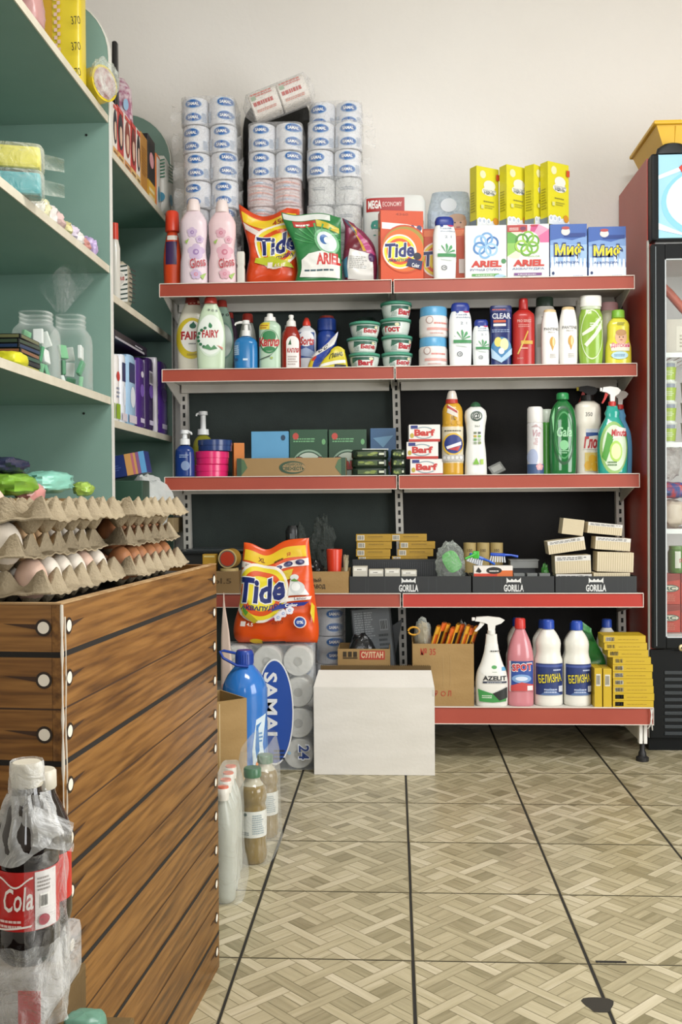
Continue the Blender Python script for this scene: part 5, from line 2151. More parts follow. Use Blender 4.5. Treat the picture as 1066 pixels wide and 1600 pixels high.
def art_window(d):
    d.ell(.5, .30, .44, .30, '#8fb86a', 32)
    d.ell(.52, .30, .38, .26, '#cfe0c4', 32)
    d.poly([(.12, .2), (.3, .48), (.5, .42), (.25, .14)], '#4f9a3a')
    d.ell(.56, .26, .2, .12, '#a9cf5a', 24)
    d.ell(.56, .26, .15, .09, '#dbe8a9', 24)
    d.poly([(.45, .40), (.85, .44), (.9, .52), (.6, .54)], '#e6e3dc')
    d.txt('Minuta', .42, .43, .9, .51, '#b5343a', .04, .15)
    d.lines(.3, .1, .6, .16, 2, '#5a7a4a', 3)


WB = [(0, .9), (.012, .95), (.3, 1), (.48, .9), (.6, .6), (.66, .44), (.70, .50), (.74, .38), (.78, .34)]
bottle('spray_bottle', 'teal glass cleaner spray bottle with white and red trigger head', 'bottle', 933, 981, 604, 3.785, Z3, WB, M('#2fa091', .1, coat=.3), (), art_window, dep=.55, n=2.6, custom=sprayer(.775, '#c23a34', '#e6e4e0', '#b8322c', .75, side=-1))
bottle('spray_bottle', 'light blue spray bottle with red collar behind the teal one', 'bottle', 950, 988, 610, 3.85, Z3, WB, M('#5f9ec6', .1, coat=.3), (), None, dep=.55, n=2.6, custom=sprayer(.775, '#c23a34', '#e3e1dd', '#b8322c', .75, side=-1))
bottle('spray_bottle', 'dark spray bottle with black and yellow nozzle behind the white cleaner bottle', 'bottle', 902, 940, 603, 3.935, Z3, WB, M('#2c2a28', .25), (), None, dep=.6, n=2.6, custom=sprayer(.775, '#1b1b1b', '#1b1b1b', '#b8322c', .8, tip='#d6c22c', side=-1))
# ================================================================== fourth shelf
m_kraft = noisy('kraft_board', '#a88a5c', '#977a4e', (6, 6, 14), .7, 5, .1, 120, (.3, .7), .2)
m_kraftd = noisy('kraft_board_dark', '#6d5838', '#5d4a2e', (6, 6, 14), .75, 5, .1, 120, (.3, .7), .2)
YS4 = 3.662


def open_box(w, d, h, m, t=.003, inner=None):
    mb = MB()
    mb.box(-w / 2, w / 2, -d / 2, -d / 2 + t, 0, h, m)
    mb.box(-w / 2, w / 2, d / 2 - t, d / 2, 0, h, m)
    mb.box(-w / 2, -w / 2 + t, -d / 2 + t, d / 2 - t, 0, h, m)
    mb.box(w / 2 - t, w / 2, -d / 2 + t, d / 2 - t, 0, h, m)
    mb.box(-w / 2 + t, w / 2 - t, -d / 2 + t, d / 2 - t, 0, t, inner or m)
    return mb


def front(mb, w, d, h, e0=.0005):
    return D(mb, lambda u, v, e: ((u - .5) * w, -d / 2 - e, v * h), w, h, e0=e0)


def gorilla(d, u, wd):
    d.txt('GORILLA', u - wd / 2, .10, u + wd / 2, .52, '#d9dad8', .03)
    a, b = u - wd * .36, u + wd * .36
    d.poly([(a, .58), (a + (b - a) * .08, .66), (b - (b - a) * .08, .66), (b, .58), (b, .62), (b + .0 * wd, .93), (b - (b - a) * .14, .80), (b - (b - a) * .26, .76), (b - (b - a) * .36, .86), (u, .77), (a + (b - a) * .36, .86), (a + (b - a) * .26, .76), (a + (b - a) * .14, .80), (a, .93)], '#d9dad8')


m_blkbox = M('#26292b', .45)
trays = {}
for nm, (a, b, lu, lw) in {'left': (546, 736, .487, .16), 'middle': (738.5, 866, .505, .245), 'right': (868, 995, .5, .25)}.items():
    xc, w, h = fit(a, b, 900.5, YS4, Z4)
    mb = open_box(w, .19, h, m_blkbox)
    d = front(mb, w, .19, h)
    for q in range(6):
        u = R.uniform(.05, .95)
        d.rect(u, .05, u + .004, .95, '#34383a')
        d.e = .0005
    gorilla(d, lu, lw)
    trays[nm] = (xc, w, h)
    solo(mb, 'display_tray', 'black display tray with white horned-logo lettering, %s one of three on the fourth shelf' % nm, 'tray', (xc, YS4 + .095, Z4), 0, 'black display trays')
ZT = Z4 + .0035
# black carton with comb-edge inside the left tray
xa, xb = P(549, 880, 3.80).x, P(690, 880, 3.80).x
zt = P(620, 874, 3.80).z
mb = MB(); mb.box(xa + .004, xb, 0, .046, 0, zt - ZT, m_blkbox, .001)
for i in range(40):
    x = xa + .01 + (xb - xa - .02) * i / 39
    mb.box(x - .001, x + .001, -.0025, 0, (zt - ZT) * .45, (zt - ZT) * .9, M('#3a3d3f', .3))
solo(mb, 'black_carton', 'long black carton with ribbed front under the thin yellow boxes', 'box', (0, 3.80, ZT))


def art_ybox(d):
    d.bars(.04, .15, .24, .85, n=9, bg='#cfcabb')
    d.rect(.3, .42, .96, .5, '#a9861c')
    d.lines(.34, .6, .8, .78, 1, '#7d6418', 3)


for side_, cols in (('left of the centre post', ((556, 611), (557, 612), (556, 610), (559, 609))), ('right of the centre post', ((630, 667), (634, 680), (630, 677), (630, 668)))):
    y_ = 3.805
    hb = .0287
    for i in range(4):
        a, b = cols[3 - i]
        xc, w, _ = fit(a, b, 840, y_, 0)
        if side_.startswith('right'):
            xr = xc + w / 2
            w = .135
            xc = xr - w / 2
        z = zt + .0005 + (i - 1) * hb * 1.0 + hb * .35 if i else zt + .0005
        hh = hb * .34 if i == 0 else hb * .95
        solo(carton_mesh(w, .044, hh, '#a9841f', art_ybox, b=.001), 'thin_box', 'thin yellow box, %s of the pile %s' % (('lowest', 'second from bottom', 'third from bottom', 'top one')[i], side_), 'box', (xc, y_ + .03, z), 0, 'thin yellow boxes on the fourth shelf')
# white small packs in front
for i, (a, b, pt) in enumerate(((551, 574, 885), (576, 599, 890), (601, 625, 889), (627, 651, 891))):
    xc, w, h = fit(a, b, pt, 3.69, ZT)
    mb = carton_mesh(w, .05, h, '#c9c5b6', lambda d: (d.rect(.08, .82, .92, .95, '#e6e3d8'), d.lines(.3, .86, .7, .92, 1, '#55524a', 2)))
    solo(mb, 'small_pack', 'small whitish pack at the front of the left tray, %s from its left end' % ('first', 'second', 'third', 'fourth')[i], 'pack', (xc, 3.715, ZT), 0, 'small whitish packs')

f_bag = film('clear_bag', '#eef5ee', .12, .5, 35, .9)
m_gr = M('#3fae3a', .25)
# green soap dish in a clear bag
xc, w, h = fit(683, 724, 850, 3.73, ZT)
t = thing('soap_dish', 'bright green plastic soap dish in a clear bag in the black tray', 'soap dish', (xc, 3.73, ZT), 0)
mb = MB()
mb.M = Matrix.Translation((.006, 0, h * .62)) @ Matrix.Rotation(math.radians(-28), 4, 'Y') @ Matrix.Rotation(math.radians(80), 4, 'X')
mb.loft([(0, .024, .034, 3, 0, 0), (.004, .028, .038, 3, 0, 0), (.012, .03, .04, 3, 0, 0), (.013, .026, .036, 3, 0, 0)], m_gr, N=28)
for q in range(5):
    mb.box(-.022, .022, -.028 + q * .012, -.024 + q * .012, .012, .016, m_gr)
mb.build('dish', t)
mb = MB(); blob(mb, (0, 0, h * .5), (w * .55, .03, h * .5), f_bag, .22, 3, 2, 26, 18); zz = min(v[2] for v in mb.v); mb.v = [(a, b, c - zz) for a, b, c in mb.v]; mb.build('clear_bag', t)


def brush(px, py, Y, col, label, rz, tilt):
    p = P(px, py, Y)
    t = thing('scrub_brush', label, 'brush', p, rz, 'scrub brushes', rot=(0, tilt, rz))
    mb = MB(); mb.box(-.028, .028, -.008, .008, .0, .012, M(col, .3), .004); mb.tube([(.026, 0, .006), (.05, 0, .006), (.075, 0, .002)], [.005, .004, .005], M(col, .3), 8); mb.build('handle', t)
    mb = MB()
    for i in range(7):
        for j in range(2):
            x = -.024 + i * .008
            mb.tube([(x, -.004 + .008 * j, 0), (x * 1.15, -.006 + .012 * j, -.022)], [.0022, .003], M('#e2e6ea', .6), 6)
    o = mb.build('bristles', t)
    o['kind'] = 'stuff'
    return t


for (px, lb) in ((734, 'left'), (755, 'middle'), (776, 'right')):
    xc, w, h = fit(px - 10, px + 10, 848, 3.89, Z4)
    mb = MB()
    r = w / 2
    mk = M('#b09a63', .6)
    mb.loft([(0, r, r, 2, 0, 0), (h, r, r, 2, 0, 0), (h, r * .78, r * .78, 2, 0, 0), (h - .03, r * .76, r * .76, 2, 0, 0)], mk, N=28)
    d = D(mb, Shape([(0, 1, 1), (1, 1, 1)], w, h, 1, 2, 2).front, w, h, .006)
    d.txt('100', .28, .80, .66, .87, '#5a4a26', .02)
    solo(mb, 'tape_core', 'beige cardboard tube, %s one of three behind the brushes' % lb, 'tube', (xc, 3.89, Z4), 0, 'beige cardboard tubes')
brush(744, 872, 3.75, '#2f62c8', 'white-bristled brush with blue and green handle, left one of two', .2, .35)
brush(778, 869, 3.775, '#2450c0', 'white-bristled blue brush, right one of two', -.1, .05)
for o in [o for o in bpy.data.objects if o.name.startswith('scrub_brush')]:
    pass
# green long handle
mb = MB(); p0, p1 = P(727, 873, 3.69), P(744, 866, 3.70)
mb.tube([p0, (p0 + p1) / 2, p1], [.004, .005, .009], m_gr, 10); mb.box(p1.x - .012, p1.x + .012, 3.693, 3.707, p1.z - .016, p1.z + .012, m_gr, .004)
tag(mb.build('brush_handle'), 'bright green plastic brush handle beside the bagged soap dish', 'brush')


def art_wr(d):
    d.rect(0, 0, 1, .34, '#c8402a')
    d.rect(.6, 0, 1, .6, '#cf6a32')
    d.ell(.52, .6, .2, .3, '#22201e', 20)
    d.lines(.4, .5, .65, .7, 1, '#d9d6d0', 3)
    d.poly([(.05, .5), (.12, .9), (.2, .55), (.16, .4)], '#22201e')


xc, w, h = fit(740, 801, 885, 3.675, ZT)
solo(carton_mesh(w, .035, .042, '#e2ddd6', art_wr), 'small_box', 'white and red small flat box at the front of the middle tray', 'box', (xc, 3.69, ZT + .001 + .02), .02).location.z = P(770, 897, 3.675).z - .012
xc, w, h = fit(797, 840, 872, 3.80, ZT)
mb = open_box(w, .06, .03, M('#7d7f7c', .4)); mb.box(-w / 2 - .003, w / 2 + .003, -.033, .033, .028, .0305, M('#8f918e', .4))
mb.box(-w / 2 + .01, w / 2 - .01, -.02, .02, -.13 + .05, 0, m_blkbox)
zmin = min(v[2] for v in mb.v); mb.v = [(a, b, c - zmin) for a, b, c in mb.v]
solo(mb, 'plastic_tray', 'shallow grey plastic tray behind the white and red box', 'tray', (xc, 3.815, ZT))
for i, (a, b) in enumerate(((803, 820), (824, 840), (843, 860))):
    xc, w, h = fit(a, b, 896, 3.68, ZT)
    solo(carton_mesh(w, .03, h, '#6f7270'), 'small_pack', 'grey small pack low in the middle tray, %s of three' % ('left', 'middle', 'right')[i], 'pack', (xc, 3.70, ZT), 0, 'grey small packs')
mb = MB(); blob(mb, (0, 0, .045), (.014, .012, .045), M('#3a7a30', .3), .3, 3, 8); zz = min(v[2] for v in mb.v); mb.v = [(a, b, c - zz) for a, b, c in mb.v]
solo(mb, 'green_sachet', 'small green packet standing at the right end of the middle tray', 'packet', (P(852, 885, 3.75).x, 3.75, ZT))


# ribbed beige packs of boxes
def ribbed(w, d, h, lab):
    mb = MB()
    mb.box(-w / 2, w / 2, -d / 2, d / 2, 0, h, M('#d3c6a8', .6), .001)
    n = 16
    dd = front(mb, w, d, h)
    vs, fs = [], []
    for i in range(1, n):
        u = i / n
        q = len(vs)
        vs += [(u - .006, .02), (u + .006, .02), (u + .006, .98), (u - .006, .98)]
        fs.append([q, q + 1, q + 2, q + 3])
    dd.emit(vs, fs, '#b3a480')
    if lab:
        dd.rect(0, .70, 1, 1, '#d9d7d0')
        dd.lines(.06, .76, .94, .95, 2, '#55565a', lab)
        dd.bars(.62, .74, .8, .97, n=7, bg='#d9d7d0')
    return mb


bl = [(869, 925, 897, 0, 0, 1, 'bottom left'), (928, 985, 895, 0, 0, 0, 'bottom right'), (868, 924, 867, 1, .03, 2, 'second row left'), (933, 990, 862, 1, -.03, 0, 'second row right'),
      (858, 916, 838, 2, .14, 3, 'third row left, tilted'), (930, 985, 838, 2, -.07, 4, 'third row right'), (878, 911, 809, 3, -.12, 0, 'top left, short'), (918, 972, 815, 3, -.10, 5, 'top right')]
cur = {0: ZT, 1: ZT}
for i, (a, b, pt, row, tl, lab, wh) in enumerate(bl):
    c_ = i % 2
    xc, w, _ = fit(a, b, pt, 3.70, 0)
    ztop = P((a + b) / 2, pt, 3.70).z
    z0 = cur[c_]
    sag = abs(math.sin(tl)) * w / 2
    h = ztop - z0 - sag * 2 - .001
    mb = ribbed(w, .085, max(.02, h), lab)
    solo(mb, 'ribbed_pack', 'beige pack of small boxes with ribbed face, %s of the pile' % wh, 'pack', (xc, 3.745, z0 + sag + .0006), 0, 'ribbed beige packs', rot=(0, -tl, 0))
    cur[c_] = z0 + sag * 2 + max(.02, h) + .0012

# kraft box with goods left of centre
xa, xb = P(438, 905, YS4).x, P(545, 905, YS4).x
zt = P(515, 893, YS4).z
w, h = xb - xa, zt - Z4
mb = open_box(w, .22, h, m_kraft)
d = front(mb, w, .22, h)
d.txt('...ВЫЙ', .44, .52, .60, .72, '#2a2018', .03)
d.txt('ЗАВОД', .44, .2, .66, .42, '#2a2018', .03)
solo(mb, 'cardboard_box', 'low open kraft box with black lettering beside the big orange bag', 'box', ((xa + xb) / 2, YS4 + .11, Z4))
ZK = Z4 + .0035
mb = MB(); m_gb = noisy('glossy_black_bag', '#131415', '#232526', (12, 12, 12), .16, 4, .5, 25)
blob(mb, (0, 0, .055), (.042, .036, .055), m_gb, .3, 3, 4, 26, 18); zz = min(v[2] for v in mb.v); mb.v = [(a, b, c - zz) for a, b, c in mb.v]
solo(mb, 'black_bag', 'crumpled glossy black bag lying in the low kraft box', 'bag', (P(490, 880, 3.74).x, 3.73, ZK))
c = P(499, 855, 3.76)
mb = MB(); f_ball = film('dark_clear_film', '#6a726d', .14, .6, 45, 1.0)
blob(mb, (0, 0, .075), (.045, .04, .085), f_ball, .42, 3, 9, 28, 22); zz = min(v[2] for v in mb.v); mb.v = [(a, b, q - zz) for a, b, q in mb.v]
solo(mb, 'clear_film', 'bunched shiny clear film standing up behind the kraft box', 'film', (c.x + .005, 3.835, P(499, 893, 3.83).z - .05 if False else ZK))
for o in bpy.data.objects:
    if o.name == 'clear_film':
        o.scale = (1, 1, 1.32)
# black lidded thing in film
c = P(459, 838, 3.85)
t = thing('dispenser', 'black-topped dispenser wrapped in clear film behind the orange bag', 'dispenser', (c.x, 3.842, ZK))
hh = P(459, 821, 3.86).z - ZK
mb = MB(); mb.loft([(0, .022, .02, 3, 0, 0), (hh - .06, .022, .02, 3, 0, 0), (hh - .055, .026, .02, 3, -.004, 0), (hh - .02, .026, .02, 3, -.004, 0), (hh, .018, .015, 3, -.002, 0)], M('#171819', .25), N=24); mb.build('body', t)
mb = MB(); mb.box(-.012, .008, -.0225, -.021, hh - .05, hh - .03, M('#55595a', .4)); mb.build('badge', t)
mb = MB(); blob(mb, (.02, 0, hh * .55), (.035, .028, hh * .47), f_ball, .25, 3, 14, 22, 16); mb.build('clear_wrap', t)
# red cup
xc, w, h = fit(510, 535, 858, 3.72, ZK)
t = thing('paper_cup', 'red cup with white lower band standing in the low kraft box', 'cup', (xc, 3.715, ZK))
mb = MB(); r = w / 2
mb.loft([(h * .28, r * .84, r * .84, 2, 0, 0), (h - .002, r, r, 2, 0, 0), (h, r * .98, r * .98, 2, 0, 0), (h, r * .92, r * .92, 2, 0, 0), (h * .4, r * .8, r * .8, 2, 0, 0)], M('#cf3a20', .3), N=32); mb.build('cup', t)
mb = MB(); mb.loft([(0, r * .72, r * .72, 2, 0, 0), (h * .28, r * .845, r * .845, 2, 0, 0)], M('#ddd8d0', .4), N=32); mb.build('white_band', t)
mb = MB()
for i in range(26):
    a = i * 2.4
    x0, y0 = .0055 * math.cos(a), .008 * math.sin(a)
    x1, y1 = x0 * 1.3 + .002 + .002 * math.sin(i), y0 * 1.5
    mb.tube([(x0 * .6, y0 * .6, 0), (x0, y0, .07), (x1, y1, .125 + .012 * math.sin(i * 1.7))], .0011, M('#b5ab8c', .5), 5)
o = solo(mb, 'bristle_bundle', 'bundle of pale straw bristles in a clear sleeve beside the red cup', 'brush', (P(540, 880, 3.70).x, 3.70, ZK))
o['kind'] = 'stuff'

# left end: sheets, boxes, tape rolls
xa, xb = P(276, 870, 3.75).x, P(378, 870, 3.75).x
zt = P(320, 866, 3.75).z
mb = MB(); mb.box(xa, xb, 3.75, 3.95, 0, zt - Z4, M('#191b1b', .5), .002); solo(mb, 'black_box', 'black box under the dark flat sheets at the left end of the fourth shelf', 'box', (0, 0, Z4))
for i, (a, b, dz, rz, dp) in enumerate(((277, 345, 0, .0, .21), (272, 372, .006, -.02, .22), (290, 378, .012, .02, .2))):
    pa, pb = P(a, 860, 3.74).x, P(b, 860, 3.74).x
    mb = MB(); mb.box(-(pb - pa) / 2, (pb - pa) / 2, -dp / 2, dp / 2, 0, .005, M(('#202324', '#2c3032', '#3b4043')[i], .3), .001)
    solo(mb, 'dark_sheet', 'dark flat folder on the pile at the left end, %s of three' % ('bottom', 'middle', 'top')[i], 'folder', ((pa + pb) / 2, 3.845, zt + .0008 + dz), rz, 'dark flat folders')
xc, w, h = fit(314, 373, 893, 3.664, Z4)
mb = carton_mesh(w, .085, h, '#8d7148', lambda d: d.txt('Ы.5', .3, .45, .8, .7, '#5a4428', .02))
solo(mb, 'cardboard_box', 'small kraft box under the tape rolls behind the counter corner', 'box', (xc, 3.7067, Z4))
zk = Z4 + h + .0006


def tape(pxc, pyc, Y, r, L, endc, label):
    c = P(pxc, pyc, Y)
    t = thing('tape_roll', label, 'tape roll', (c.x, Y + L / 2, c.z), -.12, 'tape rolls')
    mb = MB()
    mb.loft([(-L / 2, r, r, 2, 0, 0), (L / 2, r, r, 2, 0, 0)], M('#b98f3a', .3), N=36)
    mb.v = [(v[0], v[2], v[1]) for v in mb.v]; mb.f = [f[::-1] for f in mb.f]
    mb.build('roll', t)
    mb = MB()
    mb.loft([(0, r * .99, r * .99, 2, 0, 0), (.001, r * .98, r * .98, 2, 0, 0)], M('#c9b27a', .5), N=36)
    mb.loft([(.0012, r * .86, r * .86, 2, 0, 0), (.0018, r * .86, r * .86, 2, 0, 0)], M('#6d6258', .5), N=36)
    mb.loft([(.002, r * .74, r * .74, 2, 0, 0), (.0026, r * .74, r * .74, 2, 0, 0)], M(endc, .4), N=36)
    mb.v = [(v[0], -L / 2 - v[2], v[1]) for v in mb.v]
    mb.build('end_disc', t)
    return t


rt = .0355
zlow = zk + .0215
mb = MB()
zb_ = P(357, 873, 3.668).z - .0355 - zk - .0008
mb.loft([(0, .034, .034, 2, 0, 0), (zb_, .034, .034, 2, 0, 0), (zb_, .026, .026, 2, 0, 0), (0.001, .026, .026, 2, 0, 0)], M('#c9b27a', .4), N=36)
solo(mb, 'tape_roll', 'flat roll of tape lying under the red-ended one', 'tape roll', (P(358, 890, 3.69).x, 3.70, zk), 0, 'tape rolls')
t = tape(357, 873, 3.668, rt, .06, '#b8391f', 'tape roll with red end facing out behind the counter corner')
t.location.z = zlow + .0216 + rt + .0006 if False else P(357, 873, 3.668).z
xc, w, h = fit(316, 337, 866, 3.69, zk)
solo(carton_mesh(w, .04, h, '#b98f2a', lambda d: d.rect(.1, .82, .9, .92, '#d9c27a')), 'thin_box', 'upright yellow box left of the red-ended tape roll', 'box', (xc, 3.711, zk))

# ================================================================== bottom shelf
xs = P(499, 1000, 3.82).x
for k in range(3):
    dup(packC, (xs - .012, 3.80, Z5 + k * (hh_ + .0012)), 0, 'blue-printed toilet paper pack on the bottom shelf, %s of the stack' % ('bottom', 'middle', 'top')[k], group='toilet paper packs on the bottom shelf')
xc, w, h = fit(527, 609, 1014, 3.62, Z5)
mb = open_box(w, .16, h, m_kraft)
d = front(mb, w, .16, h)
d.rect(.42, .80, .90, .97, '#b04032')
d.txt('СУЛТАН', .45, .83, .87, .95, '#d9c29a', .035)
for i in range(3):
    d.rect(.10 + .1 * i, .85, .17 + .1 * i, .95, '#3a3020')
d.rect(.1, .82, .38, .84, '#3a3020')
solo(mb, 'cardboard_box', 'open kraft box with red lettering patch behind the white box', 'box', (xc, 3.70, Z5))
bx = (xc, w, h)
mb = MB(); blob(mb, (0, 0, .10), (.06, .036, .115), m_gb, .12, 3, 11, 24, 16); zz = min(v[2] for v in mb.v); mb.v = [(a, b, q - zz) for a, b, q in mb.v]
solo(mb, 'black_bag', 'black bag filling the kraft box with red lettering patch', 'bag', (xc - .01, 3.685, Z5 + .004))
p = P(585, 1018, 3.72)
mb = MB()
mb.box(-.075, .075, -.012, .012, -.08, .15, M('#3c4043', .35), .003)
d = D(mb, lambda u, v, e: ((u - .5) * .15, -.012 - e, -.08 + v * .23), .15, .23)
d.rect(.04, .02, .96, .98, '#6d7377')
d.lines(.08, .5, .6, .95, 12, '#9aa0a3', 2)
d.lines(.65, .3, .92, .6, 4, '#43484b', 2)
d.rect(.3, .35, .32, .95, '#55595c')
d.bars(.7, .62, .9, .8, n=8, bg='#8d9396')
o = solo(mb, 'printed_packet', 'grey printed packet leaning out of the kraft box', 'packet', (p.x, 3.752, p.z + .01), 0, rot=(-.02, -.10, -.08))
mb = MB(); mb.prism([(-.03, -.10), (.03, -.07), (.022, .085), (-.03, .03)], -.006, .006, M('#4a4e50', .35))
solo(mb, 'dark_packet', 'dark grey packet corner sticking out behind the printed packet', 'packet', (P(612, 1000, 3.83).x, 3.86, P(612, 1000, 3.83).z), 0, rot=(0, .25, 0))

# box No 35 with gloves
YB = 3.555
xc, w, h = fit(644, 740, 1006, YB, Z5)
mb = open_box(w, .2, h, m_kraft)
d = front(mb, w, .2, h)
d.txt('№ 35', .13, .82, .38, .93, '#a8402c', .02)
d.txt('₽', .36, .16, .41, .25, '#a8402c', .02)
d.ring(.50, .2, .04, .04, .3, '#a8402c')
d.txt('Л', .57, .16, .63, .25, '#a8402c', .02)
for u in (.5, .62):
    d.rect(u, .3, u + .004, .8, '#b69b6c')
solo(mb, 'cardboard_box', 'kraft box with red number full of orange and black gloves', 'box', (xc, YB + .1, Z5))
gx, gz = xc, Z5 + h
m_gl = {'o': M('#d2601f', .5), 'b': M('#1d1d1e', .5), 'y': M('#d39a25', .5)}
rg = random.Random(9)
for i in range(9):
    t = thing('work_glove', 'orange and black work glove packed upright in the kraft box, %s from the left' % ORD[i].replace('topmost', 'first'), 'glove', (gx - .052 + i * .0175, YB + .06 + .016 * (i % 3), gz - .075), 0, 'work gloves in the kraft box', rot=(rg.uniform(-.03, .03), .3, -.2))
    hh = .075 + rg.uniform(.055, .078)
    mb = MB()
    secs = [(0, .0065, .03, 2.5, 0, 0), (hh * .5, .0072, .032, 2.5, 0, 0), (hh * .85, .007, .03, 2.5, 0, 0), (hh, .006, .026, 2.5, 0, 0)]
    mb.loft(secs, m_gl['ob'[i % 3 == 1]], N=18)
    mb.build('palm', t)
    mb = MB()
    mb.loft([(hh * .80, .0079, .033, 2.5, 0, 0), (hh * .98, .0075, .030, 2.5, 0, 0), (hh * 1.0, .006, .024, 2.5, 0, 0)], m_gl['y'] if i % 2 == 0 else m_gl['o'], N=18)
    mb.build('cuff', t)
    mb = MB()
    mb.tube([(-.002, -.029, hh * .1), (-.002, -.0305, hh * .5), (-.002, -.029, hh * .85)], .0035, m_gl['y'], 6)
    mb.build('stripe', t)
# bagged gloves at left
c = P(668, 1000, YB)
t = thing('glove_pack', 'clear bag of folded gloves with yellow band at the left of the kraft box', 'gloves', (gx - .070, YB + .06, gz - .045))
mb = MB(); blob(mb, (0, 0, .06), (.026, .026, .055), M('#8d7a55', .5), .25, 3, 4, 20, 14); mb.build('gloves', t)
mb = MB(); mb.tube([(-.032 - .02 * math.cos(k * .5), -.02, .085 + .014 * math.sin(k * .5)) for k in range(13)], .0035, m_gl['y'], 8); mb.build('band', t)
mb = MB(); blob(mb, (.0, 0, .065), (.031, .032, .066), f_bag, .16, 3, 7, 22, 16); mb.build('clear_bag', t)
c = P(745, 985, YB)
mb = MB(); blob(mb, (0, 0, .03), (.022, .026, .05), f_bag, .25, 3, 17, 22, 16)
solo(mb, 'clear_bag', 'clear plastic bag end poking from the right of the glove box', 'bag', (gx + .078, YB + .155, gz - .02))


# cleaners in front
def art_azelit(d):
    d.ell(.5, .52, .5, .19, '#e2e2dc', 36)
    d.ell(.56, .44, .08, .02, '#4f9a55', 20)
    d.lines(.5, .385, .68, .395, 1, '#7a9a7a', 2)
    d.poly([(.78, .40), (.94, .40), (.94, .44), (.78, .44)], '#5f9fc6')
    d.txt('AZELIT', .22, .295, .92, .345, '#222426', .03)
    d.rect(.22, .265, .92, .285, '#2a3346')
    d.lines(.34, .268, .8, .281, 1, '#c9ced2', 3)
    d.poly([(.08, .20), (.5, .15), (.93, .20), (.9, .06), (.5, .05), (.12, .06)], '#3f8f4a')
    d.poly([(.5, .15), (.93, .22), (.93, .10), (.7, .07)], '#242726')
    d.lines(.2, .1, .5, .14, 2, '#cfe0c9', 4)
    d.lines(.46, .61, .9, .635, 1, '#3a3a38', 9)


AZ = [(0, .93), (.01, .97), (.25, 1), (.36, .93), (.48, .66), (.62, .44), (.74, .36), (.80, .34)]
bottle('spray_bottle', 'white grease cleaner spray bottle with green label on the bottom shelf', 'bottle', 742, 793, 963, 3.575, Z5, AZ, M('#e2e0d8', .3), (), art_azelit, dep=.55, n=2.6, custom=sprayer(.80, '#e4e2dc', '#e4e2dc', '#e4e2dc', 1.15, side=-1))


def art_spot(d):
    d.rect(.06, .17, .12, .52, '#ded8d8')
    d.rect(.12, .18, .94, .52, '#2f4f9a')
    d.poly([(.12, .42), (.94, .48), (.94, .52), (.12, .52)], '#274a86')
    d.txt('SPOT', .14, .40, .9, .50, '#e6dcdc', .07, tilt=.05)
    d.txt('SPOT', .16, .41, .88, .49, '#c0343a', .035, tilt=.05)
    d.ell(.5, .32, .35, .05, '#7fa3d0', 20)
    d.ell(.5, .32, .22, .025, '#d5dfee', 20)
    d.poly([(.12, .18), (.94, .18), (.94, .25), (.5, .28), (.12, .24)], '#c24a4a')
    d.rect(.70, .185, .9, .24, '#e2dcdc')


PB = [(0, .94), (.012, 1), (.52, 1), (.62, .94), (.74, .74), (.84, .46), (.885, .34)]
bottle('cleaner_bottle', 'pink cleaner bottle with red cap and blue label on the bottom shelf', 'bottle', 792, 833, 966, 3.59, Z5, PB, M('#c98088', .18, coat=.3),
       [('cap', [(.88, .34), (.885, .42), (.985, .40), (1, .34)], M('#c2332c', .35), {})], art_spot, dep=.8, n=2.6)


def art_bel(d):
    d.rect(.04, .13, .96, .50, '#26386f')
    d.rect(.04, .46, .96, .485, '#46589a')
    d.poly([(.15, .13), (.5, .22), (.9, .13)], '#55709f')
    d.txt('БЕЛИЗНА', .10, .27, .90, .39, '#1a2850', .05, tilt=.1)
    d.txt('БЕЛИЗНА', .12, .28, .88, .38, '#d9c92c', .02, tilt=.1)
    d.lines(.3, .16, .75, .22, 2, '#b9c4de', 4)
    d.lines(.6, .42, .9, .45, 1, '#b9c4de', 5)
    d.rect(.78, .17, .92, .24, '#c9cdd6')


BB = [(0, .94), (.012, 1), (.50, 1), (.54, .97), (.58, .88), (.63, .84), (.68, .86), (.72, .88), (.76, .84), (.84, .60), (.895, .36)]
BC = [('cap', [(.89, .36), (.895, .44), (.985, .42), (1, .34)], M('#2448a6', .35), {})]
for i, (a, b, pt, Y, lb) in enumerate(((834, 878.5, 968, 3.60, 'front left, beside the pink bottle'), (880, 922.5, 970, 3.60, 'front right'), (829, 872, 968, 3.73, 'behind the front left one'), (878, 920, 972, 3.74, 'behind the front right one'), (930, 966, 967, 3.745, 'behind the green pouch'), (790, 826, 965, 3.75, 'behind the pink bottle'))):
    bottle('bleach_bottle', 'white bleach bottle with blue cap, ' + lb, 'bottle', a, b, pt, Y, Z5, BB, M('#e4e2d8', .3), BC, art_bel if i < 2 else None, dep=.9, n=2.2, group='white bleach bottles', rz=.06 * (i % 2))


def art_gpouch(d):
    d.rect(.0, .0, 1, .3, '#b3b82f')
    d.ell(.5, .35, .35, .16, '#5f8a35', 20)
    d.ell(.5, .35, .22, .10, '#c9cdb5', 20)
    d.rect(.1, .8, .9, .9, '#1d5a2c')


bag('green_pouch', 'green and yellow pouch leaning above the upright yellow boxes', 'pouch', 3.662, Z5, 930, 1090,
    [(0, 922, 948), (.2, 920, 948), (.5, 914, 947), (1, 909, 925)], lambda u: 967 + 12 * u, lambda u: 1088, .010, '#2f7a38', art_gpouch, wr=.004, seed=44)


def art_yb2(d):
    d.rect(.0, .0, 1, 1, '#c4a524')
    d.e -= .0003
    d.bars(.05, .2, .26, .8, n=9, bg='#d3cfbf')
    d.lines(.34, .40, .95, .6, 1, '#a4861c', 6)


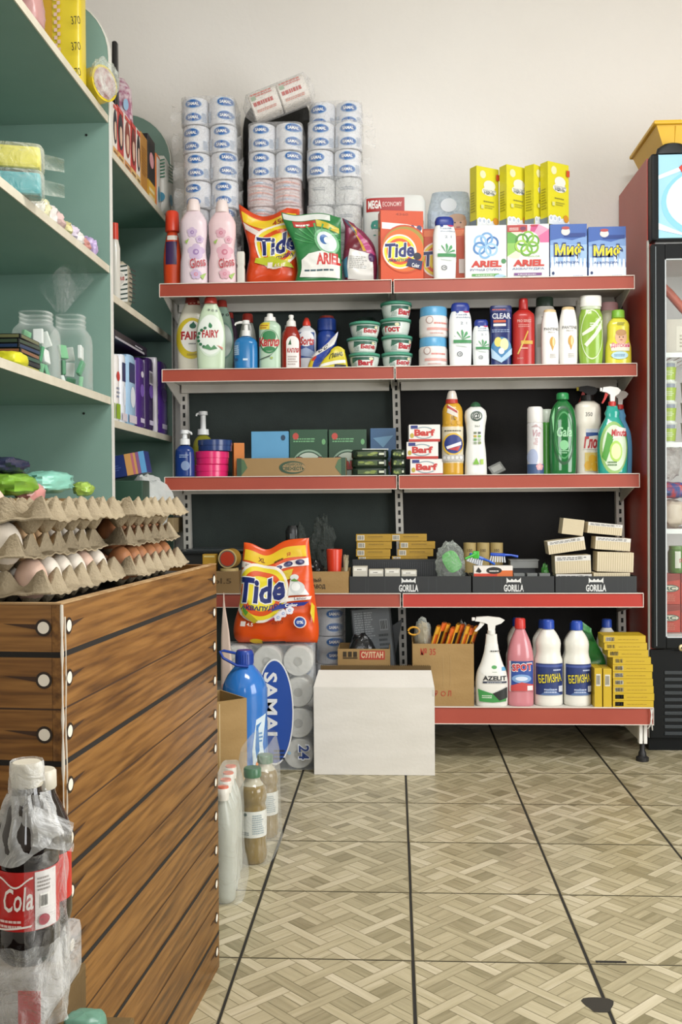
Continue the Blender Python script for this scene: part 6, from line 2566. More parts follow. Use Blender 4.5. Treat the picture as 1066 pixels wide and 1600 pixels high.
n = 10
zt = P(985, 993, 3.545).z
hb = (zt - Z5) / n
xo = [(957.5, 1021), (957.5, 1022), (957.5, 1021), (957.5, 1020), (957.5, 1019), (957.5, 1020), (957.5, 1017), (950, 1013), (944, 1011), (943, 1009)]
for i in range(n):
    a, b = xo[i]
    xc, w, _ = fit(a, b, 1000, 3.545, Z5)
    solo(carton_mesh(w, .10, hb - .0008, '#c4a524', art_yb2, b=.001), 'flat_box', 'flat yellow box, %s from the top of the tall pile by the fridge' % (ORD[n - 1 - i] if i < n - 1 else 'first'), 'box', (xc, 3.545 + .05, Z5 + hb * i), R.uniform(-.01, .01) if 1 < i else 0, 'flat yellow boxes')
for i, (a, b, pt) in enumerate(((928.5, 941, 1044), (942.2, 956, 1045))):
    xc, w, h = fit(a, b, pt, 3.538, Z5)
    solo(carton_mesh(w * .95, .09, h, '#c4a524', lambda d: d.bars(.2, .55, .8, .85, n=6, bg='#d3cfbf'), b=.001), 'flat_box', 'yellow box standing on end, %s of the pair beside the pile' % ('left', 'right')[i], 'box', (xc, 3.538 + .046, Z5), 0, 'flat yellow boxes')

# ================================================================== goods on the floor
YW = 3.345
pa, pb = P(490.5, 1140, YW).x, P(679.5, 1140, YW).x
w = pb - pa
m_wb = noisy('white_card', '#dcd8d0', '#d2cec5', (5, 5, 20), .6, 5, .06, 90, (.3, .7), .25)
t = thing('white_box', 'plain white cardboard box on the floor in front of the gondola', 'box', ((pa + pb) / 2, YW, 0))
h = P(585, 1074, YW).z
dp = .165
mb = MB()
mb.box(-w / 2, w / 2, 0, .004, .0005, h, m_wb, .001)
mb.box(-w / 2, w / 2, dp - .004, dp, .0005, h, m_wb)
mb.box(-w / 2, -w / 2 + .004, .004, dp - .004, .0005, h, m_wb)
mb.box(w / 2 - .004, w / 2, .004, dp - .004, .0005, h, m_wb)
mb.box(-w / 2 + .004, w / 2 - .004, .004, dp - .004, .0005, .004, m_kraft)
for (u, zz) in ((.465, .5),):
    pass
mb.build('body', t)
mb = MB()
zf = P(585, 1047, YW + .075).z
v = [(-w / 2, 0, h), (w / 2, 0, h), (w / 2 - .008, .075, zf), (-w / 2 + .012, .075, zf)]
mb.add(v + [(x, y + .003, z - .003) for x, y, z in v], [[0, 1, 2, 3], [7, 6, 5, 4], [3, 2, 6, 7], [0, 3, 7, 4], [1, 5, 6, 2]], m_wb)
mb.build('front_flap', t)
mb = MB()
zr = P(585, 1040, YW + dp).z
mb.box(-w / 2 + .012, w / 2 - .006, dp - .006, dp - .002, h, zr, m_kraftd)
for i in range(60):
    x = -w / 2 + .014 + (w - .022) * i / 60
    mb.box(x, x + .003, dp - .0065, dp - .0015, zr, zr + .003, m_kraftd)
mb.build('rear_flap', t)
mb = MB()
mb.box(w / 2 - .008, w / 2 + .0006, -.0006, .02, h - .03, h - .006, M('#c9c5bb', .6), .002)
mb.build('torn_corner', t)

# big pack of 24 rolls
YP = 3.40
pa, pb = P(346, 1110, YP).x, P(490, 1110, YP).x
rr24 = (pb - pa) / 6
hp = rr24 * 8
t = thing('toilet_paper_pack', 'large clear-wrapped bale of toilet rolls with blue oval lettering under the big orange bag', 'toilet paper', ((pa + pb) / 2, YP, 0), 0)
m_re = M('#c9c6bd', .8)
for i in range(3):
    for j in range(4):
        mb = MB()
        r = rr24 * .97
        mb.loft([(0, r * .94, r * .94, 2, 0, 0), (.005, r, r, 2, 0, 0), (.093, r, r, 2, 0, 0), (.098, r * .94, r * .94, 2, 0, 0)], m_re, N=30)
        mb.loft([(-.0012, r * .3, r * .3, 2, 0, 0), (-.0006, r * .3, r * .3, 2, 0, 0)], M('#a9a69c', .8), N=18)
        for q in (.5, .66, .82):
            pass
        mb.v = [(v[0], v[2], v[1]) for v in mb.v]
        mb.f = [f[::-1] for f in mb.f]
        mb.build('roll', t, ((i - 1) * 2 * rr24, .004, rr24 + j * 2 * rr24 + .0015))
mb = MB()
f_bale = film('bale_wrap', '#eef2f4', .16, .4, 22, .7)
mb.loft([(.001, 3 * rr24 * .985, .052, 9, 0, .052), (.012, 3 * rr24 * 1.005, .055, 9, 0, .052), (hp - .01, 3 * rr24 * 1.005, .055, 9, 0, .052), (hp + .004, 3 * rr24 * .97, .05, 9, 0, .052)], f_bale, N=56)
mb.build('film_wrapper', t)
mb = MB()
W24, sx = 6 * rr24, (pb - pa) / 144.0
d = D(mb, lambda u, v, e: ((u - .5) * W24, -.0045 - e, v * hp), W24, hp, .02)
to = lambda px, py: ((px - 346) / 144.0, P(px, py, YP).z / hp)
cu, cv = to(430, 1112)
d.ell(cu, cv, .205, .43, '#e6e6e4', 44)
d.ell(cu, cv, .19, .415, '#2a4fa0', 44)
u0, v1 = to(413, 1050); u1, v0 = to(434, 1160)
d.txt('SAMAL', u0, v0, u1, v1, '#e8e8e6', .03, quarter=1)
u0, v1 = to(467, 1164); u1, v0 = to(483, 1186)
d.txt('24', u0 - .01, v0 - .01, u1 + .01, v1 + .01, '#e0e2e6', .05, quarter=1)
d.txt('24', u0, v0, u1, v1, '#27407f', .02, quarter=1)
d.ell(*to(452, 1176), .02, .014, '#8fb0c9', 14)
u0, v1 = to(428, 1168); u1, v0 = to(446, 1186)
d.lines(u0, v0, u1, v1, 3, '#2a3346', 3)
mb.build('label', t)


def art_tide_big(d):
    d.rect(.03, .83, .95, .935, '#e3bd2a')
    d.txt('XL', .24, .855, .34, .90, '#7a3a14', .03)
    d.lines(.48, .825, .62, .86, 1, '#4a2a14', 7)
    d.txt('Я', .66, .845, .72, .88, '#c9602a', .02)
    d.poly([(.0, .755), (.42, .735), (.46, .80), (.0, .815)], '#e9ddd2')
    d.lines(.06, .775, .34, .80, 2, '#6a4438', 3)
    d.poly([(.46, .735), (.97, .745), (.97, .815), (.47, .785)], '#e6dbd6')
    for u, v in ((.53, .757), (.68, .77), (.85, .78)):
        d.ell(u, v, .065, .026, '#2a2a58', 18); d.ell(u + .015, v + .003, .025, .012, '#6a6a90', 12)
    d.poly([(.45, .70), (.75, .72), (.70, .63), (.55, .60)], '#cdb22a')
    tide_logo(d, .30, .53, .34, True)
    # white folded linen
    d.ell(.76, .64, .06, .028, '#cfd0cc', 16)
    d.poly([(.7, .62), (.82, .60), (.9, .52), (.94, .47), (.66, .47), (.67, .52)], '#dfdfdb')
    d.ell(.79, .54, .10, .06, '#c9ccca', 20)
    d.ell(.77, .55, .06, .04, '#e3e3df', 16)
    d.poly([(.70, .61), (.76, .63), (.82, .60), (.76, .60)], '#5f8a3a')
    d.poly([(.54, .41), (.95, .425), (.97, .455), (.58, .45)], '#e9e2da')
    d.txt('Lenor', .74, .425, .90, .452, '#6a4a6a', .01)
    d.poly([(.44, .345), (.86, .37), (.93, .405), (.52, .395)], '#23368a')
    d.txt('Color', .62, .363, .78, .395, WHITE, .03)
    d.poly([(.09, .30), (.07, .36), (.2, .31), (.30, .25), (.26, .22)], '#b5a52c')
    d.poly([(.09, .33), (.07, .37), (.16, .33), (.14, .29)], '#4f8a2f')
    d.poly([(.4, .24), (.6, .33), (.72, .34), (.55, .27)], '#b8386a')
    for u, v in ((.60, .305), (.68, .33), (.54, .275)):
        flower(d, u, v, .045, '#e0dce2', '#8fa3cf')
    d.txt('4870', .46, .205, .60, .235, '#8a2a14', .0)
    d.ell(.80, .215, .075, .056, '#e6e0dc', 26)
    d.ell(.80, .215, .062, .047, '#2a4a96', 24)
    d.txt('0%', .76, .20, .84, .23, '#e6e6ea', .03)
    d.rect(.10, .185, .16, .235, '#e6dcd4')
    d.txt('4.5', .175, .19, .25, .225, '#efe2d4', .02)
    d.poly([(.96, .2), (.99, .36), (.96, .40), (.93, .3)], '#d6c02c')
    d.ell(.28, .03, .08, .03, '#d9b22a', 16)
    d.rect(.34, .005, .62, .03, '#2a2326')


bag('detergent_bag', 'large orange detergent bag with blue lettering standing on the toilet roll bale', 'bag', 3.415, hp + .0055, 428, 1016.5,
    [(0, 367, 493), (.04, 361, 495), (.12, 359, 496), (.45, 371, 490), (.8, 374, 484), (1, 377, 481)],
    lambda u: 856 + 14 * math.exp(-((u - .36) / .2) ** 2) - 6 * u, lambda u: 1016.5 - .5 * math.sin(PI * u), .04, '#d95016', art_tide_big, wr=.007, seed=2, nu=56, nv=64, wfreq=13, fat=.5, back=.9)

# five-litre blue bottle
xc, w, h = fit(343, 415, 1018, 3.16, 0)
t = thing('water_bottle', 'big blue five-litre plastic bottle with dark blue cap and carrying loop', 'bottle', (xc, 3.19, .0005), 0)
m_blue = M('#2f74c4', .14, coat=.4)
sh = Shape([(0, .9), (.02, .97), (.3, 1), (.55, .97), (.6, .99), (.72, .97), (.82, .74), (.885, .42), (.9, .36)], w, h, 1.0, 2.0, 30)
mb = MB(); mb.loft(sh.secs, m_blue, N=40)
mb.build('body', t)
mb = MB(); mb.loft([(h * .895, w * .18, w * .18, 2, 0, 0), (h * .90, w * .2, w * .2, 2, 0, 0), (h * .985, w * .19, w * .19, 2, 0, 0), (h, w * .16, w * .16, 2, 0, 0)], M('#20429a', .3), N=30)
for i in range(24):
    a = 2 * PI * i / 24
    mb.box(w * .196 * math.cos(a) - .001, w * .196 * math.cos(a) + .001, w * .196 * math.sin(a) - .001, w * .196 * math.sin(a) + .001, h * .905, h * .975, M('#20429a', .3))
mb.build('cap', t)
mb = MB()
hp_ = [(-.0 + w * .2 * math.cos(a) * 1.0, -.01, h * .90) for a in (0, 0)]
loop = [(w * .12, -.035, h * .892), (-w * .12, -.04, h * .90), (-w * .42, -.04, h * .955), (-w * .5, -.035, h * 1.0), (-w * .42, -.03, h * 1.005), (-w * .16, -.028, h * .985)]
mb.tube(loop, .0045, M('#20429a', .35), 8); mb.build('carrying_loop', t)
mb = MB()
d = D(mb, sh.front, w, h, .012)
d.poly([(.74, .12), (.97, .16), (.92, .34), (.97, .55), (.80, .52), (.72, .30)], '#cfe0ea')
d.poly([(.80, .24), (.86, .30), (.84, .46), (.90, .50), (.80, .48), (.78, .32)], '#3a78b8')
d.lines(.84, .36, .92, .44, 3, '#5a90c4', 5)
d.ell(.85, .20, .07, .03, '#e08a4a', 14)
d.lines(.75, .14, .9, .18, 2, '#c46a5a', 3)
mb.build('label', t)

# kraft box standing in front of the bottle
c = PZ(352, 1290, 0)
hk = P(352, 1098, c.y).z
rz = math.radians(38)
mb = open_box(.14, .16, hk, m_kraft, .004, m_kraftd)
mb.box(-.02, -.0175, -.0806, -.0802, hk * .4, hk * .98, M('#c9b48a', .3))
solo(mb, 'cardboard_box', 'tall open kraft box between the counter and the blue bottle', 'box', (c.x - .05, c.y + .085, .0006), rz)

# bottles in film beside the counter
m_milk = M('#aeb0a6', .3)
PETB = [(0, .82), (.02, .95), (.1, 1), (.35, .96), (.5, 1), (.62, .98), (.75, .80), (.86, .42), (.89, .36)]
for i, yy in enumerate((2.285, 2.345, 2.405, 2.465)):
    hb = .262
    w = .056
    xx = -.398 - .012 * i / 3
    t = thing('drink_bottle', 'milky bottle with orange and white cap wrapped beside the counter, %s from the camera' % ('first', 'second', 'third', 'fourth')[i], 'bottle', (xx, yy, .0005), 0, 'orange-capped bottles')
    sh = Shape(PETB, w, hb, 1, 2, 24)
    mb = MB(); mb.loft(sh.secs, m_milk); mb.build('body', t)
    mb = MB(); mb.loft([(hb * .885, w * .24, w * .24, 2, 0, 0), (hb * .93, w * .26, w * .26, 2, 0, 0), (hb * .985, w * .26, w * .26, 2, 0, 0), (hb * .99, w * .24, w * .24, 2, 0, 0)], M('#e2ddd4', .35), N=24); mb.build('cap', t)
    mb = MB(); mb.loft([(hb * .9901, w * .235, w * .235, 2, 0, 0), (hb * 1.004, w * .225, w * .225, 2, 0, 0)], M('#d4562a', .4), N=24); mb.build('cap_disc', t)
f_shr = film('shrink_film', '#f2f4ee', .10, .35, 18, .7)
mb = MB()
xm = -.404
secs = []
for k in range(12):
    z = .001 + .270 * k / 11
    q = 1 + .03 * math.sin(k * 2.2)
    tp_ = 1 - .35 * max(0, (k - 9) / 2)
    secs.append((z, .034 * q * tp_ + (.012 * (1 - k / 3) if k < 3 else 0), .125 * (1 + .01 * math.sin(k * 1.3)) * (1 - .08 * max(0, (k - 9) / 2)), 5, 0, 0))
mb.loft(secs, f_shr, N=44, caps=False)
mb.f.append([11 * 44 + k for k in range(44)]); mb.fm.append(0); mb.fs.append(False)
solo(mb, 'shrink_wrap', 'cloudy shrink film around the orange-capped bottles beside the counter', 'plastic film', (xm, 2.375, 0), .07)


def pet(px0, px1, pyt, pyb, label):
    g = PZ((px0 + px1) / 2, pyb, 0)
    Y = g.y + .03
    xc, w, h = fit(px0, px1, pyt, Y, 0)
    t = thing('juice_bottle', label, 'bottle', (xc, Y, .0005), .1, 'green-capped bottles')
    sh = Shape([(0, .80), (.02, .92), (.12, 1), (.24, .94), (.30, .96), (.56, .96), (.62, .90), (.68, 1), (.78, .94), (.86, .56), (.90, .50)], w, h, 1, 2, 40)
    mb = MB(); mb.loft(sh.secs, M('#7c6426', .12, coat=.4), N=32); mb.build('body', t)
    mb = MB(); mb.loft(sh.band(.82, .90, .0006), M('#b9b3a0', .15), N=32); mb.build('neck', t)
    mb = MB(); mb.loft(sh.band(.29, .565, .0008), M('#dadcd8', .4), N=32, caps=False); mb.build('wrap_label', t)
    mb = MB(); mb.loft([(h * .90, w * .29, w * .29, 2, 0, 0), (h * .905, w * .31, w * .31, 2, 0, 0), (h * .99, w * .31, w * .31, 2, 0, 0), (h, w * .28, w * .28, 2, 0, 0)], M('#21623c', .3), N=28); mb.build('cap', t)
    mb = MB()
    d = D(mb, sh.front, w, h, .008, e0=.0016)
    d.ell(.26, .535, .06, .018, '#2a4a46', 16)
    d.lines(.5, .33, .9, .54, 9, '#8fa0a8', 3)
    d.lines(.15, .32, .4, .36, 2, '#55656a', 3)
    mb.build('label', t)
    return t


pet(371, 415, 1199, 1352, 'amber juice bottle with green cap and white label, the nearer one by the counter')
pet(393, 433, 1179, 1312, 'amber juice bottle with green cap in film, the farther one by the counter')
mb = MB()
g1, g2 = PZ(393, 1345, 0), PZ(413, 1306, 0)
for q in range(2):
    pass
f_fl = film('loose_film', '#f4f5ef', .05, .35, 22, .9)
b1, b2 = [o for o in bpy.data.objects if o.name.startswith('juice_bottle')]
dv = b2.location - b1.location
L2 = dv.length / 2 + .042
secs = [(.001, .050, L2 + .004, 4, 0, 0), (.08, .044, L2 + .002, 5, 0, 0), (.17, .043, L2, 5, 0, 0), (.235, .040, L2 - .002, 5, 0, 0), (.285, .034, L2 - .01, 4, 0, 0)]
mb.loft([(z, rx * (1 + .03 * math.sin(z * 60)), ry, n_, cx, cy) for z, rx, ry, n_, cx, cy in secs], f_fl, N=36, caps=False)
solo(mb, 'shrink_wrap', 'clear torn film around the two green-capped juice bottles', 'plastic film', ((b1.location.x + b2.location.x) / 2, (b1.location.y + b2.location.y) / 2, 0), -math.atan2(dv.x, dv.y))
# bag corner standing behind the counter
bag('paper_packet', 'thin pinkish packet standing up between counter and orange bag', 'packet', 3.33, .0, 351, 1218,
    [(0, 341, 363), (.5, 342, 361), (.75, 343, 357), (1, 347, 348.5)], lambda u: 930, lambda u: 1218, .006, '#c9b3a4', lambda d: (d.rect(.1, .2, .5, .5, '#b98a84'), d.rect(.1, .0, .4, .2, '#a9b04a')), wr=.003, seed=51, nu=10, nv=24, rough=.4)
# ================================================================== goods on the teal shelves
XF = XT - .012       # fronts of the goods stay just behind the shelf edge
HP = PI / 2


def on(px, py=300, x=None):
    """depth at which a pixel column meets the front line of the shelves"""
    return PX(px, py, XF if x is None else x).y


def side_box(name, label, cat, pa, pb, pyt, z, d, col, art=None, group=None, left=None, x=None):
    """box facing the aisle: front spans pixel columns pa..pb along the shelf"""
    ya, yb = on(pa, pyt, x), on(pb, pyt, x)
    ym = (ya + yb) / 2
    h = PX((pa + pb) / 2, pyt, XF if x is None else x).z - z
    w = yb - ya - .001
    mb = carton_mesh(w, d, h, col, art, left=left)
    return solo(mb, name, label, cat, ((XF if x is None else x) - d / 2, ym, z + .0005), HP, group)


S21, S22, S23, S24 = BAY2[:4]
S11, S12, S13, S14 = BAY1[:4]


# ---- far bay, top shelf: hair colour boxes and packs
def art_hair(c1, c2):
    def art(d):
        d.rect(.0, .0, 1, .18, c2)
        d.ell(.5, .58, .42, .32, c1, 26)
        d.ell(.52, .52, .22, .19, '#d9b49a', 22)
        d.poly([(.25, .62), (.4, .78), (.7, .78), (.85, .5), (.72, .66), (.45, .68)], c1)
        d.rect(.1, .9, .9, .97, '#c9463a')
        d.lines(.15, .03, .85, .14, 2, '#5a4a3a', 3)
    return art


def art_rside(d):
    for i in range(9):
        d.rect(.3, .06 + .1 * i, .7, .11 + .1 * i, '#e6ddd4')


hair = [(176, 183, 163, '#e4ddd2', '#1c1a1e', '#cf9a4a', None), (183.5, 193, 170, '#e0d6cc', '#20191c', '#d8a85a', art_rside), (194, 203.5, 182, '#e2d9cf', '#8a3a24', '#c98a4a', None),
        (204, 212.5, 193, '#e4dcd0', '#6a2a1c', '#d9b06a', art_rside), (213, 219, 203, '#dfd6cc', '#1e1a1c', '#d2b06a', None)]
for i, (a, b, pt, col, c1, c2, lf) in enumerate(hair):
    side_box('hair_dye_box', 'hair colour box with a face, %s from near end of far top shelf' % ORD[i].replace('topmost', 'first'), 'box', a, b, pt, S21, .05, '#b8342c' if lf else col, art_hair(c1, c2), 'hair colour boxes', lf)
side_box('hair_dye_box', 'brown-gold hair colour box among the row on the far top shelf', 'box', 220, 230, 212, S21, .055, '#b07a2c', lambda d: d.lines(.1, .3, .9, .8, 10, '#8a5a1c', 2), 'hair colour boxes', lambda d: (d.rect(.05, .25, .95, .8, '#9a6a24'), d.lines(.1, .3, .9, .75, 9, '#c9a04a', 2)))
side_box('hair_dye_box', 'black hair colour box with pink flowers and yellow foot', 'box', 231, 242, 216, S21, .055, '#1c191c', lambda d: (d.rect(0, 0, 1, .3, '#d9a83a'), d.ell(.5, .65, .3, .12, '#d99aa0'), d.lines(.1, .05, .9, .25, 2, '#f0e0b0', 3)), 'hair colour boxes', lambda d: (d.rect(0, 0, 1, .3, '#d9a83a'), d.ell(.5, .62, .3, .14, '#c98a90'), d.rect(.1, .35, .9, .4, '#cfc6b4')))
side_box('hair_dye_box', 'orange-sided box near the far end of the top shelf', 'box', 244, 250, 243, S21, .04, '#d8763a', lambda d: (d.rect(.05, .05, .95, .95, '#e4dfd6'), d.ell(.6, .3, .25, .15, '#3a86a0')), 'hair colour boxes')


def soft(name, label, cat, c, r, mat, amp, seed, n=3.0, rz=0.0, group=None, N=26, K=18, fr=2.5):
    mb = MB()
    blob(mb, (0, 0, 0), r, mat, amp, fr, seed, N, K, n)
    zz = min(v[2] for v in mb.v)
    mb.v = [(a, b, q - zz) for a, b, q in mb.v]
    return mb, zz


yc = on(253)
m_wg = M('#dcdcd4', .35)
mb, _ = soft('', '', '', None, (.045, .05, .12), m_wg, .06, 3, 3.5)
d = D(mb, lambda u, v, e: (.047 + e, (u - .5) * .09, .03 + v * .19), .09, .19)
for i in range(6):
    d.poly([(.05, .55 + .07 * i), (.95, .62 + .07 * i), (.95, .65 + .07 * i), (.05, .58 + .07 * i)], '#3d7a62')
d.ell(.5, .2, .3, .12, '#4a92b0')
dd = D(mb, lambda u, v, e: ((u - .5) * .08, -.052 - e, .03 + v * .19), .08, .19)
for i in range(6):
    dd.poly([(.05, .55 + .07 * i), (.95, .62 + .07 * i), (.95, .65 + .07 * i), (.05, .58 + .07 * i)], '#3d7a62')
dd.ell(.7, .2, .25, .1, '#4a92b0')
pk = P(250, 214, 4.06)
solo(mb, 'nappy_bag', 'white pack with green stripes at the far end of the top shelf', 'pack', (P(248, 250, 4.05).x, 4.055, S21 + .0005))
# pink patterned pack standing behind the boxes
za = P(208, 116, 3.72).z - S21
mb = MB()
m_pk = noisy('pink_print', '#d5c2c8', '#a86a84', (45, 45, 45), .35, 3, 0, 60, (.42, .6), .4)
wpk = P(237, 170, 3.72).x - P(181, 170, 3.72).x
mb.loft([(0, wpk * .42, .05, 3, 0, 0), (.02, wpk * .48, .06, 3, 0, 0), (za * .6, wpk * .5, .06, 3, 0, 0), (za * .9, wpk * .46, .05, 3, 0, 0), (za, wpk * .34, .02, 2.5, -.01, 0)], m_pk, N=34)
sh = Shape([(0, 1, .125 / wpk), (1, 1, .125 / wpk)], wpk, za, 1, 3, 2)
d = D(mb, sh.front, wpk, za, .01)
d.ell(.86, .50, .10, .17, '#e2e2e6', 24, .3)
d.ell(.86, .50, .075, .14, '#3a68a8', 24, .3)
d.ell(.80, .74, .07, .05, '#8fb3d0', 16)
d.ell(.72, .28, .07, .05, '#8fb3d0', 16)
d.poly([(.72, .02), (.98, .02), (.98, .3), (.82, .28)], '#dcdbe0')
for (u, v, c) in ((.22, .50, '#d2a27a'), (.2, .66, '#8a4a6a'), (.4, .34, '#c95a4a'), (.55, .55, '#7d3358'), (.45, .8, '#e6d6da'), (.6, .2, '#e2c6cf'), (.3, .9, '#e0cfd6')):
    d.ell(u, v, .05, .035, c, 10)
solo(mb, 'cereal_pack', 'pink patterned plump pack standing behind the hair colour boxes', 'pack', ((P(181, 170, 3.72).x + P(237, 170, 3.72).x) / 2 - .082, 3.76, S21 + .0005), .25)
ym = on(176.5)
q = PX(176.5, 62, XF - .09)
mb = MB()
mb.loft([(0, .012, .02, 3, 0, 0), (.25, .012, .02, 3, 0, 0), (q.z - S21 - .005, .01, .016, 3, 0, 0), (q.z - S21, .006, .01, 3, 0, 0)], M('#1b1a1b', .3), N=20)
solo(mb, 'black_tube', 'tall black tube just beyond the shelf divider on the far top shelf', 'tube', (XF - .088, q.y + .02, S21 + .0005))

# ---- far bay, second shelf
q = PX(178, 348, XF - .04)
hh = q.z - S22
t = thing('sauce_bottle', 'slim clear bottle with red cap half hidden by the divider edge', 'bottle', (XF - .04, q.y + .01, S22 + .0005))
mb = MB(); mb.loft([(0, .018, .018, 2, 0, 0), (hh * .7, .018, .018, 2, 0, 0), (hh * .8, .012, .012, 2, 0, 0)], M('#c9c6bc', .2), N=22); mb.build('body', t)
mb = MB(); mb.loft([(hh * .80, .013, .013, 2, 0, 0), (hh, .012, .012, 2, 0, 0)], M('#c43a26', .3), N=22); mb.build('cap', t)
mb, _ = soft('', '', '', None, (.05, .05, .085), M('#b5ad98', .35), .07, 6, 3.5)
ya = on(183)
d = D(mb, lambda u, v, e: ((u - .5) * .085 + .01, -.0535 - e, .02 + v * .13), .085, .13)
d.rect(.3, 0, 1, 1, '#dcdbd4')
for i in range(8):
    d.poly([(.3, .02 + .125 * i), (1, .08 + .125 * i), (1, .12 + .125 * i), (.3, .06 + .125 * i)], '#33443f')
d.ell(.68, .62, .24, .2, '#e2dfd6'); d.ell(.68, .62, .21, .16, '#c9c6c0')
d.txt('VENUS', .48, .57, .88, .67, '#a8352f', .04)
dd = D(mb, lambda u, v, e: (.0535 + e, (u - .5) * .085, .02 + v * .13), .085, .13)
for i in range(8):
    dd.poly([(0, .02 + .125 * i), (1, .08 + .125 * i), (1, .12 + .125 * i), (0, .06 + .125 * i)], '#33443f')
solo(mb, 'wafer_pack', 'beige pack with dark stripes and round red badge on the far second shelf', 'pack', (XF - .055, 3.545, S22 + .0005), 0)

# ---- far bay, third shelf: hygiene packs standing like books
pads = [(178, 186, 556, '#e2dedb', 'white pack with red oval and green foot'), (187, 196, 556, '#dfe3ea', 'white and navy slim pack'), (197, 212, 557, '#9fc0dc', 'pale blue slim pack'), (213, 226, 562, '#4a2a78', 'deep purple slim pack'),
        (227, 240, 562, '#33204f', 'dark violet slim pack with barcode'), (241.5, 245, 560, '#c9c5cc', 'thin pale pack edge'), (246, 262, 568, '#54308c', 'bright purple slim pack'), (264, 271, 600, '#dcd9d6', 'white slim pack end')]


def art_pad(i):
    def art(d):
        if i == 0:
            d.rect(0, 0, 1, .25, '#8fb02f'); d.ell(.5, .7, .4, .08, '#c43a34'); d.lines(.1, .35, .9, .55, 3, '#8a93a8', 2)
        elif i in (1, 2):
            d.rect(.1, .62, .8, .92, '#23305f'); d.ell(.5, .4, .3, .16, '#dfe4ec'); d.rect(0, 0, 1, .12, '#d9cfd6')
        elif i in (3, 4, 6):
            d.ell(.5, .55, .3, .1, '#7a5ab0'); d.rect(.2, .05, .8, .12, '#cfc6dc'); d.bars(.2, .65, .8, .85, n=7, bg='#cfc9d4') if i == 4 else d.ell(.5, .8, .2, .05, '#d9d3e0')
        else:
            d.lines(.2, .1, .8, .9, 6, '#a5a0a8', 4)
    return art


for i, (a, b, pt, col, lb) in enumerate(pads):
    ya, yb = on(a), on(b)
    h = PX((a + b) / 2, pt, XF - .01).z - S23
    w = yb - ya - .004
    mb = MB()
    dpt = .10
    mb.loft([(.0, dpt / 2 * .96, w / 2 * .7, 4, 0, 0), (.012, dpt / 2, w / 2, 4, 0, 0), (h - .012, dpt / 2, w / 2, 4, 0, 0), (h, dpt / 2 * .96, w / 2 * .7, 4, 0, 0)], M(col, .22), N=28)
    art_pad(i)(D(mb, lambda u, v, e: ((u - .5) * dpt * .96, -w / 2 * 1.0 - e, .01 + v * (h - .02)), dpt, h))
    art_pad(i)(D(mb, lambda u, v, e: (dpt / 2 + e, (u - .5) * w * .8, .01 + v * (h - .02)), w, h))
    solo(mb, 'hygiene_pack', '%s standing on the far third shelf' % lb, 'pack', (XF - .05, (ya + yb) / 2, S23 + .0005), 0, 'slim packs standing like books', rot=(0, 0, 0))
p = PX(205, 545, XF - .02)
mb = MB(); mb.box(-.05, .05, -.22, .22, 0, .03, M('#211a2a', .3), .003)
d = D(mb, lambda u, v, e: (.05 + e, (u - .5) * .44, v * .03), .44, .03)
d.rect(.0, .0, .9, .25, '#a9a6ae'); d.lines(.6, .4, .85, .7, 1, '#b9b4c0', 4)
solo(mb, 'flat_pack', 'dark flat pack lying on top of the standing packs', 'pack', (XF - .055, (on(178) + on(233)) / 2 - .01, max(PX(195, 556, XF - .01).z, PX(219, 557, XF - .01).z) + .012), 0)

# ---- far bay, fourth shelf
q = PX(200, 745, XF - .04)
mb = carton_mesh(.14, .07, .075, '#24356f', lambda d: (d.rect(.5, 0, .78, 1, '#cf9a5a'), d.rect(.66, 0, .72, 1, '#b86a78'), d.rect(.78, 0, .86, 1, '#8a5a86'), d.rect(.86, 0, 1, 1, '#5f9fd0'), d.lines(.08, .3, .4, .6, 3, '#4a5fa0', 2)))
ztop_ = P(205, 710, 3.45).z
mbc = MB(); mbc.box(-.07, .07, -.05, .05, 0, P(205, 746, 3.45).z - S24 - .012, M('#2c4a3a', .5), .004)
mbc.box(-.05, .05, -.051, -.05, .02, .06, M('#c9c9bd', .4))
solo(mbc, 'green_box', 'dark green box under the tilted blue pack on the far fourth shelf', 'box', (P(200, 780, 3.45).x - .01, 3.47, S24 + .0012))
solo(mb, 'napkin_pack', 'blue, orange and pink striped pack tilted on the far fourth shelf', 'pack', (P(203, 740, 3.45).x, 3.455, P(205, 746, 3.45).z - .003 + .008), 0, rot=(0, math.radians(-10), 0))
f_cb = film('carrier_bag', '#eef1ef', .46, .4, 12, .6)
mb, _ = soft('', '', '', None, (.085, .07, .10), f_cb, .22, 12, 2.2, fr=2.2)
solo(mb, 'carrier_bag', 'crumpled clear carrier bag on the far fourth shelf', 'bag', (P(232, 800, 3.62).x - .005, 3.615, S24 + .0005), .4)
mb = MB(); mb.box(-.05, .05, -.09, .09, 0, .06, M('#bfa57a', .5), .003)
d = D(mb, lambda u, v, e: ((u - .5) * .1, -.09 - e, v * .06), .1, .06)
d.rect(0, 0, 1, .1, '#8d744a'); d.ell(.55, .55, .14, .25, '#3f6a3a')
d.lines(.05, .2, .95, .9, 5, '#cdb68c', 1, .2)
solo(mb, 'kraft_pack', 'kraft pack with green leaf print at the far end of the fourth shelf', 'pack', (P(258, 822, 4.0).x, 4.02, S24 + .0012))

# ---- near bay, top shelf
m_yel = M('#d8c02c', .3)
yt = (on(66), on(131))
ztop = 2.56
w = yt[1] - yt[0]


def art_roll(d):
    d.poly([(.0, 0), (.34, 0), (.34, 1), (.0, 1)], '#c99a24')
    for i in range(24):
        d.rect(.40, i / 24, .47, i / 24 + .02, '#d9b4a8')
        d.rect(.47, i / 24 + .02, .54, i / 24 + .04, '#d9b4a8')
    for i in range(7):
        d.txt('370', .76, .04 + .14 * i, .93, .085 + .14 * i, '#3a3420', .0, tilt=.1)


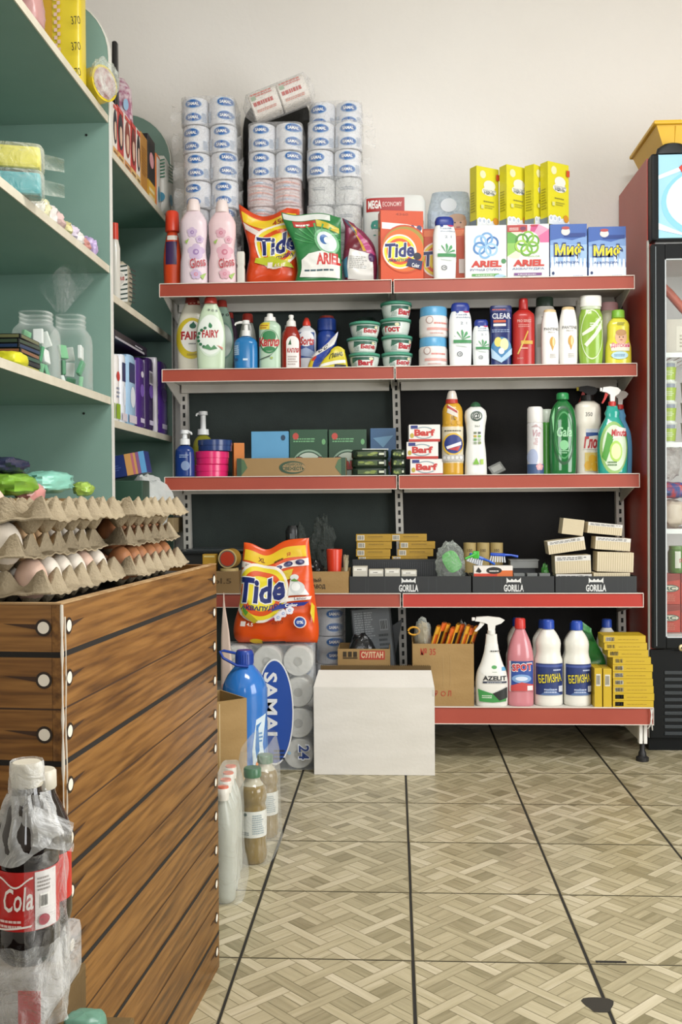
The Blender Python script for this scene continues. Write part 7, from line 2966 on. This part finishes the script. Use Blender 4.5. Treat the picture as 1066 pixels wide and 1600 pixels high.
yb_ = P(131, 120, 3.08)
xa, xb = P(66, 60, 3.02).x, P(131, 60, 3.02).x
mb = MB()
wq = xb - xa
mb.loft([(0, wq / 2, .035, 6, 0, 0), (.55, wq / 2, .035, 6, 0, 0)], m_yel, N=40)
art_roll(D(mb, Shape([(0, 1, .0702 / wq), (1, 1, .0702 / wq)], wq, .55, 1, 6, 2).front, wq, .55, .02))
solo(mb, 'yellow_wrap_stack', 'tall yellow stack of wrappers with handwritten 370 prices on the near top shelf', 'wrapper', ((xa + xb) / 2, 3.02, S11 + .0005), 0)
c = P(150, 136, 3.12)
t = thing('yellow_roll', 'short yellow roll with silvery end wrapped in clear film lying by the divider', 'roll', (c.x - .012, 3.13, c.z), 0, rot=(0, 0, math.radians(62)))
rr2 = .055
mb = MB(); mb.loft([(-.05, rr2, rr2, 2, 0, 0), (.05, rr2, rr2, 2, 0, 0)], m_yel, N=34); mb.v = [(v[0], v[2], v[1]) for v in mb.v]; mb.f = [f[::-1] for f in mb.f]; mb.build('roll', t)
mb = MB(); mb.loft([(0, rr2 * .86, rr2 * .86, 2, 0, 0), (.001, rr2 * .86, rr2 * .86, 2, 0, 0)], noisy('crinkled_foil', '#d9d3cf', '#9c5a60', (40, 40, 40), .3, 4, .5, 60), N=34); mb.v = [(v[0], -.0502 - v[2], v[1]) for v in mb.v]; mb.build('end_disc', t)
mb = MB(); blob(mb, (0, -.05, .015), (.055, .03, .06), f_bag, .2, 3, 23, 22, 16); mb.build('clear_film', t)
t.location.z = S11 + rr2 + .0012
mb, _ = soft('', '', '', None, (.03, .05, .05), M('#b98a86', .3), .15, 9)
solo(mb, 'pink_pack', 'dusty pink pack at the near end of the top shelf', 'pack', (P(50, 10, 2.62).x - .01, 2.64, S11 + .0005))
mb, _ = soft('', '', '', None, (.022, .03, .03), M('#1d1c1e', .25), .1, 5)
solo(mb, 'black_pouch', 'small black pouch in front of the dusty pink pack', 'pouch', (P(57, 20, 2.75).x - .01, 2.745, S11 + .0005))

# ---- near bay, second shelf: sponges and small sweets
f_sp = film('sponge_wrap', '#f2f4e8', .14, .45, 28, .8)
for i, (c_, lb, zz) in enumerate((('#3aa3ae', 'teal sponge in clear film, lower one', 0), ('#d9cf3a', 'yellow sponge in clear film, upper one', 1))):
    za, zb = P(24, 278, 2.45).z, P(24, 221, 2.45).z
    hs = (zb - S12) / 2
    t = thing('sponge', lb + ' at the near end of the second shelf', 'sponge', (P(22, 250, 2.45).x - .005, 2.49, S12 + .0006 + i * hs), .3, 'wrapped sponges')
    mb = MB(); mb.box(-.055, .055, -.035, .035, .004, hs - .006, M(c_, .7), .008); mb.build('sponge_body', t)
    mb = MB(); mb.loft([(.0005, .058, .038, 5, 0, 0), (.01, .064, .042, 5, 0, 0), (hs - .01, .064, .042, 5, 0, 0), (hs - .0005, .058, .038, 5, 0, 0)], f_sp, N=30)
    mb.grid(lambda u, v: (.062 + .05 * u, .02 * math.sin(5 * v) * u, hs * (.2 + .6 * v) * (1 - .3 * u)), 5, 8, f_sp); mb.build('clear_film', t)
rs = random.Random(31)
cols = ['#d9d6cf', '#e0ddd2', '#dcd8b0', '#dcd4cf', '#d9b9b4', '#d9cf9a', '#cfc3d4', '#e2dcd6', '#c98f86', '#b7a3cc', '#dcdad6', '#cf9aa6']
for i in range(10):
    px = 66 + 92 * i / 9
    y = on(px, 380)
    mb, _ = soft('', '', '', None, (.034 + .01 * rs.random(), .034 - .0012 * i, .024 + .012 * rs.random()), M(cols[i % 12], .3), .25, i * 3 + 1, 2.2)
    solo(mb, 'sweet_packet', '%s small crumpled packet, %s along the near second shelf' % ({'#dcd8b0': 'pale yellow', '#d9b9b4': 'pale pink', '#d9cf9a': 'straw yellow', '#cfc3d4': 'pale lilac', '#c98f86': 'dull red', '#b7a3cc': 'violet'}.get(cols[i % 12], 'white'), (ORD[i].replace('topmost', 'first') if i < 10 else ('eleventh', 'twelfth', 'thirteenth', 'last')[i - 10])), 'packet', (XF - .045, y - .02, S12 + .0005), rs.uniform(-.2, .2), 'small crumpled packets')
for (px, py, s_) in ((112, 322, 5), (146, 340, 8)):
    mb, _ = soft('', '', '', None, (.03, .03, .05), f_bag, .35, s_, 2.0, fr=3)
    y = on(px, 360)
    solo(mb, 'clear_bag', 'puffed clear bag standing among the small packets, %s one' % ('nearer' if px < 120 else 'farther'), 'bag', (XF - .115, y, S12 + .0005))

# ---- near bay, third shelf: discs, yellow pack, two jars
m_jar = film('clear_jar', '#f3f7f4', .035, .5, 6, .05, .05)


def jar(px, pyt, x, r, h, label, seed):
    y = PX(px, 560, x).y
    t = thing('plastic_jar', label, 'jar', (x, y, S13 + .0005), 0, 'clear plastic jars')
    rows = [(0, .92), (.03, 1), (.62, 1), (.74, .93), (.82, .72), (.85, .68), (1, .68)]
    sh = Shape(rows, 2 * r, h, 1.0, 3.0, 24)
    mb = MB(); mb.loft(sh.secs, m_jar, N=36, caps=False); mb.f.append(list(range(36))[::-1]); mb.fm.append(0); mb.fs.append(False)
    for zz in (.86, .92, .98):
        mb.tube([(.69 * r * math.copysign(abs(math.cos(a)) ** (2 / 3), math.cos(a)), .69 * r * math.copysign(abs(math.sin(a)) ** (2 / 3), math.sin(a)), h * zz) for a in [2 * PI * k / 24 for k in range(24)]], .0022, m_jar, 6, True)
    mb.build('body', t)
    rj_ = random.Random(seed)
    for k in range(9):
        mb = MB()
        mb.box(-.014, .014, -.006, .006, -.022, .022, M(('#4fa070', '#dfe5e0', '#7fc08f', '#e4e7e4', '#3a8a5a')[k % 5], .35), .003)
        lvl = k // 3
        a = k * 2.1 + seed
        s_ = mb.build('sweet', None, (x + r * .5 * math.cos(a), y + r * .5 * math.sin(a), S13 + .027 + lvl * .0475), (rj_.uniform(-.3, .3), rj_.uniform(-.3, .3), rj_.uniform(0, 3)))
        tag(s_, 'small green and white wrapped sweet inside the %s clear jar' % ('nearer' if seed == 1 else 'farther'), 'sweet', 'wrapped sweets in the %s jar' % ('nearer' if seed == 1 else 'farther'))
    return t


jar(57, 489, XF - .075, .062, PX(57, 489, XF - .075).z - S13, 'clear plastic jar of green and white sweets, the nearer of two', 1)
jar(111, 492, XF - .07, .062, PX(111, 494, XF - .07).z - S13, 'clear plastic jar of green and white sweets, the farther of two', 2)
mb = MB()
q = PX(108, 488, XF - .07)
for s_ in range(3):
    mb.grid(lambda u, v: ((u - .5) * (.03 + .10 * v) + .02 * s_ * v - .02, .02 * math.sin(7 * u + s_ * 2 + v) - .01 + .012 * s_, v * (.07 + .05 * math.sin(PI * u) + .02 * s_)), 10, 10, film('stiff_film', '#ffffff', .0, .22, 24, 1.0, .08))
solo(mb, 'clear_bag', 'stiff clear bag with tied top sticking out above the two jars', 'bag', (XF - .07, q.y - .02, q.z - .005), .5)
yq = on(18, 530)
for i in range(8):
    mb = MB(); mb.box(-.06, .06, -.075, .075, 0, .012, M('#141516', .25), .001)
    mb.box(.0601, .0604, -.07, .07, .002, .010, M(('#5a86a8', '#a8a34a', '#2a2c2e', '#3a5a4a', '#8a5a3a', '#2a3a5a', '#3d4a3a', '#6a6a4a')[i], .3))
    mb.box(-.055, .055, -.0754, -.0751, .002, .010, M(('#5a86a8', '#a8a34a', '#2a2c2e', '#3a5a4a', '#8a5a3a', '#2a3a5a', '#3d4a3a', '#6a6a4a')[i], .3))
    solo(mb, 'disc_case', 'dark disc case, %s from below in the pile on near third shelf' % ORD[i].replace('topmost', 'first'), 'disc case', (XF - .10, 2.638, S13 + .0005 + .0125 * i), .03 * math.sin(i * 2), 'dark disc cases')
mb, _ = soft('', '', '', None, (.03, .05, .02), M('#d9d22c', .35), .12, 4, 3)
solo(mb, 'yellow_packet', 'bright yellow packet in front of the dark disc cases', 'packet', (XF - .034, 2.50, S13 + .0005))

# ---- near bay, fourth shelf: bags behind the eggs
items4 = [(20, 714, '#2a2f48', 'navy and lilac rolled bag', (.05, .09, .022), 0, 1.0), (30, 738, '#7fae3c', 'light green bag', (.055, .09, .028), 0, 0), (85, 735, '#8fd0bc', 'mint green bag', (.06, .10, .03), 0, 0), (140, 752, '#a9c95a', 'lime green packet', (.03, .05, .022), 0, 0), (60, 752, '#dd9a94', 'pink bag', (.03, .05, .028), .02, 0)]
ys4 = [2.48, 2.47, 2.72, 3.05, 2.58]
xo4 = [XF - .10, XF - .05, XF - .06, XF - .04, XF + .0]
zs4 = [.115, .05, .055, .0, .0]
for i, (px, py, col, lb, r, rise, roll) in enumerate(items4):
    mb, _ = soft('', '', '', None, r, M(col, .25), .18, i * 4 + 2, 2.4)
    zt_ = P(px, py, ys4[i]).z
    base = S14 + .0005
    hz = max(v[2] for v in mb.v)
    z = zt_ - hz
    o = solo(mb, 'snack_bag', lb + ' on the near fourth shelf behind the egg trays', 'bag', (P(px, py, ys4[i]).x - .02, ys4[i], max(base, z)), .2 * math.sin(i * 3), 'bags behind the egg trays')
# lower support: a carton the bags lie on
mb = carton_mesh(.18, .62, P(60, 752, 2.6).z - S14 - .045, '#8d7148')
solo(mb, 'cardboard_box', 'kraft carton under the coloured bags on the near fourth shelf', 'box', (XF - .105, 2.69, S14 + .0005))

# ================================================================== egg trays on the counter
CM = Matrix.Translation((ca.x, cy0, 0)) @ Matrix.Rotation(ang, 4, 'Z')
m_pulp = noisy('grey_pulp', '#aa9c82', '#8f826b', (20, 20, 20), .9, 6, .35, 260, (.3, .7), .1)
EP = .048


def tray_mesh():
    mb = MB()
    nx, ny, k = 5, 6, 8

    def f(x, y):
        c = math.cos(2 * PI * x / EP)
        d_ = math.cos(2 * PI * y / EP)
        s_ = (c + d_) / 2
        z = .029 + .021 * (abs(s_) ** .75) * (1 if s_ > 0 else -1)
        ed = min(x, y, nx * EP - x, ny * EP - y) / EP
        if ed < .35:
            k_ = (1 - ed / .35) ** 2
            z = z * (1 - k_) + k_ * (.045 + .011 * min(c, d_))
        z += .0012 * noise.noise(Vector((x * 70, y * 70, 1)))
        return z
    W, L = nx * EP, ny * EP
    NX, NY = nx * k, ny * k
    for th in (0, .0022):
        mb.grid(lambda u, v: ((u - .5) * W, (v - .5) * L, f(u * W, v * L) + th - (.0022 if False else 0)), NX, NY, m_pulp, True, th == 0)
    # rim strip closing the two skins
    per = []
    for i in range(NX):
        per.append((i / NX, 0))
    for i in range(NY):
        per.append((1, i / NY))
    for i in range(NX):
        per.append((1 - i / NX, 1))
    for i in range(NY):
        per.append((0, 1 - i / NY))
    vs, fs = [], []
    n_ = len(per)
    i_ = 0
    for u, v in per:
        x, y = (u - .5) * W, (v - .5) * L
        z = f(u * W, v * L)
        pk = (z - .034) / .022
        o1 = .002 + .014 * max(0, min(1, pk)) ** 1.3
        sx = (1 if u == 1 else -1 if u == 0 else 0)
        sy = (1 if v == 1 else -1 if v == 0 else 0)
        fz_ = .028 + .0018 * math.sin(i_ * .37) + .0012 * math.sin(i_ * 1.3)
        i_ += 1
        vs += [(x, y, z), (x + sx * o1 * .9, y + sy * o1 * .9, fz_), (x + sx * .019, y + sy * .019, fz_ - .002), (x + sx * .019, y + sy * .019, fz_), (x + sx * o1, y + sy * o1, fz_ + .002), (x + sx * .002, y + sy * .002, z + .0022), (x, y, z + .0022)]
    for i in range(n_):
        j = (i + 1) % n_
        for q in range(6):
            fs.append([7 * i + q, 7 * j + q, 7 * j + q + 1, 7 * i + q + 1])
    mb.add(vs, fs, m_pulp, True)
    return mb


tray_me = tray_mesh().mesh('egg_tray')
eg = {}
for nm, c1, c2 in (('white', '#e6ddcf', '#ddd2c2'), ('cream', '#d9b488', '#d2aa7c'), ('brown', '#a8714a', '#9c6540'), ('pink', '#d9b9a6', '#d0ad99')):
    mb = MB()
    secs = []
    for i in range(15):
        a = PI * i / 14
        z = .0285 * (1 - math.cos(a))
        r = .0218 * math.sin(a) * (1 + .12 * math.cos(a))
        secs.append((z, max(r, .0004), max(r, .0004), 2, 0, 0))
    mb.loft(secs, noisy('eggshell_' + nm, c1, c2, (30, 30, 30), .45, 3, .05, 400, (.3, .7), .4), N=22)
    eg[nm] = mb.mesh('egg_' + nm)


def place_tray(lx, ly, z, rz, label, group):
    o = bpy.data.objects.new('egg_tray', tray_me)
    COL.objects.link(o)
    p = CM @ Vector((lx, ly, 0))
    o.location = (p.x, p.y, z)
    o.rotation_euler = (0, 0, ang + rz)
    tag(o, label, 'egg tray', group)
    return o


def lay_eggs(tr, cells, kinds, where, rnd):
    for (i, j) in cells:
        x, y = (i - 2) * EP, (j - 2.5) * EP
        k = kinds(i, j)
        o = bpy.data.objects.new('egg', eg[k])
        COL.objects.link(o)
        m_ = Matrix.Translation(tr.location) @ Matrix.Rotation(tr.rotation_euler.z, 4, 'Z')
        p = m_ @ Vector((x, y, .0155))
        o.location = p
        o.rotation_euler = (rnd.uniform(-.04, .04), rnd.uniform(-.04, .04), rnd.uniform(0, 6))
        row = ('far left', 'second', 'middle', 'fourth', 'aisle-side')[i]
        pos = ('nearest', 'second', 'third', 'fourth', 'fifth', 'farthest')[j]
        tag(o, '%s egg in the %s row, %s, of the %s' % (k, row, pos, where), 'egg', 'eggs in the ' + where)


re_ = random.Random(77)
zb = HC - .012 - .0066
PIT = .0465
near = [(-.168, .182, .04), (-.192, .158, .04), (-.168, .182, .04)]
back = [(-.160, .495, .03), (-.184, .519, .03), (-.160, .495, .03)]
for q, (lx, ly, rz) in enumerate(near):
    tr = place_tray(lx, ly, zb + PIT * q, rz, 'grey pulp egg tray, %s of the near stack' % ('bottom', 'middle', 'top')[q], 'egg trays')
    nm = ('bottom near tray', 'middle near tray', 'top near tray')[q]
    if q < 2:
        lay_eggs(tr, [(i, j) for i in (2, 3, 4) for j in range(6)], (lambda i, j: 'white' if (i + j * 3) % 4 else 'pink') if q == 0 else (lambda i, j: 'cream' if j in (1, 2) and i > 3 else 'white'), nm, re_)
    else:
        lay_eggs(tr, [(i, j) for i in (0, 1, 2) for j in (0, 1, 2)], lambda i, j: 'brown' if (i + j) % 2 else 'pink', nm, re_)
for q, (lx, ly, rz) in enumerate(back):
    tr = place_tray(lx, ly, zb + PIT * q, rz, 'grey pulp egg tray, %s of the far stack' % ('bottom', 'middle', 'top')[q], 'egg trays')
    if q < 2:
        lay_eggs(tr, [(i, j) for i in (3, 4) for j in range(6)], lambda i, j: 'brown', ('bottom far tray', 'middle far tray')[q], re_)

# ================================================================== cola bottles in film, lower left
def cola(px, Y, zb_, w, label, art=True):
    xc = P(px, 1300, Y).x
    h = .204 * w / .064
    t = thing('cola_bottle', label, 'bottle', (xc, Y, zb_), 0, 'cola bottles')
    sh = Shape([(0, .70), (.02, .84), (.06, .96), (.12, 1), (.18, .985), (.193, .965), (.493, .965), (.505, .985), (.57, 1), (.64, .95), (.75, .72), (.86, .46), (.89, .44)], w, h, 1, 2, 44)
    mb = MB(); mb.loft(sh.secs, M('#140a08', .06, coat=.6, var=0), N=40); mb.build('body', t)
    mb = MB(); mb.loft(sh.band(.195, .49, .0006), M('#c01f1c', .3), N=40, caps=False); mb.build('wrap_label', t)
    mb = MB(); mb.loft([(h * .88, w * .24, w * .24, 2, 0, 0), (h * .89, w * .255, w * .255, 2, 0, 0), (h * .985, w * .25, w * .25, 2, 0, 0), (h, w * .22, w * .22, 2, 0, 0)], M('#cfc9b8', .35), N=28); mb.build('cap', t)
    if art:
        mb = MB()
        d = D(mb, lambda u, v, e: sh.front(u, .195 + (v - .178) * 1.077, e), w, h, .006, e0=.0013)
        d.rect(.76, .182, .975, .448, '#e0dcda')
        d.lines(.79, .36, .94, .43, 4, '#9a9490', 3)
        d.bars(.82, .28, .92, .345, n=6)
        d.ell(.86, .225, .06, .026, '#a83a4a', 16)
        # flowing white script
        d.txt('Cola', .30, .275, .73, .385, '#efe9e4', .012, .35, tilt=.10)
        for q in range(14):
            u0 = .10 + .045 * q
            d.poly([(u0, .402 + .022 * math.sin(q * .55)), (u0 + .05, .402 + .022 * math.sin((q + 1) * .55)), (u0 + .05, .411 + .022 * math.sin((q + 1) * .55)), (u0, .411 + .022 * math.sin(q * .55))], '#efe9e4')
            d.e -= d.step
        d.lines(.2, .20, .6, .245, 2, '#e6c9c4', 3)
        d.poly([(.2, .184), (.7, .202), (.72, .212), (.2, .192)], '#efe9e4')
        mb.build('label', t)
    return t


YC = 1.02
zc = P(43, 1490, YC).z - .004
cola(43, YC, zc, .064, 'cola bottle with red label in torn film in front of the counter, the nearest')
cola(66, YC + .078, zc, .064, 'second cola bottle close behind the nearest one, red label edge showing', False).scale.z = .86
cola(-52, YC + .01, zc, .064, 'third cola bottle left of the nearest one, mostly out of view', False)
m_fc = film('cola_film', '#f4f5f3', .30, .4, 26, .9)
m_fc2 = film('cola_film_clear', '#f4f5f3', .04, .4, 26, .9)
m_fc3 = film('cola_film_low', '#f4f5f3', .12, .45, 26, 1.0)
xb_ = P(43, 1300, YC).x
hq = .204


def film_ring(z0, z1, r0, r1, m, seed, a0=0, a1=2 * PI, amp=.004):
    def f(u, v):
        a = a0 + (a1 - a0) * u
        r = r0 + (r1 - r0) * v + amp * noise.noise(Vector((math.cos(a) * 3, math.sin(a) * 3, v * 4 + seed))) + amp * .5 * math.sin(a * 9 + v * 5 + seed)
        z = z0 + (z1 - z0) * v
        z += .012 * math.sin(a * 2 + seed) * (1 - v) if z0 > zc + .1 else 0
        return (xb_ + r * math.cos(a), YC + r * math.sin(a), z)
    mb.grid(f, 48, 14, m)


mb = MB()
film_ring(zc + hq * .58, zc + hq * .85, .0365, .018, m_fc, 2)
film_ring(zc + hq * .85, zc + hq * 1.008, .0185, .0165, m_fc, 2, amp=.0008)
film_ring(zc + .002, zc + hq * .58, .0385, .0375, m_fc2, 5, -PI * .42, PI * .5)
film_ring(zc - .06, zc + hq * .12, .040, .037, m_fc3, 9, PI * .9, PI * 2.25)
mb.grid(lambda u, v: (xb_ + .016 + .035 * u, YC - .030 + .02 * u + .004 * math.sin(8 * v), zc + hq * (.62 + .14 * v) - .012 * u + .012 * v * (1 - u)), 8, 8, m_fc)
solo(mb, 'torn_film', 'torn cloudy shrink film around the nearest cola bottle', 'plastic film')
mb = MB()
mb.box(xb_ - .22, xb_ + .02, YC - .06, YC + .13, 0, zc - .064, m_kraftd, .004)
solo(mb, 'cardboard_box', 'brown carton under the cola bottles in front of the counter', 'box')
mb = MB()
mb.box(xb_ - .20, xb_ + .024, YC - .030, YC + .110, zc - .0635, zc - .0006, film('lower_pack', '#e6e6e4', .22, .4, 22, .9), .012)
mb.box(xb_ + .0, xb_ + .023, YC - .0308, YC - .030, zc - .06, zc - .02, M('#b8322e', .3))
solo(mb, 'wrapped_pack', 'film-wrapped lower pack with red edge under the cola bottles', 'pack')
c = P(113, 1612, .99)
mb, _ = soft('', '', '', None, (.022, .018, .014), M('#5f8a76', .35), .12, 6, 3)
solo(mb, 'green_packet', 'grey-green packet edge at the lower left corner beside the cola', 'packet', (c.x, YC + .01, c.z - .03))
mb = MB(); mb.box(c.x - .03, c.x + .04, YC - .03, YC + .06, 0, c.z - .0306, m_kraftd, .003)
solo(mb, 'cardboard_box', 'narrow brown carton under the grey-green packet', 'box')

# ================================================================== on and in the fridge
# yellow crate on top
zt0 = FZT + .0006
xa = P(1012, 240, 3.78).x
m_cr = M('#dcae22', .4)
h = P(1000, 196, 3.72).z - zt0
t = thing('yellow_crate', 'yellow ribbed plastic crate on top of the fridge', 'crate', (FX0 + .305, 3.86, zt0))
W, Dp = .46, .30
mb = MB()


def ring_(z, gx, gy):
    return [(-W / 2 - gx, -Dp / 2 - gy, z), (W / 2 + gx, -Dp / 2 - gy, z), (W / 2 + gx, Dp / 2 + gy, z), (-W / 2 - gx, Dp / 2 + gy, z)]


A, B = ring_(0, 0, 0), ring_(h * .9, .045, .03)
A2, B2 = ring_(.004, -.004, -.004), ring_(h * .9, .041, .026)
vs = A + B + B2 + A2
fs = [[0, 3, 2, 1], [12, 13, 14, 15]]
for i in range(4):
    j = (i + 1) % 4
    fs += [[i, j, 4 + j, 4 + i], [4 + i, 4 + j, 8 + j, 8 + i], [8 + i, 8 + j, 12 + j, 12 + i]]
mb.add(vs, fs, m_cr)
for i in range(9):
    x = -W / 2 + .03 + (W - .06) * i / 8
    v = [(x - .006, -Dp / 2 - .001, .02), (x + .006, -Dp / 2 - .001, .02), (x + .007, -Dp / 2 - .029, h * .84), (x - .007, -Dp / 2 - .029, h * .84)]
    mb.add(v + [(a, b - .004, q) for a, b, q in v], [[4, 5, 6, 7], [0, 4, 7, 3], [1, 2, 6, 5], [0, 1, 5, 4], [3, 7, 6, 2]], m_cr)
mb.build('body', t)
mb = MB()
pts = [(-W / 2 - .052, -Dp / 2 - .037), (W / 2 + .052, -Dp / 2 - .037), (W / 2 + .052, Dp / 2 + .037), (-W / 2 - .052, Dp / 2 + .037)]
mb.box(-W / 2 - .056, W / 2 + .056, -Dp / 2 - .042, -Dp / 2 - .024, h * .88, h, m_cr, .006)
mb.box(-W / 2 - .056, W / 2 + .056, Dp / 2 + .024, Dp / 2 + .042, h * .88, h, m_cr, .006)
mb.box(-W / 2 - .056, -W / 2 - .036, -Dp / 2 - .024, Dp / 2 + .024, h * .88, h, m_cr, .006)
mb.box(W / 2 + .036, W / 2 + .056, -Dp / 2 - .024, Dp / 2 + .024, h * .88, h, m_cr, .006)
mb.build('rim', t)
mb = MB()
qx = P(1052, 235, 3.66).x
mb.loft([(0, .06, .014, 2.5, 0, 0), (.02, .055, .013, 2.5, 0, 0), (.036, .03, .010, 2.2, 0, 0), (.040, .01, .004, 2, 0, 0)], M('#17191a', .5), N=26)
solo(mb, 'black_bracket', 'black rounded hump on top of the fridge sign in front of the crate', 'fitting', (qx, 3.664, FZT + .0006))

FI = fr_y + .06        # goods start behind the door glass
zsh = [fz(548), fz(690), fz(827), zdoor0 + .046]
zsh = [P(1040, 548, fr_y).z, P(1040, 690, fr_y).z, P(1040, 827, fr_y).z, zdoor0 + .0455]
q = P(1052, 470, FI + .05)
mb = MB(); mb.tube([(-.06, 0, .065), (-.02, 0, .02), (.03, 0, -.04), (.06, 0, -.075)], [.012, .016, .016, .012], M('#b8604c', .3), 14)
zz = min(v[2] for v in mb.v); mb.v = [(a, b, c_ - zz) for a, b, c_ in mb.v]
mbb = mb
xg0 = P(1040, 600, FI).x
mb2 = carton_mesh(.12, .10, .13, '#c9c2b4', lambda d: (d.rect(.3, .1, .95, .8, '#d9d3c4'), d.lines(.4, .2, .9, .6, 4, '#a9a08c', 2)))
solo(mb2, 'carton_pack', 'pale carton pack on the upper fridge shelf', 'pack', (xg0 + .075, FI + .09, zsh[0] + .0006))
solo(mbb, 'sausage', 'reddish sausage stick leaning on the pale carton in the fridge', 'sausage', (xg0 + .055, FI + .075, zsh[0] + .132))
for i in range(4):
    z = zsh[1] + .0006 + i * .0755
    xx = P(1050, 640, FI).x
    t = thing('yogurt_cup', 'green-labelled white cup in the fridge, %s of the stack of four' % ('bottom', 'second', 'third', 'top')[i], 'cup', (xx, FI + .05, z), 0, 'stacked cups in the fridge')
    sh = Shape([(0, .78), (.9, 1), (.93, 1.06), (1, 1.06)], .062, .075, 1, 2, 8, smooth=False)
    mb = MB(); mb.loft(sh.secs, M('#e0e4dc', .3), N=28); mb.build('body', t)
    mb = MB(); mb.loft(sh.band(.08, .70, .0006), M('#a9c24a', .35), N=28, caps=False); mb.build('wrap_label', t)
    mb = MB(); d = D(mb, sh.front, .062, .075, .006, e0=.0014); d.rect(.2, .70, .8, .88, '#8d94a0'); d.lines(.25, .3, .75, .55, 3, '#dfe8c0', 2); mb.build('label', t)
xx = P(1066, 640, FI).x + .045
for i in range(3):
    mb = MB(); mb.loft([(0, .026, .026, 2, 0, 0), (.07, .032, .032, 2, 0, 0), (.074, .034, .034, 2, 0, 0)], M('#9a978c', .35), N=24)
    solo(mb, 'grey_cup', 'grey cup beside the stacked green cups in the fridge, %s' % ('bottom', 'middle', 'top')[i], 'cup', (xx, FI + .06, zsh[1] + .0006 + .0745 * i), 0, 'grey cups in the fridge')
f_fg = film('food_bag', '#e6e2de', .3, .4, 26, .9)
mb, _ = soft('', '', '', None, (.045, .05, .05), M('#d2c3b0', .4), .12, 8, 3)
solo(mb, 'loaf', 'pale wrapped loaf low on the middle fridge shelf', 'food', (P(1056, 800, FI).x, FI + .06, zsh[2] + .0006))
mb, _ = soft('', '', '', None, (.05, .04, .03), noisy('red_print', '#b8383a', '#3a4a8a', (40, 40, 40), .3, 3, 0, 60, (.42, .58)), .15, 18, 3)
solo(mb, 'snack_bag', 'red and blue printed bag on top of the pale loaf in the fridge', 'bag', (P(1058, 760, FI).x, FI + .055, zsh[2] + .0006 + .108))
mb, _ = soft('', '', '', None, (.04, .04, .06), f_fg, .25, 28, 2.4)
solo(mb, 'food_bag', 'clear food bag standing above the red printed bag in the fridge', 'bag', (P(1052, 725, FI).x, FI + .06, zsh[2] + .0006 + .176))


def art_juice(d):
    d.poly([(.0, .7), (1, .8), (1, 1), (0, 1)], '#8a2a1c')
    d.ell(.55, .52, .40, .12, '#2a4a3a'); d.ell(.55, .52, .36, .09, '#cfc9b4')
    d.txt('RC', .3, .45, .8, .58, '#2a4a3a', .04)
    d.lines(.1, .1, .8, .35, 4, '#c9705a', 3)


for r_ in range(2):
    for c_ in range(2):
        hz = P(1050, 945 if r_ == 0 else 897, FI).z - (zdoor0 + .046 if r_ == 0 else P(1050, 945, FI).z)
        z = zdoor0 + .0462 if r_ == 0 else P(1050, 945, FI).z + .0008
        xx = P(1047, 950, FI).x + .085 * c_
        solo(carton_mesh(.082, .06, hz, '#b83a26', art_juice), 'juice_carton', 'red carton low in the fridge, %s row, %s' % (('lower', 'upper')[r_], ('left', 'right')[c_]), 'carton', (xx, FI + .04, z), 0, 'red cartons in the fridge')
hz2 = P(1050, 897, FI).z + .002
for c_ in range(2):
    xx = P(1062, 870, FI).x + .07 * c_
    t = thing('pickle_jar', 'green jar with pale label above the red cartons, %s' % ('left', 'right')[c_], 'jar', (xx, FI + .04, hz2), 0, 'green jars in the fridge')
    sh = Shape([(0, .92), (.05, 1), (.8, 1), (.92, .85)], .062, .095, 1, 2, 8)
    mb = MB(); mb.loft(sh.secs, M('#5a7a3a', .12), N=26); mb.build('body', t)
    mb = MB(); mb.loft([(.088, .027, .027, 2, 0, 0), (.1, .027, .027, 2, 0, 0)], M('#6a8a4a', .3), N=24); mb.build('lid', t)
    mb = MB(); d = D(mb, sh.front, .062, .095, .006); d.rect(.3, .2, .62, .85, '#d2d4c4'); d.txt('ДОК', .5, .45, .95, .6, '#b0403a', .03, tilt=.4); mb.build('label', t)
# ================================================================== camera, daylight
cam = bpy.data.cameras.new('camera')
cam.sensor_fit = 'VERTICAL'
cam.sensor_height = 36.0
cam.lens = 36.0 * F / 1600.0
cam.clip_start = .02
co = bpy.data.objects.new('camera', cam)
COL.objects.link(co)
co.matrix_world = CAM
sc.camera = co


def area(name, loc, target, sx, sy, power, color=(1, 1, 1)):
    li = bpy.data.lights.new(name, 'AREA')
    li.shape = 'RECTANGLE'
    li.size, li.size_y = sx, sy
    li.energy = power
    li.color = color
    o = bpy.data.objects.new(name, li)
    COL.objects.link(o)
    o.location = loc
    o.rotation_euler = (Vector(target) - Vector(loc)).to_track_quat('-Z', 'Y').to_euler()
    return o


area('shop_window_daylight', (-.1, YF - .02, 1.6), (.2, 4, 1.5), 1.75, 1.95, 52, (1.0, .998, .99))
area('glazed_door_daylight', (XR - .02, 1.0, 1.3), (-.1, 2.6, 1.0), 1.9, 2.1, 78, (1.0, .998, .99))
area('ceiling_lamp_light', (.5, 1.7, ZC - .06), (.5, 1.9, 0), 1.3, .5, 46, (1.0, 1.0, .99))
w = bpy.data.worlds.new('overcast_sky')
sc.world = w
w.use_nodes = True
w.node_tree.nodes['Background'].inputs[0].default_value = (.93, .96, 1.0, 1)
w.node_tree.nodes['Background'].inputs[1].default_value = 1.0
sc.view_settings.view_transform = 'Standard'
sc.view_settings.look = 'None'
sc.view_settings.gamma = 1.0
sc.view_settings.use_curve_mapping = False
sc.view_settings.exposure = 0.16
sc.cycles.transparent_max_bounces = 32
sc.cycles.max_bounces = 8
